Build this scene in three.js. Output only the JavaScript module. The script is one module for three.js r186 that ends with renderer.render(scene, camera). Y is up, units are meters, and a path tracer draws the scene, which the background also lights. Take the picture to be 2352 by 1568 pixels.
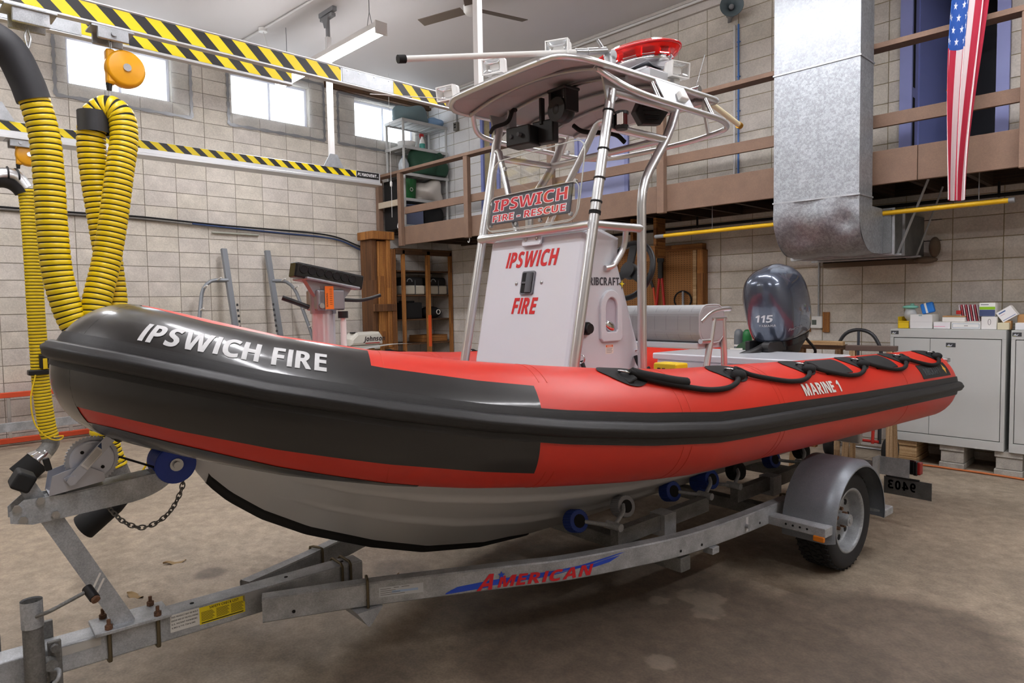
import * as THREE from 'three';
import { RoundedBoxGeometry } from 'three/addons/geometries/RoundedBoxGeometry.js';
import { TextGeometry } from 'three/addons/geometries/TextGeometry.js';
import { FontLoader } from 'three/addons/loaders/FontLoader.js';
import { TessellateModifier } from 'three/addons/modifiers/TessellateModifier.js';
import { mergeGeometries, mergeVertices, toCreasedNormals } from 'three/addons/utils/BufferGeometryUtils.js';
import { RectAreaLightUniformsLib } from 'three/addons/lights/RectAreaLightUniformsLib.js';

// ---------------------------------------------------------------- camera, sky, exposure
const scene = new THREE.Scene();
const camera = new THREE.PerspectiveCamera(2 * Math.atan(784 / 1555.08) * 180 / Math.PI, 2352 / 1568, 0.05, 100);
camera.rotation.order = 'YXZ';
camera.position.set(9.9294, 1.57, 7.6584);
camera.rotation.set(-0.0557, 0.79867, -0.0171);
scene.background = new THREE.Color(0.86, 0.93, 1.0);
scene.backgroundIntensity = 5.0;
const renderer = new THREE.WebGLRenderer({ antialias: true });
renderer.toneMapping = THREE.LinearToneMapping;
renderer.toneMappingExposure = 1.42;
renderer.shadowMap.enabled = true;
RectAreaLightUniformsLib.init();
const LAMP_POWER = 22;                                   // radiance of each strip lamp's light
// strip lamps hung over the garage: [x of the centre, z, along which axis they run]
const LAMPS = [[2.28, 3.33, 'x'], [6.95, 3.0, 'x'], [9.7, 2.8, 'x'], [2.3, 6.9, 'x'], [6.75, 6.7, 'x'], [9.4, 7.6, 'x'], [12.4, 4.2, 'z'], [3.4, 10.4, 'x']];

// ---------------------------------------------------------------- helpers
let seed = 12345;
const rnd = () => { seed = (seed * 1664525 + 1013904223) >>> 0; return seed / 4294967296; };
const rr = (a, b) => a + (b - a) * rnd();
const V = (x, y, z) => new THREE.Vector3(x, y, z);
const D = Math.PI / 180;
const font = await new FontLoader().loadAsync('fonts/droid/droid_sans_bold.typeface.json');
const taken = new Map();
function numbered(n) { const k = taken.get(n) || 0; taken.set(n, k + 1); return k ? n + '_' + String(k).padStart(3, '0') : n; }
function clean(g) {                                      // every geometry that is merged has position, normal, uv and no index
  let h = g.index ? g.toNonIndexed() : g;
  for (const k of Object.keys(h.attributes)) if (!['position', 'normal', 'uv', 'color'].includes(k)) h.deleteAttribute(k);
  if (!h.attributes.normal) h.computeVertexNormals();
  if (!h.attributes.uv) h.setAttribute('uv', new THREE.BufferAttribute(new Float32Array(h.attributes.position.count * 2), 2));
  h.morphAttributes = {};
  return h;
}
function join(list) { list = (Array.isArray(list) ? list : [list]).flat(3).map(clean); return list.length === 1 ? list[0] : mergeGeometries(list); }
function boxUV(g, ox = 0, oy = 0) {                      // uv in metres, from the side each face looks to
  g = clean(g); const p = g.attributes.position, n = g.attributes.normal, u = new Float32Array(p.count * 2);
  for (let i = 0; i < p.count; i += 3) {
    let a = [0, 0, 0]; for (let k = 0; k < 3; k++) { a[0] += Math.abs(n.getX(i + k)); a[1] += Math.abs(n.getY(i + k)); a[2] += Math.abs(n.getZ(i + k)); }
    const m = a.indexOf(Math.max(...a));
    for (let k = 0; k < 3; k++) { const x = p.getX(i + k), y = p.getY(i + k), z = p.getZ(i + k); u[2 * (i + k)] = (m === 0 ? z : x) + ox; u[2 * (i + k) + 1] = (m === 1 ? z : y) + oy; }
  }
  g.setAttribute('uv', new THREE.BufferAttribute(u, 2)); return g;
}
function mesh(name, geos, mat, parent) {
  const g = mat.userData.metric ? boxUV(join(geos), rnd() * 3, rnd() * 3) : join(geos);
  const m = new THREE.Mesh(g, mat); m.name = parent ? name : numbered(name); m.castShadow = m.receiveShadow = true;
  (parent || scene).add(m); return m;
}
const part = (parent, name, geos, mat, label) => { const m = mesh(name, geos, mat, parent); if (label) m.userData.label = label; return m; };
function tag(o, label, category, group, kind) { o.userData.label = label; o.userData.category = category; if (group) o.userData.group = group; if (kind) o.userData.kind = kind; return o; }
function thing(name, label, category, pos = [0, 0, 0], turn = 0, group) {
  const o = new THREE.Group(); o.name = numbered(name); o.position.set(...pos); o.rotation.y = turn; scene.add(o); return tag(o, label, category, group);
}
function sub(parent, name, label) { const o = new THREE.Group(); o.name = name; if (label) o.userData.label = label; parent.add(o); return o; }
function structure(name, geos, mat, label) { const m = mesh(name, geos, mat); m.userData.kind = 'structure'; m.userData.label = label; return m; }
// --- shapes
function place(g, [x, y, z] = [0, 0, 0], [rx, ry, rz] = [0, 0, 0]) { if (rx) g.rotateX(rx); if (rz) g.rotateZ(rz); if (ry) g.rotateY(ry); g.translate(x, y, z); return g; }
const box = (w, h, d, pos, rot) => place(new THREE.BoxGeometry(w, h, d), pos, rot);
const span = (x0, x1, y0, y1, z0, z1) => box(x1 - x0, y1 - y0, z1 - z0, [(x0 + x1) / 2, (y0 + y1) / 2, (z0 + z1) / 2]);
const rbox = (w, h, d, r, pos, rot, seg = 2) => place(new RoundedBoxGeometry(w, h, d, seg, Math.min(r, w / 2.01, h / 2.01, d / 2.01)), pos, rot);
const rspan = (x0, x1, y0, y1, z0, z1, r = 0.004, seg = 1) => rbox(x1 - x0, y1 - y0, z1 - z0, r, [(x0 + x1) / 2, (y0 + y1) / 2, (z0 + z1) / 2], [0, 0, 0], seg);
const cyl = (r0, r1, h, pos, rot, n = 20, open = false) => place(new THREE.CylinderGeometry(r0, r1, h, n, 1, open), pos, rot);
const ball = (r, pos, sc = [1, 1, 1], n = 16) => { const g = new THREE.SphereGeometry(r, n, Math.max(8, n * 0.6 | 0)); g.scale(...sc); g.translate(...pos); return g; };
const torus = (R, r, pos, rot, n = 24, arc = Math.PI * 2, m = 8) => place(new THREE.TorusGeometry(R, r, m, n, arc), pos, rot);
const lathe = (pts, pos, rot, n = 24) => place(new THREE.LatheGeometry(pts.map(([x, y]) => new THREE.Vector2(x, y)), n), pos, rot);
function rod(a, b, r, n = 10) {                          // straight round bar from a to b
  const A = V(...a), B = V(...b), L = A.distanceTo(B), g = new THREE.CylinderGeometry(r, r, L, n);
  g.applyQuaternion(new THREE.Quaternion().setFromUnitVectors(V(0, 1, 0), B.clone().sub(A).normalize())); g.translate(...A.add(B).multiplyScalar(0.5).toArray()); return g;
}
function bar(a, b, w, h, roll = 0) {                     // straight rectangular bar from a to b, h measured upwards
  const A = V(...a), B = V(...b), d = B.clone().sub(A), L = d.length(); d.normalize();
  const up = Math.abs(d.y) > 0.98 ? V(1, 0, 0) : V(0, 1, 0), x = up.clone().cross(d).normalize(), y = d.clone().cross(x);
  const g = new THREE.BoxGeometry(w, h, L); if (roll) g.rotateZ(roll);
  g.applyMatrix4(new THREE.Matrix4().makeBasis(x, y, d)); g.translate(...A.add(B).multiplyScalar(0.5).toArray()); return g;
}
function bend(points, rad) {                             // polyline with rounded corners, as dense points
  const P = points.map(p => V(...p)), out = [P[0]];
  for (let i = 1; i < P.length - 1; i++) {
    const a = P[i - 1].clone().sub(P[i]), b = P[i + 1].clone().sub(P[i]), r = Math.min(rad, a.length() * 0.48, b.length() * 0.48);
    const p0 = P[i].clone().addScaledVector(a.normalize(), r), p2 = P[i].clone().addScaledVector(b.normalize(), r);
    for (let k = 0; k <= 6; k++) { const t = k / 6; out.push(p0.clone().multiplyScalar((1 - t) ** 2).addScaledVector(P[i], 2 * t * (1 - t)).addScaledVector(p2, t * t)); }
  }
  out.push(P[P.length - 1]); return out;
}
class Poly extends THREE.Curve {
  constructor(p) { super(); this.p = p; this.l = [0]; for (let i = 1; i < p.length; i++) this.l.push(this.l[i - 1] + p[i].distanceTo(p[i - 1])); this.arcLengthDivisions = 4; }
  getPoint(t, o = V(0, 0, 0)) { const L = this.l[this.l.length - 1] * t; let i = 1; while (i < this.p.length - 1 && this.l[i] < L) i++; const k = (L - this.l[i - 1]) / (this.l[i] - this.l[i - 1] || 1); return o.copy(this.p[i - 1]).lerp(this.p[i], Math.min(1, Math.max(0, k))); }
  getPointAt(t, o) { return this.getPoint(t, o); }
}
function pipe(points, r, { rad = 0.06, n = 8, seg, smooth = false, closed = false } = {}) {
  const c = smooth ? new THREE.CatmullRomCurve3(points.map(p => V(...p)), closed, 'centripetal') : new Poly(bend(points, rad));
  const s = seg || (smooth ? points.length * 8 : Math.max(4, (points.length - 2) * 9 + 2));
  const g = [new THREE.TubeGeometry(c, s, r, n, closed)];
  if (!closed) for (const t of [0, 1]) { const p = c.getPoint(t), d = c.getPoint(t ? 0.995 : 0.005).sub(p); const k = new THREE.CircleGeometry(r, n); k.applyQuaternion(new THREE.Quaternion().setFromUnitVectors(V(0, 0, 1), d.normalize().negate())); k.translate(p.x, p.y, p.z); g.push(k); }
  return join(g);
}
function prism(pts, depth, bevel = 0) {                  // outline in xy, extruded along z and centred
  const s = new THREE.Shape(pts.map(([x, y]) => new THREE.Vector2(x, y)));
  const g = new THREE.ExtrudeGeometry(s, { depth: depth - 2 * bevel, bevelEnabled: bevel > 0, bevelThickness: bevel, bevelSize: bevel, bevelOffset: -bevel, bevelSegments: 2, curveSegments: 12 });
  g.translate(0, 0, -depth / 2 + bevel); return g;
}
function rrect(w, h, r, n = 6) { const o = []; for (const [cx, cy, a] of [[w / 2 - r, h / 2 - r, 0], [-w / 2 + r, h / 2 - r, 90], [-w / 2 + r, -h / 2 + r, 180], [w / 2 - r, -h / 2 + r, 270]]) for (let k = 0; k <= n; k++) { const t = (a + 90 * k / n) * D; o.push([cx + r * Math.cos(t), cy + r * Math.sin(t)]); } return o; }
function text(str, size, depth, shear = 0, track = 0, wide = 1) {   // lettering, left edge at 0, baseline at 0
  let x = 0; const gs = [];
  for (const ch of str) {
    if (ch === ' ') { x += size * 0.42; continue; }
    const g = ch === 'I' ? new THREE.BoxGeometry(size * 0.225, size * 0.98, depth).translate(0, size * 0.49, depth / 2) : new TextGeometry(ch, { font, size: size * 0.98, depth: depth * 0.8, curveSegments: 4, bevelEnabled: true, bevelSize: size * 0.014, bevelThickness: depth * 0.1, bevelSegments: 1 }); g.computeBoundingBox();
    const b = g.boundingBox; g.translate(x - b.min.x, 0, 0); x += (b.max.x - b.min.x) + size * 0.14 + track; gs.push(g);
  }
  const g = join(gs), p = g.attributes.position;
  for (let i = 0; i < p.count; i++) p.setX(i, p.getX(i) * wide + p.getY(i) * shear);
  g.userData.width = (x - size * 0.14 - track) * wide; return g;
}
function onto(g, o, ex, ey) {                            // put a geometry made in xy onto a plane with axes ex, ey
  const X = V(...ex).normalize(), Y = V(...ey).normalize(); g.applyMatrix4(new THREE.Matrix4().makeBasis(X, Y, X.clone().cross(Y)).setPosition(V(...o))); return g;
}
function grid(nu, nv, f, closeU = false) {               // surface from f(i / nu, j / nv) -> [x, y, z]
  const pos = [], uv = [], idx = [];
  for (let j = 0; j <= nv; j++) for (let i = 0; i <= nu; i++) { pos.push(...f(i / nu, j / nv)); uv.push(i / nu, j / nv); }
  for (let j = 0; j < nv; j++) for (let i = 0; i < nu; i++) { const a = j * (nu + 1) + i, b = a + 1, c = a + nu + 1, d = c + 1; idx.push(a, b, d, a, d, c); }
  const g = new THREE.BufferGeometry(); g.setAttribute('position', new THREE.Float32BufferAttribute(pos, 3)); g.setAttribute('uv', new THREE.Float32BufferAttribute(uv, 2)); g.setIndex(idx); g.computeVertexNormals(); return g;
}
const lerpT = (tab, x, k) => { if (x <= tab[0][0]) return tab[0][k]; for (let i = 1; i < tab.length; i++) if (x <= tab[i][0]) { const t = (x - tab[i - 1][0]) / (tab[i][0] - tab[i - 1][0]); return tab[i - 1][k] + (tab[i][k] - tab[i - 1][k]) * t; } return tab[tab.length - 1][k]; };
const lerp = (a, b, t) => a + (b - a) * t, smooth = t => t * t * (3 - 2 * t), clamp = (x, a, b) => Math.min(b, Math.max(a, x));

// ---------------------------------------------------------------- textures (what surfaces are made of)
function noiseField(n, cells, sd) {                      // tiling value noise, 0..1
  let s = sd >>> 0; const r = () => { s = (s * 1664525 + 1013904223) >>> 0; return s / 4294967296; };
  const g = new Float32Array(cells * cells); for (let i = 0; i < g.length; i++) g[i] = r();
  const o = new Float32Array(n * n);
  for (let y = 0; y < n; y++) for (let x = 0; x < n; x++) {
    const fx = x / n * cells, fy = y / n * cells, ix = fx | 0, iy = fy | 0, tx = smooth(fx - ix), ty = smooth(fy - iy), jx = (ix + 1) % cells, jy = (iy + 1) % cells;
    o[y * n + x] = lerp(lerp(g[iy * cells + ix], g[iy * cells + jx], tx), lerp(g[jy * cells + ix], g[jy * cells + jx], tx), ty);
  }
  return o;
}
function fbm(n, cells, oct, sd, gain = 0.5) { const o = new Float32Array(n * n); let a = 1, t = 0; for (let k = 0; k < oct; k++) { const f = noiseField(n, Math.min(n, cells << k), sd + 77 * k); for (let i = 0; i < o.length; i++) o[i] += a * f[i]; t += a; a *= gain; } for (let i = 0; i < o.length; i++) o[i] /= t; return o; }
function tex(n, f, metres = 1, srgb = true) {            // f(i, x, y) -> [r, g, b] 0..255
  const d = new Uint8Array(n * n * 4);
  for (let i = 0; i < n * n; i++) { const c = f(i, i % n, i / n | 0); d[4 * i] = clamp(c[0], 0, 255); d[4 * i + 1] = clamp(c[1], 0, 255); d[4 * i + 2] = clamp(c[2], 0, 255); d[4 * i + 3] = 255; }
  const t = new THREE.DataTexture(d, n, n); t.wrapS = t.wrapT = THREE.RepeatWrapping; t.magFilter = THREE.LinearFilter; t.minFilter = THREE.LinearMipmapLinearFilter; t.generateMipmaps = true; if (srgb) t.colorSpace = THREE.SRGBColorSpace; t.repeat.set(1 / metres, 1 / metres); t.needsUpdate = true; return t;
}
function canvasTex(w, h, draw) { const c = document.createElement('canvas'); c.width = w; c.height = h; const g = c.getContext('2d'); draw(g, w, h); const t = new THREE.CanvasTexture(c); t.colorSpace = THREE.SRGBColorSpace; t.anisotropy = 8; return t; }
const mat = (color, rough = 0.6, metal = 0, extra = {}) => new THREE.MeshStandardMaterial({ color, roughness: rough, metalness: metal, ...extra });
const phys = (o) => new THREE.MeshPhysicalMaterial(o);
const metric = m => { m.userData.metric = true; return m; };
const printed = (w, h, draw, rough = 0.5) => new THREE.MeshStandardMaterial({ map: canvasTex(w, h, draw), roughness: rough });

const nA = fbm(512, 8, 6, 11), nB = fbm(512, 32, 4, 23), nC = fbm(512, 3, 4, 37), nD = fbm(512, 128, 2, 51), nE = fbm(1024, 4, 7, 91, 0.56), nF = fbm(1024, 128, 3, 17);
const bumpFine = tex(512, i => { const v = 255 * nB[i]; return [v, v, v]; }, 0.5, false);
function grained(base, amp, fine, metres, extra = {}, rough = 0.85, metal = 0) {   // mottled stone, paint or metal
  const map = tex(512, i => { const k = (nA[i] - 0.5) * amp + (nD[i] - 0.5) * fine; return base.map(c => c * (1 + k)); }, metres);
  return metric(new THREE.MeshStandardMaterial({ map, roughness: rough, metalness: metal, ...extra }));
}
function wood(base, dark, metres = 0.9, rough = 0.75, upright = false) {  // grain along the u direction, or along v for upright boards
  const map = tex(512, (i, x, y) => { if (upright) [x, y] = [y, x]; const w = nA[((y * 2) % 512) * 512 + (x >> 3)], st = nB[((y * 3) % 512) * 512 + (x >> 4)]; const k = clamp(0.5 * w + 0.5 * st + (nD[i] - 0.5) * 0.15, 0, 1); return base.map((c, j) => lerp(dark[j], c, smooth(clamp((k - 0.25) * 2, 0, 1)))); }, metres);
  return metric(new THREE.MeshStandardMaterial({ map, roughness: rough }));
}
const M = {};
M.black = mat(0x141416, 0.45); M.blackMatte = mat(0x101011, 0.85); M.rubber = mat(0x1b1b1c, 0.8); M.blackGloss = mat(0x121214, 0.2);
M.white = mat(0xe9e9e6, 0.45); M.whitePaint = mat(0xdedddb, 0.6); M.steel = mat(0xb9bbbd, 0.3, 1); M.chrome = mat(0xdcdde0, 0.12, 1); M.alu = mat(0xdfe1e3, 0.33, 1); M.aluDull = mat(0xb4b6b9, 0.42, 1);
M.brass = mat(0xb98f3c, 0.3, 1); M.rust = grained([112, 82, 62], 0.6, 0.5, 0.3, {}, 0.85, 0.2); M.bronze = mat(0x6f6550, 0.5, 0.8);
M.galv = grained([172, 176, 180], 0.34, 0.2, 0.45, { bumpMap: bumpFine, bumpScale: 0.0006 }, 0.5, 0.3);
M.galvDark = grained([122, 122, 120], 0.45, 0.25, 0.6, {}, 0.6, 0.35);
M.brownPaint = grained([126, 101, 84], 0.12, 0.1, 0.8, {}, 0.7);
M.timber = wood([170, 118, 58], [108, 66, 28]); M.timberDark = wood([112, 78, 46], [62, 40, 22]); M.timberV = wood([186, 128, 62], [122, 76, 34], 0.9, 0.75, true); M.timberDarkV = wood([124, 84, 48], [74, 46, 24], 0.9, 0.75, true); M.paleWoodV = wood([188, 160, 124], [132, 104, 72], 0.9, 0.75, true); M.timberOrange = mat(0xe2571a, 0.6); M.paleWood = wood([206, 178, 138], [150, 118, 78]); M.joist = wood([74, 54, 38], [42, 30, 21]);
M.red = mat(0xb5201c, 0.45); M.blue = mat(0x1c4f9c, 0.5); M.yellow = mat(0xe6c314, 0.5); M.orange = mat(0xd8502a, 0.55); M.green = mat(0x1f5a32, 0.5);
M.paper = mat(0xe6e4df, 0.8); M.card = mat(0xb98e5f, 0.85); M.grey = mat(0x8a8c8f, 0.55); M.darkGrey = mat(0x3c3e41, 0.55);
M.purple = mat(0x8f97cf, 0.45); M.purpleDeep = mat(0x7f8ac6, 0.45);

// ---------------------------------------------------------------- the room
const RX = 14, RZ = 12.5, RY = 5.28;
{
  const n = 2048, blot = (x, z, cx, cz, r) => Math.hypot(x - cx, z - cz) / r;
  const map = tex(n, (i, px, py) => {
    const x = px / n * RX, z = py / n * RZ;
    const q = (s, t) => nE[((z * s * 73) & 1023) * 1024 + ((x * t * 73) & 1023)];
    const a = q(1, 1), b = nF[(py & 1023) * 1024 + (px & 1023)], c = nE[((py * 2) & 1023) * 1024 + ((px * 2) & 1023)], w = q(2.2, 2.7);
    let k = 1 + (a - 0.5) * 0.3 + (b - 0.5) * 0.26 + (c - 0.5) * 0.2 + (rnd() - 0.5) * 0.16;
    let col = [152 * k, 138 * k, 120 * k];
    // oil and tyre stains: blotches with ragged outlines
    let st = 0;
    for (const [cx, cz, r, s] of [[7.6, 4.9, 1.0, 0.55], [8.4, 4.8, 0.9, 0.6], [8.7, 5.6, 1.0, 0.6], [8.0, 5.6, 0.7, 0.5], [8.9, 4.2, 0.8, 0.5], [7.6, 6.2, 0.5, 0.3], [8.2, 3.4, 0.6, 0.5], [5.83, 6.2, 0.13, 0.5], [6.6, 5.4, 0.25, 0.3], [9.4, 5.2, 0.9, 0.5]]) st = Math.max(st, s * smooth(clamp((1 - blot(x, z, cx, cz, r) + (w - 0.5) * 1.9 + (a - 0.5) * 0.9) * 2.2, 0, 1)));
    col = col.map((v, j) => lerp(v, [70, 60, 52][j] * k, st));
    // pale worn patches where sealer flaked off
    let pl = 0;
    for (const [cx, cz, r] of [[8.1, 4.5, 0.1], [8.2, 4.62, 0.07], [8.3, 5.2, 0.06], [8.36, 5.45, 0.06], [7.95, 4.7, 0.05]]) pl = Math.max(pl, smooth(clamp((1 - blot(x, z, cx, cz, r) + (w - 0.5) * 2.4 + (b - 0.5)) * 3, 0, 1)));
    return col.map((v, j) => lerp(v, [168, 158, 142][j] * (0.9 + 0.2 * b), pl * 0.35));
  });
  map.repeat.set(1, 1);
  const rough = tex(512, i => { const v = 150 + 90 * nA[i]; return [v, v, v]; }, 2, false); rough.repeat.set(6, 5);
  const fm = new THREE.MeshStandardMaterial({ map, roughnessMap: rough, roughness: 0.85, bumpMap: (() => { const b = bumpFine.clone(); b.repeat.set(26, 24); return b; })(), bumpScale: 0.0012 });
  const g = clean(span(-0.3, RX + 0.3, -0.2, 0, -0.3, RZ + 0.3)), p = g.attributes.position, u = g.attributes.uv;
  for (let i = 0; i < p.count; i++) u.setXY(i, p.getX(i) / RX, p.getZ(i) / RZ);
  structure('floor', g, fm, 'worn beige concrete floor with dark oil stains under the trailer');
}
{
  const cm = mat(0xdad7d6, 0.9);
  structure('ceiling', span(-0.3, RX + 0.3, RY, RY + 0.15, -0.3, RZ + 0.3), cm, 'plain white painted ceiling');
}
const BLK = [208, 202, 192];
const blockMats = [0, 1, 2, 3, 4].map(k => grained(BLK.map((c, j) => c * [1, 0.984, 1.014, 0.992, 1.006][k] * (1 - (j === 2 ? 0.005 * (k - 2) : 0))), 0.16, 0.12, 1.3, { bumpMap: bumpFine, bumpScale: 0.0014 }, 0.9));
const whiteBlock = grained([226, 226, 226], 0.06, 0.05, 1.3, { bumpMap: bumpFine, bumpScale: 0.001 }, 0.75);
const mortarA = grained([148, 140, 128], 0.25, 0.2, 0.8, {}, 0.95), mortarB = grained([160, 148, 118], 0.25, 0.2, 0.8, {}, 0.95);
const BW = 0.4064, BH = 0.2032, J = 0.0085;
// one wall of stack-bonded blocks. along: coordinate along the wall, y up; put(a0, a1, y0, y1, x0, x1) makes a box with depth x0..x1
function blockWall(name, label, mortar, put, cells, materialOf, keep) {
  const w = structure(name, cells.back.map(([a0, a1, y0, y1]) => put(a0, a1, y0, y1, -0.2, -0.006)), mortar, label);
  const pool = new Map(), rest = []; let made = 0;
  for (const [a0, a1, y0, y1, tag_] of cells.blocks) {
    const W = a1 - a0 - J, H = y1 - y0 - J; if (W < 0.03 || H < 0.03) continue;
    const m = materialOf(a0, y0, tag_);
    if (!keep(a0, a1, y0, y1) || made >= 300) { rest.push(put(a0 + J / 2, a1 - J / 2, y0 + J / 2, y1 - J / 2, -0.03, 0)); continue; }
    const variant = made % 7, key = W.toFixed(3) + '_' + H.toFixed(3) + '_' + variant;
    if (!pool.has(key)) pool.set(key, boxUV(put(-W / 2, W / 2, -H / 2, H / 2, -0.03, rr(-0.0012, 0.0012)), variant * 0.37, variant * 0.53));
    const b = new THREE.Mesh(pool.get(key), m); b.name = made ? 'concrete_block_' + String(made).padStart(3, '0') : 'concrete_block'; b.castShadow = b.receiveShadow = true;
    const c = put((a0 + a1) / 2, (a0 + a1) / 2 + 1e-4, (y0 + y1) / 2, (y0 + y1) / 2 + 1e-4, 0, 1e-4); c.computeBoundingBox(); const q = c.boundingBox.min; b.position.set(Math.abs(q.x) < 2e-4 ? 0 : q.x, q.y, Math.abs(q.z) < 2e-4 ? 0 : q.z);
    w.add(b); made++;
  }
  if (rest.length) { const s = part(w, 'concrete_blocks', rest, blockMats[0]); s.userData.kind = 'stuff'; }
  return w;
}
const WINS = [[4.374, 5.593], [2.342, 3.561], [0.31, 1.529]], WY0 = 4.388, WY1 = 4.998;
{ // left wall at x = 0
  const blocks = [], zs = [0, 0.31]; while (zs[zs.length - 1] < 7.3) zs.push(zs[zs.length - 1] + BW);
  const ys = [0, 0.121]; while (ys[ys.length - 1] < RY - 0.1) ys.push(ys[ys.length - 1] + BH); ys[ys.length - 1] = RY;
  for (let r = 0; r < ys.length - 1; r++) for (let c = 0; c < zs.length - 1; c++) {
    const a0 = zs[c], a1 = zs[c + 1], y0 = ys[r], y1 = ys[r + 1], ym = (y0 + y1) / 2, am = (a0 + a1) / 2;
    if (ym > WY0 && ym < WY1 && WINS.some(([p, q]) => am > p && am < q)) continue;
    blocks.push([a0, a1, y0, y1]);
  }
  const back = [[-0.3, 0.31, 0, RY], [1.529, 2.342, 0, RY], [3.561, 4.374, 0, RY], [5.593, RZ + 0.3, 0, RY], ...WINS.flatMap(([a, b]) => [[a, b, 0, WY0], [a, b, WY1, RY]])];
  const w = blockWall('wall_left', 'grey painted stack-bonded concrete block wall with three high windows', mortarA, (a0, a1, y0, y1, x0, x1) => span(x0, x1, y0, y1, a0, a1), { blocks, back }, () => blockMats[rnd() * 5 | 0],
    (a0, a1, y0, y1) => a1 < 6.9 && y1 > 0.9 && !(a0 < 1.5 && y1 < 4.2) && !(a0 < 4.2 && y1 < 1.35) && y0 < 5.05);
}
{ // back wall at z = 0
  const blocks = [];
  const ys = [0, 0.0858]; while (ys[ys.length - 1] < 5.08) ys.push(ys[ys.length - 1] + BH);
  const door = (a, y) => y > 2.8 && y < 4.86 && ((a > 1.42 && a < 1.86) || (a > 3.46 && a < 4.4) || (a > 7.72 && a < 8.62));
  for (let r = 0; r < ys.length - 1; r++) {
    const up = ys[r] > 2.6, o = up ? 0.2928 : 0.0652, xs = [0, o]; while (xs[xs.length - 1] < 10.4) xs.push(xs[xs.length - 1] + BW);
    for (let c = 0; c < xs.length - 1; c++) {
      let a0 = xs[c], a1 = xs[c + 1]; const y0 = ys[r], y1 = ys[r + 1], ym = (y0 + y1) / 2;
      if (ym > 1.97 && ym < 2.4 && a0 > 6.9 && a1 < 8.1) continue;                 // the duct passes through here
      const cut = [[7.72, 8.62], [3.46, 4.4], [1.42, 1.86]].find(([p, q]) => ym > 2.8 && ym < 4.86 && a1 > p && a0 < q);
      if (cut) { if (a0 < cut[0] - 0.03) blocks.push([a0, cut[0], y0, y1]); if (a1 > cut[1] + 0.03) blocks.push([cut[1], a1, y0, y1]); continue; }
      blocks.push([a0, a1, y0, y1]);
    }
  }
  const back = [[-0.3, RX + 0.3, 0, 1.95], [-0.3, 6.9, 1.95, 2.42], [8.1, RX + 0.3, 1.95, 2.42], [-0.3, RX + 0.3, 2.42, 2.83], [-0.3, 7.72, 2.83, 4.86], [8.62, RX + 0.3, 2.83, 4.86], [-0.3, RX + 0.3, 4.86, RY]];
  blockWall('wall_back', 'cream painted stack-bonded concrete block wall behind the mezzanine', mortarB, (a0, a1, y0, y1, x0, x1) => span(a0, a1, y0, y1, x0, x1), { blocks, back }, (a, y) => a < 1.3 && y > 2.6 ? whiteBlock : blockMats[rnd() * 5 | 0],
    (a0, a1, y0, y1) => a1 < 9.6 && (y0 > 2.75 || (a0 > 4.9 && y1 > 1.2 && y0 < 2.5 && !(a0 < 7 && y1 < 1.0))) && !(a0 > 7.05 && a1 < 7.55 && y0 > 2.7) && !(a0 < 3.4 && a0 > 1.8 && y0 < 3.0) && !(a0 > 9.2 && y0 > 4.4));
  // the dark room behind the open doorway, and the wall round the duct's hole
  structure('trim_1', [span(-0.05, RX, 5.1, RY, 0.0, 0.045), rspan(-0.05, RX, 5.235, RY - 0.002, 0.0, 0.075, 0.01)], grained([196, 190, 184], 0.1, 0.08, 1, {}, 0.85), 'pale plaster band and moulding along the top of the back wall');
  structure('wall_room_behind', [span(7.3, 9.4, 2.7, 2.83, -2.4, -0.2), span(7.3, 9.4, 5.2, 5.3, -2.4, -0.2), span(7.2, 7.3, 2.7, 5.3, -2.4, -0.2), span(9.4, 9.5, 2.7, 5.3, -2.4, -0.2), span(7.2, 9.5, 2.7, 5.3, -2.5, -2.4)], mat(0x8c8f9a, 0.85), 'dim grey room behind the open mezzanine door');
}
structure('wall_right', span(RX, RX + 0.2, 0, RY, -0.3, RZ + 0.3), mat(0xc4bbae, 0.9), 'painted block wall on the right side');
structure('wall_front', span(-0.3, RX + 0.3, 0, RY, RZ, RZ + 0.2), mat(0xb9b2a6, 0.85), 'painted wall with the garage doors behind the camera');
structure('trim_2', [rspan(0.0, 0.09, 5.06, 5.2, 0.0, 2.08, 0.006)], M.timberDark, 'dark brown timber header above the last window');

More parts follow.
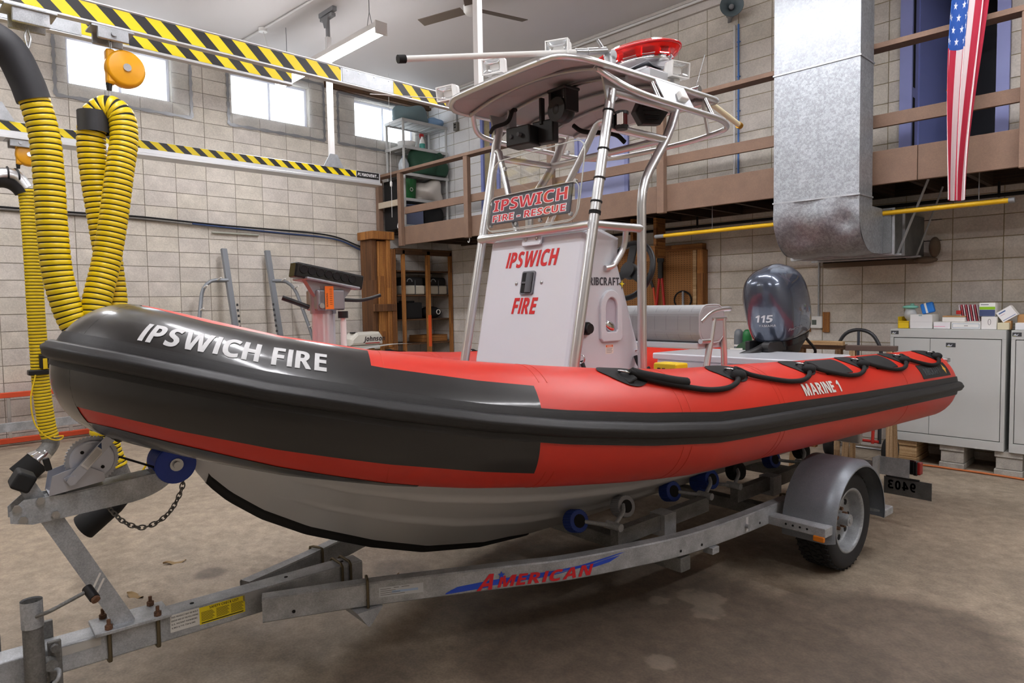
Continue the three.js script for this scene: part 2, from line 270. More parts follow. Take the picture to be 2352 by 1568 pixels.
// windows with a taped plastic film
const frameMat = mat(0xd9dcec, 0.5), paneMat = phys({ color: 0xffffff, roughness: 0.0, transmission: 1, thickness: 0, ior: 1.45 });
const film = phys({ color: 0xf2f3f4, roughness: 0.28, transmission: 0.9, thickness: 0, ior: 1.3, side: THREE.DoubleSide }), tape = mat(0x8d8f92, 0.4, 0.35);
WINS.forEach(([a, b], k) => {
  const w = new THREE.Group(); w.name = 'window_' + (k + 1); w.userData = { kind: 'structure', label: ['wide basement-style window nearest the hoses', 'middle of the three high windows', 'high window behind the plastic shelves'][k] }; scene.add(w);
  const f = 0.035, mid = (a + b) / 2;
  part(w, 'frame', [span(-0.16, -0.1, WY0, WY0 + f, a, b), span(-0.16, -0.1, WY1 - f, WY1, a, b), span(-0.16, -0.1, WY0 + f, WY1 - f, a, a + f), span(-0.16, -0.1, WY0 + f, WY1 - f, b - f, b)], frameMat);
  part(w, 'mullion', span(-0.155, -0.105, WY0 + f, WY1 - f, mid - 0.018, mid + 0.018), frameMat);
  part(w, 'pane', span(-0.134, -0.13, WY0 + f, WY1 - f, a + f, mid - 0.018), paneMat); part(w, 'pane', span(-0.134, -0.13, WY0 + f, WY1 - f, mid + 0.018, b - f), paneMat);
  part(w, 'sill', span(-0.1, -0.004, WY0 - 0.012, WY0 + 0.004, a, b), blockMats[1]);
  // film: a slightly rippled sheet, taped along its edges
  const z0 = [4.13, 2.1, 0.06][k], z1 = [5.73, 3.62, 1.85][k], y0 = 4.22, y1 = [5.16, 5.1, 5.04][k];
  const t = thing('plastic_window_film', ['clear plastic film taped over the window nearest the hoses', 'clear plastic film taped over the middle window', 'clear plastic film taped over the window behind the plastic shelves'][k], 'plastic film', [0.004, 0, 0], 0, 'plastic films over the windows');
  part(t, 'sheet', grid(40, 18, (u, v) => { const e = Math.min(u, 1 - u, v, 1 - v); return [0.004 + Math.min(1, e * 9) * (0.02 + 0.008 * Math.sin(u * 23 + k) * Math.cos(v * 9 + u * 5) + 0.006 * Math.sin(v * 31 + u * 17)), lerp(y0, y1, v), lerp(z0, z1, u)]; }), film);
  const strip = (za, ya, zb, yb) => grid(24, 2, (u, v) => { const h = (v - 0.5) * 0.045 * (0.85 + 0.3 * Math.sin(u * 40 + k)); const al = Math.abs(za - zb) > 0.1; return [0.008 + 0.006 * Math.abs(Math.sin(u * 33 + v * 5)), lerp(ya, yb, u) + (al ? h : 0), lerp(za, zb, u) + (al ? 0 : h)]; });
  part(t, 'tape', [strip(z0, y0, z1, y0), strip(z0, y0, z0, y1), strip(z1, y0, z1, y1), strip(z0, y1, z1, y1)], tape);
});

// ---------------------------------------------------------------- mezzanine and its railing
{
  const m = thing('mezzanine', 'brown painted timber mezzanine with railing along the back wall', 'mezzanine');
  for (let k = 0; k < 7; k++) part(m, 'floor_board', span(0.9, 12, 2.795, 2.83, 0.03 + k * 0.16, 0.185 + k * 0.16), M.joist);
  part(m, 'floor_board', span(0.02, 0.9, 2.795, 2.83, 0.03, 0.95), M.joist);
  for (let x = 1.1; x < 12; x += 0.41) part(m, 'joist', span(x, x + 0.04, 2.58, 2.795, 0.06, 1.155), M.joist);
  part(m, 'ledger', span(0.9, 12, 2.58, 2.795, 0.01, 0.055), M.joist);
  for (const [a, b] of [[0.86, 4.4], [4.404, 8.2], [8.204, 12]]) part(m, 'fascia_board', rspan(a, b, 2.55, 2.84, 1.16, 1.2, 0.004), M.brownPaint);
  for (const x of [0.78, 2.42, 4.05, 5.68, 7.3, 8.9, 10.5]) part(m, 'post', rspan(x, x + 0.09, 2.53, 3.69, 1.202, 1.272, 0.006), M.brownPaint);
  part(m, 'post', rspan(0.03, 0.12, 2.79, 3.69, 1.1, 1.19, 0.006), M.brownPaint);
  part(m, 'top_rail', [rspan(0.0, 7.06, 3.69, 3.735, 1.13, 1.275, 0.004), rspan(7.06, 12, 3.69, 3.735, 1.13, 1.275, 0.004)], M.brownPaint);
  part(m, 'mid_rail', [rspan(0.87, 7.1, 3.04, 3.15, 1.165, 1.2, 0.004), rspan(7.1, 12, 3.04, 3.15, 1.165, 1.2, 0.004)], M.brownPaint);
  part(m, 'mid_rail', rspan(0.12, 0.78, 3.2, 3.3, 1.165, 1.2, 0.004), grained([190, 178, 158], 0.1, 0.1, 1, {}, 0.8), 'cream painted short rail');
  part(m, 'hanger', [span(4.86, 4.9, 2.1, 2.6, 0.42, 0.62), span(5.2, 5.24, 2.1, 2.6, 0.42, 0.62), span(4.86, 5.24, 2.06, 2.24, 0.62, 0.65)], M.timber);
  part(m, 'hook', pipe([[2.465, 2.53, 1.21], [2.465, 2.49, 1.21], [2.45, 2.465, 1.21], [2.43, 2.47, 1.21], [2.43, 2.49, 1.21]], 0.006, { rad: 0.02 }), M.white);
}
{ // doors on the mezzanine
  const d1 = new THREE.Group(); d1.name = 'door_1'; d1.userData = { kind: 'structure', label: 'lavender double door frame seen at the dim end of the mezzanine' }; scene.add(d1);
  part(d1, 'frame', [span(1.42, 1.48, 2.83, 4.86, -0.1, 0.03), span(1.48, 1.86, 4.8, 4.86, -0.1, 0.03), span(1.8, 1.86, 2.83, 4.8, -0.1, 0.03)], M.purpleDeep);
  part(d1, 'door_leaf', [span(1.48, 1.8, 2.84, 4.8, -0.06, -0.02)], M.purple); part(d1, 'centre_strip', span(1.62, 1.66, 2.84, 4.8, -0.02, 0.0), mat(0x5e66a8, 0.5));
  const d2 = new THREE.Group(); d2.name = 'door_2'; d2.userData = { kind: 'structure', label: 'plain lavender door behind the boat roof' }; scene.add(d2);
  part(d2, 'frame', [span(3.46, 3.52, 2.83, 4.86, -0.1, 0.03), span(4.34, 4.4, 2.83, 4.86, -0.1, 0.03), span(3.52, 4.34, 4.8, 4.86, -0.1, 0.03)], M.purple);
  part(d2, 'door_leaf', span(3.52, 4.34, 2.84, 4.8, -0.05, 0.005), mat(0xa9b0e0, 0.4));
  const d3 = new THREE.Group(); d3.name = 'door_3'; d3.userData = { kind: 'structure', label: 'lavender door standing open behind the flag' }; scene.add(d3);
  part(d3, 'frame', [span(7.72, 7.83, 2.83, 4.86, -0.2, 0.035), span(8.52, 8.62, 2.83, 4.86, -0.2, 0.035), span(7.83, 8.52, 4.78, 4.86, -0.2, 0.035)], M.purple);
  const leaf = part(d3, 'door_leaf', box(0.045, 1.92, 0.66, [7.9, 3.8, -0.5], [0, -0.24, 0]), M.purpleDeep); part(leaf, 'door_knob', [ball(0.028, [8.035, 3.72, -0.66]), cyl(0.01, 0.01, 0.08, [8.0, 3.72, -0.665], [0, 0, Math.PI / 2])], M.brass);
  part(d3, 'hinge_gap', [span(7.826, 7.834, 2.95, 3.55, -0.06, 0.0), span(7.826, 7.834, 3.65, 4.6, -0.06, 0.0)], M.blackMatte);
}
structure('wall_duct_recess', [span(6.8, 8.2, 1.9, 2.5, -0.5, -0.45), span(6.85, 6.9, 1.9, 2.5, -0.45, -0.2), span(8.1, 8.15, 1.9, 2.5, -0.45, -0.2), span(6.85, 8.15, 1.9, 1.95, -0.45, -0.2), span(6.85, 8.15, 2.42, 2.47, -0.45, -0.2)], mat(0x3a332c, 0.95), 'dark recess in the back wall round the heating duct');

// ---------------------------------------------------------------- strip lamps: glowing tubes with an area light under each
{
  const glow = new THREE.MeshStandardMaterial({ color: 0xffffff, emissive: 0xfdfcff, emissiveIntensity: 26 }), pan = mat(0xe8e6e4, 0.5);
  const lbl = ['lit fluorescent strip lamp hanging on chains by the left wall', 'fluorescent strip lamp over the boat stern', 'fluorescent strip lamp near the back wall', 'fluorescent strip lamp above the hoses', 'fluorescent strip lamp over the boat bow', 'fluorescent strip lamp over the camera', 'fluorescent strip lamp along the right wall', 'fluorescent strip lamp by the front wall'];
  LAMPS.forEach(([x, z, ax], k) => {
    const y = 4.6, t = thing('strip_lamp', lbl[k], 'lamp', [x, y, z], ax === 'z' ? Math.PI / 2 : 0, 'fluorescent strip lamps');
    part(t, 'housing', [span(-1.22, 1.22, 0.02, 0.08, -0.06, 0.06), span(-1.235, -1.215, -0.05, 0.085, -0.075, 0.075), span(1.215, 1.235, -0.05, 0.085, -0.075, 0.075)], pan);
    for (const d of [-0.042, 0.042]) part(t, 'lamp_tube', cyl(0.019, 0.019, 2.4, [0, -0.018, d], [0, 0, Math.PI / 2], 12), glow);
    for (const d of [-1.0, 1.0]) part(t, 'chain', [rod([d - 0.06, 0.08, 0], [d, 0.26, 0], 0.004, 6), rod([d + 0.06, 0.08, 0], [d, 0.26, 0], 0.004, 6), rod([d, 0.26, 0], [d, RY - y, 0], 0.005, 6)], M.grey);
    const L = new THREE.RectAreaLight(0xfbfaff, LAMP_POWER, 2.35, 0.16); L.name = numbered('strip_lamp_light'); L.position.set(x, y - 0.045, z); L.rotation.set(-Math.PI / 2, 0, ax === 'z' ? Math.PI / 2 : 0); scene.add(L);
  });
}

// ---------------------------------------------------------------- the boat. Local axes: x towards its port side, y up, z towards the bow
const AL = 4 * D, BO = [7.37, 0, 3.76];
const TT = [[-2.3, .906, .25], [-.3, .955, .25], [.5, .984, .25], [1.1, 1.003, .25], [1.5, 1.035, .247], [1.9, 1.078, .245], [2.2, 1.115, .243], [2.5, 1.165, .242], [2.8, 1.23, .242], [3.0, 1.29, .242], [3.18, 1.35, .242]];
const TUBE = (() => {                                    // centre line of the port tube from the nose aft, by arc length
  const P = [], s0 = 0.6, sN = 3.178, tc = 0.92;
  for (let k = 0; k <= 300; k++) { const ph = Math.PI / 2 * (1 - k / 300); P.push([s0 + (sN - s0) * Math.sin(ph) ** (2 / 2.2), tc * Math.cos(ph)]); }
  for (let k = 1; k <= 130; k++) P.push([s0 - 2.75 * k / 130, tc]);
  const L = [0]; for (let i = 1; i < P.length; i++) L.push(L[i - 1] + Math.hypot(P[i][0] - P[i - 1][0], P[i][1] - P[i - 1][1]));
  return { P, L, len: L[L.length - 1] };
})();
const TEND = 5.46;                                       // where the round stern cone begins, from the nose
function tubeAt(l) {                                     // centre, outward normal, radius at signed arc length l (negative: starboard)
  const a = Math.abs(l), sg = l < 0 ? -1 : 1, { P, L } = TUBE; let i = 1; while (i < P.length - 2 && L[i] < a) i++;
  const k = (a - L[i - 1]) / (L[i] - L[i - 1]), s = lerp(P[i - 1][0], P[i][0], k), t = lerp(P[i - 1][1], P[i][1], k);
  const i0 = Math.max(0, i - 3), i1 = Math.min(P.length - 1, i + 2); let ds = P[i1][0] - P[i0][0], dt = P[i1][1] - P[i0][1];
  if (a < 0.02) { ds = -0.02 * a * 40; dt = 1; }
  const n = Math.hypot(ds, dt); ds /= n; dt /= n;
  return { s, t: t * sg, y: lerpT(TT, s, 1), r: lerpT(TT, s, 2), ns: dt, nt: -ds * sg };
}
function tubeXYZ(l, th, off = 0) {                       // th in degrees: 0 outboard, 90 top
  const c = tubeAt(l), k = Math.abs(l) > TEND ? Math.sqrt(Math.max(0.0, 1 - ((Math.abs(l) - TEND) / 0.23) ** 2)) * 0.75 + 0.25 * (1 - clamp((Math.abs(l) - TEND) / 0.23, 0, 1)) : 1;
  const q = (c.r * k + off), ct = Math.cos(th * D), st = Math.sin(th * D);
  return [c.t + q * ct * c.nt, c.y + q * st, c.s + q * ct * c.ns];
}
const rubTh = l => { const s = tubeAt(Math.abs(l)).s; return lerpT([[0.9, 0], [1.1, 0.5], [1.5, 3], [1.9, 6], [2.2, 10], [2.5, 14], [2.8, 17], [3.0, 19], [3.18, 21]], s, 1); };
function tubePatch(l0, l1, lo, hi, off, nu = 60, nv = 14) {   // shell on the tube; lo, hi angles, numbers or functions of l; with turned-in edges
  const A = typeof lo === 'function' ? lo : () => lo, B = typeof hi === 'function' ? hi : () => hi, sgn = 1;
  const f = (u, v) => { const l = lerp(l0, l1, clamp(u, 0, 1)), th = lerp(A(l), B(l), clamp(v, 0, 1)); return [l, th]; };
  const gs = [grid(nu, nv, (u, v) => { const [l, th] = f(u, v); return tubeXYZ(l, th, off); })];
  for (const v of [0, 1]) gs.push(grid(nu, 1, (u, w) => { const [l, th] = f(u, v); return tubeXYZ(l, th, off * (v ? 1 - w : w)); }));
  for (const u of [0, 1]) gs.push(grid(1, nv, (w, v) => { const [l, th] = f(u, v); return tubeXYZ(l, th, off * (u ? 1 - w : w)); }));
  return gs;
}
function bendText(str, size, l0, th0, off, shear, wide, hScale = 1) {   // lettering wrapped onto the tube, reading aft
  let g = text(str, size, 0.0012, shear, 0, wide); g = new TessellateModifier(0.02, 4).modify(g); const p = g.attributes.position;
  for (let i = 0; i < p.count; i++) { const l = l0 + p.getX(i), c = tubeAt(l), th = th0 + p.getY(i) * hScale / c.r / D; const q = tubeXYZ(l, th, off + p.getZ(i)); p.setXYZ(i, ...q); }
  g.computeVertexNormals(); return g;
}
const hyp = phys({ color: 0xcd2d1c, roughness: 0.42, clearcoat: 0.25, clearcoatRoughness: 0.35 });
const hypBlack = phys({ color: 0x08090b, roughness: 0.38, clearcoat: 0.7, clearcoatRoughness: 0.13 });
const rubMat = (() => { const t = tex(512, (i, x, y) => { const k = nB[((y * 4) % 512) * 512 + (x >> 3)], v = 16 + 22 * k + (k > 0.66 ? 45 * (k - 0.66) / 0.34 : 0) + 10 * nD[i]; return [v, v, v * 1.04]; }, 1); t.repeat.set(9, 1); return new THREE.MeshStandardMaterial({ map: t, roughness: 0.5 }); })();
const gel = phys({ color: 0xc3c5c8, roughness: 0.32, clearcoat: 0.3, clearcoatRoughness: 0.15 });
const gelWhite = phys({ color: 0xd2d6dd, roughness: 0.3, clearcoat: 0.5, clearcoatRoughness: 0.1 });
const seamMat = mat(0xc9402c, 0.5), redVinyl = mat(0xc4161c, 0.45);
const boat = thing('rescue_boat', 'red and black rigid inflatable fire rescue boat on the trailer', 'boat', BO, -AL);
const IPS = 'IPSWICH', FIRE = 'FIRE';
{
  const tube = part(boat, 'inflatable_tube', grid(420, 40, (u, v) => tubeXYZ(lerp(-TEND - 0.23, TEND + 0.23, u), v * 360 - 180)), hyp, 'red inflatable tube');
  // black wear panels (both sides) and the black nose
  const top = l => Math.abs(l) < 0.945 ? 91 : lerp(53, 45, (Math.abs(l) - 0.945) / 0.57);
  for (const sg of [1, -1]) {
    part(tube, 'black_panel', tubePatch(sg * 0.10, sg * 0.945, l => rubTh(l), l => lerpT([[0.1, 90], [0.24, 86], [0.45, 79], [0.945, 79]], Math.abs(l), 1), 0.0022, 70, 16), hypBlack, 'black bow panel');
    part(tube, 'black_panel', tubePatch(sg * 0.945, sg * 1.515, l => rubTh(l), l => lerp(53, 45, (Math.abs(l) - 0.945) / 0.57), 0.0022, 40, 12), hypBlack, 'black side panel');
    part(tube, 'black_panel', tubePatch(sg * 0.10, sg * 1.5, l => lerpT([[0.1, -21], [0.24, -22], [0.43, -25], [0.63, -27], [0.84, -30], [1.14, -33], [1.5, -38]], Math.abs(l), 1), l => rubTh(l), 0.0022, 80, 12), hypBlack, 'black lower panel');
    part(tube, 'black_panel', tubePatch(sg * 0.10, sg * 1.1, -105, l => lerpT([[0.1, -37], [0.21, -36], [0.42, -41], [0.61, -47], [0.86, -57], [1.1, -66]], Math.abs(l), 1), 0.0022, 60, 12), hypBlack, 'black strip under the bow');
    // wide rubbing strip with a raised rounded rib
    part(tube, 'rubbing_strip', tubePatch(sg * 0.0, sg * TEND + sg * 0.06, l => rubTh(l) - lerpT([[0, 12], [1.2, 13], [2, 14], [6, 14]], Math.abs(l), 1), l => rubTh(l) + lerpT([[0, 17], [1.2, 15], [2.2, 17], [6, 16]], Math.abs(l), 1), 0.007, 150, 6), rubMat, 'black rubber rubbing strip');
    part(tube, 'rub_rail', grid(260, 14, (u, v) => { const l = sg * lerp(0.0, TEND + 0.12, u), a = (v - 0.5) * Math.PI, w = 7.6; return tubeXYZ(l, rubTh(l) + Math.sin(a) * w, 0.006 + Math.cos(a) * 0.036 + (Math.abs(a) < 0.5 ? 0.003 * Math.cos(a * 6) : 0)); }), rubMat, 'black ribbed rub rail');
    for (const [l, w] of [[0.985, 0.0], [1.545, 0.0], [1.58, 0], [2.2, 0], [2.25, 0], [2.93, 0], [2.97, 0], [4.55, 0]]) for (const [a, b] of [[-100, l > 1.6 ? -15 : -36], [l > 1.6 ? 17 : 50, 120]]) part(tube, 'seam', tubePatch(sg * l, sg * (l + 0.003), a, b, 0.0008, 1, 20), seamMat);
  }
  part(tube, 'black_panel', tubePatch(-0.12, 0.12, -105, 92, 0.0026, 24, 30), hypBlack, 'black nose cap');
  part(tube, 'lettering', [bendText('IPSWICH FIRE', 0.08, 0.292, 40, 0.0035, 0.02, 0.755, 0.98)], phys({ color: 0xc9cacb, roughness: 0.45 }), 'silver lettering IPSWICH FIRE');
  part(tube, 'lettering', bendText('MARINE 1', 0.068, 3.2, 21.5, 0.0022, 0.02, 1.0, 0.98), mat(0xd9d7d2, 0.5), 'white lettering MARINE 1');
  // grab-line patches, rings, rope and step pads (port side; the same on starboard)
  const RING = [1.988, 2.693, 3.382, 4.067, 4.712, 5.316];
  for (const sg of [1, -1]) {
    for (const l of RING) {
      const g = grid(24, 8, (u, v) => { const x = (u - 0.5) * 2, h = (1 - x * x) ** 0.8 * 22; return tubeXYZ(sg * (l + x * 0.125 + 0.015), 70 - x * 3 + (v - 0.5) * 2 * h, 0.004); });
      const p = part(tube, 'grab_line_patch', [g], M.rubber, 'black rubber patch with a steel ring');
      const c = tubeXYZ(sg * l, 62, 0.02), e = tubeXYZ(sg * (l + 0.02), 62, 0.02);
      part(p, 'ring', [torus(0.024, 0.0045, [0, 0, 0], [Math.PI / 2 - 0.3, 0, 0], 18)].map(q => q.translate(...tubeXYZ(sg * l, 65, 0.018))), M.chrome);
      part(p, 'ring_holder', [rbox(0.07, 0.016, 0.05, 0.007, tubeXYZ(sg * (l + 0.005), 60, 0.008), [0.45, 0, -0.5 * sg])], M.rubber);
    }
    const pts = [];
    for (let k = 0; k < RING.length - 1; k++) {
      const a = RING[k], b = RING[k + 1];
      for (const [f, th, o] of [[0.02, 62, 0.03], [0.15, 54, 0.018], [0.35, 46, 0.016], [0.6, 40, 0.016], [0.82, 41, 0.016], [0.95, 48, 0.02]]) pts.push(tubeXYZ(sg * lerp(a, b, f), th, o));
    }
    pts.push(tubeXYZ(sg * RING[5], 62, 0.03));
    const rope = part(boat, 'grab_rope', pipe(pts, 0.0125, { smooth: true, seg: 260, n: 8 }), M.blackMatte, 'black braided grab rope');
    part(rope, 'splice', pipe([0, 0.05, 0.12, 0.2, 0.27].map((d, i) => tubeXYZ(sg * (RING[0] + 0.03 + d), [63, 58, 54, 50, 48][i], 0.024)), 0.021, { smooth: true, n: 8 }), M.blackMatte);
    for (const l of RING.slice(1)) part(rope, 'knot', ball(0.03, tubeXYZ(sg * l, 54, 0.022), [1.2, 0.9, 1.3], 10), M.blackMatte);
    for (const [a, b] of [[3.57, 3.89], [4.24, 4.56]]) part(tube, 'step_pad', tubePatch(sg * a, sg * b, 46, 80, 0.005, 16, 8), mat(0x1d1e1f, 0.75), 'black non-slip step pad');
    part(tube, 'name_patch', tubePatch(sg * 4.84, sg * 5.36, 20, 44, 0.003, 16, 6), mat(0x26282a, 0.6), 'dark patch with grey maker lettering');
  }
  part(tube, 'maker_lettering', bendText('RIBCRAFT', 0.052, 4.9, 25, 0.0036, 0, 0.84), mat(0x4a4e52, 0.6));
  part(tube, 'maker_star', grid(8, 8, (u, v) => { const x = (u - 0.5) * 2, y = (v - 0.5) * 2 * (1 - Math.abs(x)) ** 1.6; return tubeXYZ(5.285 + x * 0.03, 32 + y * 9, 0.0042); }), mat(0xd9a63c, 0.5));
  // cleat at the stern cone
  part(boat, 'stern_cleat', [rbox(0.05, 0.03, 0.06, 0.008, tubeXYZ(5.52, 50, 0.01))], M.steel);
}
{ // hull: deep V with two spray rails
  const KEEL = [[-1.45, 0.30], [-0.6, 0.285], [0.3, 0.27], [0.9, 0.265], [1.28, 0.27], [1.58, 0.285], [1.93, 0.347], [2.215, 0.443], [2.53, 0.579], [2.72, 0.689], [2.85, 0.791], [2.92, 0.866], [2.97, 0.94], [3.0, 1.0]];
  const half = s => { const a = tubeAt(3.18 - s > 0 ? arcOf(s) : 0); return Math.max(0.0, a.t - 0.06); };
  function arcOf(s) { const { P, L } = TUBE; let i = 0; while (i < P.length - 1 && P[i][0] > s) i++; return L[i]; }
  const sec = (s, v) => {                                 // v 0 keel .. 1 chine
    const k = lerpT(KEEL, s, 1), b = half(Math.min(s, 3.02)) * clamp((3.02 - s) / 0.5, 0, 1) ** 0.35, yt = lerpT(TT, s, 1) - 0.235;
    const flare = lerp(1, 0.82, clamp((s - 1.2) / 1.4, 0, 1)); let x = b * v, y = k + (yt - k) * v ** flare;
    for (const [c, w] of [[0.4, 0.05], [0.74, 0.045]]) { const d = (v - c) / w; if (d > -1 && d < 1) { const f = clamp((2.75 - s) / 0.5, 0, 1); y -= 0.02 * f * (d > 0 ? smooth(1 - d) : smooth(1 + d)) * (d > 0 ? 0.7 : 1); x += 0.012 * f * (1 - Math.abs(d)); } }
    return [x, y];
  };
  const side = sg => grid(110, 56, (u, v) => { const s = lerp(-1.45, 3.0, u), [x, y] = sec(s, v); return [sg * x, y, s]; });
  const tr = grid(2, 56, (u, v) => { const [x, y] = sec(-1.45, v); return [(u - 0.5) * 2 * x, y, -1.45]; });
  const hull = part(boat, 'hull', [side(1), side(-1), tr], gel, 'pale grey fibreglass V hull');
  // black keel guard following the stem
  const kp = []; for (let k = 0; k <= 60; k++) { const s = lerp(2.93, 1.24, k / 60), y = lerpT(KEEL, s, 1), y2 = lerpT(KEEL, s - 0.02, 1), y1 = lerpT(KEEL, s + 0.02, 1), n = Math.hypot(0.04, y1 - y2); kp.push([s, y, (y1 - y2) / n, 0.04 / n]); }
  const onHull = (s, d, o) => { let lo = 0, hi = 0.5; const k = lerpT(KEEL, s, 1); for (let q = 0; q < 24; q++) { const m = (lo + hi) / 2, [x, y] = sec(s, m); if (Math.hypot(x, y - k) < d) lo = m; else hi = m; } const [x, y] = sec(s, lo), [x2, y2] = sec(s, lo + 0.01), n = Math.hypot(x2 - x, y2 - y); return [x + (y2 - y) / n * o, y - (x2 - x) / n * o]; };
  const kface = sg => grid(70, 6, (u, v) => { const s = lerp(2.93, 1.24, u), w = 0.062 * (u > 0.9 ? 1 - (u - 0.9) * 6 : 1), [x, y] = onHull(s, 0.002 + w * v, v > 0.9 ? 0.0 : 0.006); return [sg * x, y, s]; });
  part(hull, 'keel_guard', [kface(1), kface(-1)], M.blackMatte, 'black keel guard strip');
  // deck, transom and inner tube shelf
  const deck = part(boat, 'deck', [grid(40, 2, (u, v) => { const s = lerp(-1.4, 2.75, u), b = half(s) + 0.02; return [(v - 0.5) * 2 * b, 0.78 + 0.25 * smooth(clamp((s - 1.5) / 1.3, 0, 1)), s]; })], gel, 'pale grey boat deck');
  part(boat, 'transom', [rspan(-0.72, 0.72, 0.5, 1.08, -1.45, -1.38, 0.02)], gel);
  part(boat, 'bow_locker', [rbox(0.6, 0.3, 0.5, 0.05, [0, 1.12, 2.38])], gel);
}
{ // helm console
  const con = sub(boat, 'console', 'light grey helm console with red lettering');
  const prof = [[1.285, 0.85], [1.285, 1.24], [1.141, 1.935], [1.06, 1.975], [0.87, 1.92], [0.885, 1.78], [0.67, 1.2], [0.66, 0.85]];
  const shp = prism(prof.map(([s, y]) => [-s, y]), 0.78, 0.025); shp.rotateY(Math.PI / 2); part(con, 'body', shp, gelWhite);
  const fy = (y) => 1.285 - (y - 1.24) * (1.285 - 1.141) / (1.935 - 1.24), fu = V(0, 1.935 - 1.24, 1.141 - 1.285).normalize(), eX = [1, 0, 0];
  const FX = (t, y, o = 0) => { const n = V(1, 0, 0).cross(fu); return [t + n.x * o, y + n.y * o, fy(y) + n.z * o]; };
  const word = (str, size, t, y, wide) => { const g = text(str, size, 0.0015, 0.16, 0, wide); g.translate(-g.userData.width / 2 - 0.012, 0, 0); return onto(g, FX(t, y, 0.001), eX, fu.toArray()); };
  part(con, 'lettering', word(IPS, 0.092, 0.005, 1.775, 0.84), redVinyl, 'red lettering IPSWICH');
  part(con, 'lettering', word(FIRE, 0.092, -0.0, 1.513, 0.82), redVinyl, 'red lettering FIRE');
  // recessed latch: dark pocket with a grey flap
  const fr = prism(rrect(0.108, 0.135, 0.014), 0.012, 0.003), pk = prism(rrect(0.09, 0.116, 0.01), 0.006);
  part(con, 'vent_frame', onto(fr, FX(0.0, 1.683, 0.004), eX, fu.toArray()), mat(0x6d7076, 0.5)); part(con, 'vent_pocket', onto(pk, FX(0.0, 1.683, 0.0085), eX, fu.toArray()), M.blackMatte);
  part(con, 'vent_flap', [onto(cyl(0.026, 0.026, 0.112, [0.016, 0, -0.01]), FX(0.0, 1.683, 0.012), eX, fu.toArray()), onto(box(0.085, 0.01, 0.01), FX(-0.002, 1.683, 0.012), eX, fu.toArray())], mat(0x55585c, 0.7));
  part(con, 'screw', [-0.11, 0.1].map(t => onto(ball(0.011, [0, 0, 0], [1, 1, 0.5], 10), FX(t + 0.01, 1.683, 0.002), eX, fu.toArray())), M.steel);
  part(con, 'rod_bracket', [onto(prism(rrect(0.155, 0.075, 0.014), 0.012, 0.002), FX(0.0, 1.925, 0.016), eX, fu.toArray())], gelWhite); part(con, 'screw', [-0.045, 0.045].map(t => onto(ball(0.013, [0, 0, 0], [1, 1, 0.5], 10), FX(t, 1.925, 0.023), eX, fu.toArray())), M.steel);
  // port side: maker name, moulded drink recess, fuel cap, warning label
  const sideOn = (g, s, y, o = 0.001) => onto(g, [0.39 + o, y, s], [0, 0, -1], [0, 1, 0]);
  part(con, 'maker_lettering', sideOn(text('RIBCRAFT', 0.042, 0.001, 0, 0, 0.86), 1.115, 1.66), mat(0x45464d, 0.5), 'grey lettering RIBCRAFT');
  part(con, 'maker_star', [sideOn(new THREE.ShapeGeometry(star4(0.034)), 0.86, 1.668, 0.0015)], mat(0x45464d, 0.5)); part(con, 'maker_star', [sideOn(new THREE.ShapeGeometry(star4(0.022)), 0.86, 1.668, 0.0025)], mat(0xe8d41e, 0.5));
  const arch = (w, h) => { const o = []; for (let k = 0; k <= 16; k++) { const a = Math.PI * k / 16; o.push([w / 2 * Math.cos(a), h - w / 2 * 1.3 + w / 2 * 1.3 * Math.sin(a)]); } o.push([-w / 2, 0.015], [-w / 2 + 0.015, 0], [w / 2 - 0.015, 0], [w / 2, 0.015]); return o; };
  const ring = new THREE.Shape(arch(0.16, 0.265).map(([x, y]) => new THREE.Vector2(x, y))); ring.holes.push(new THREE.Path(arch(0.105, 0.195).map(([x, y]) => new THREE.Vector2(x, y + 0.04))));
  part(con, 'recess_rim', sideOn(new THREE.ExtrudeGeometry(ring, { depth: 0.012, bevelEnabled: true, bevelSize: 0.006, bevelThickness: 0.006, bevelSegments: 3, curveSegments: 12 }), 0.96, 1.365, 0.0), gelWhite);
  part(con, 'recess_back', sideOn(prism(arch(0.11, 0.2), 0.004), 0.96, 1.403, 0.002), mat(0xb7b4c0, 0.35)); part(con, 'recess_cup', sideOn(place(new THREE.SphereGeometry(0.045, 14, 10), [0, 0, 0]).scale(1, 0.6, 0.35).rotateZ(-0.5), 0.965, 1.44, 0.006), M.chrome);
  part(con, 'fuel_cap', [cyl(0.034, 0.034, 0.02, [0.4, 1.435, 1.15], [0, 0, Math.PI / 2]), cyl(0.024, 0.026, 0.035, [0.41, 1.435, 1.15], [0, 0, Math.PI / 2])], M.black);
  part(con, 'warning_label', sideOn(new THREE.PlaneGeometry(0.062, 0.05), 0.965, 1.318, 0.001), printed(128, 104, (g, w, h) => { g.fillStyle = '#e9e4da'; g.fillRect(0, 0, w, h); g.fillStyle = '#e0662a'; g.fillRect(6, 6, w - 12, 24); g.fillStyle = '#fff'; g.font = 'bold 16px sans-serif'; g.fillText('WARNING', 26, 24); g.fillStyle = '#777'; for (let k = 0; k < 6; k++) g.fillRect(12, 40 + k * 10, w - 24 - (k % 3) * 8, 4); }));
  part(con, 'top_cushion', rbox(0.7, 0.04, 0.2, 0.015, [0, 1.965, 0.98], [0.25, 0, 0]), gelWhite);
  // steering wheel on the aft side, tilted
  const sw = sub(con, 'steering_wheel', 'black three-spoke steering wheel');
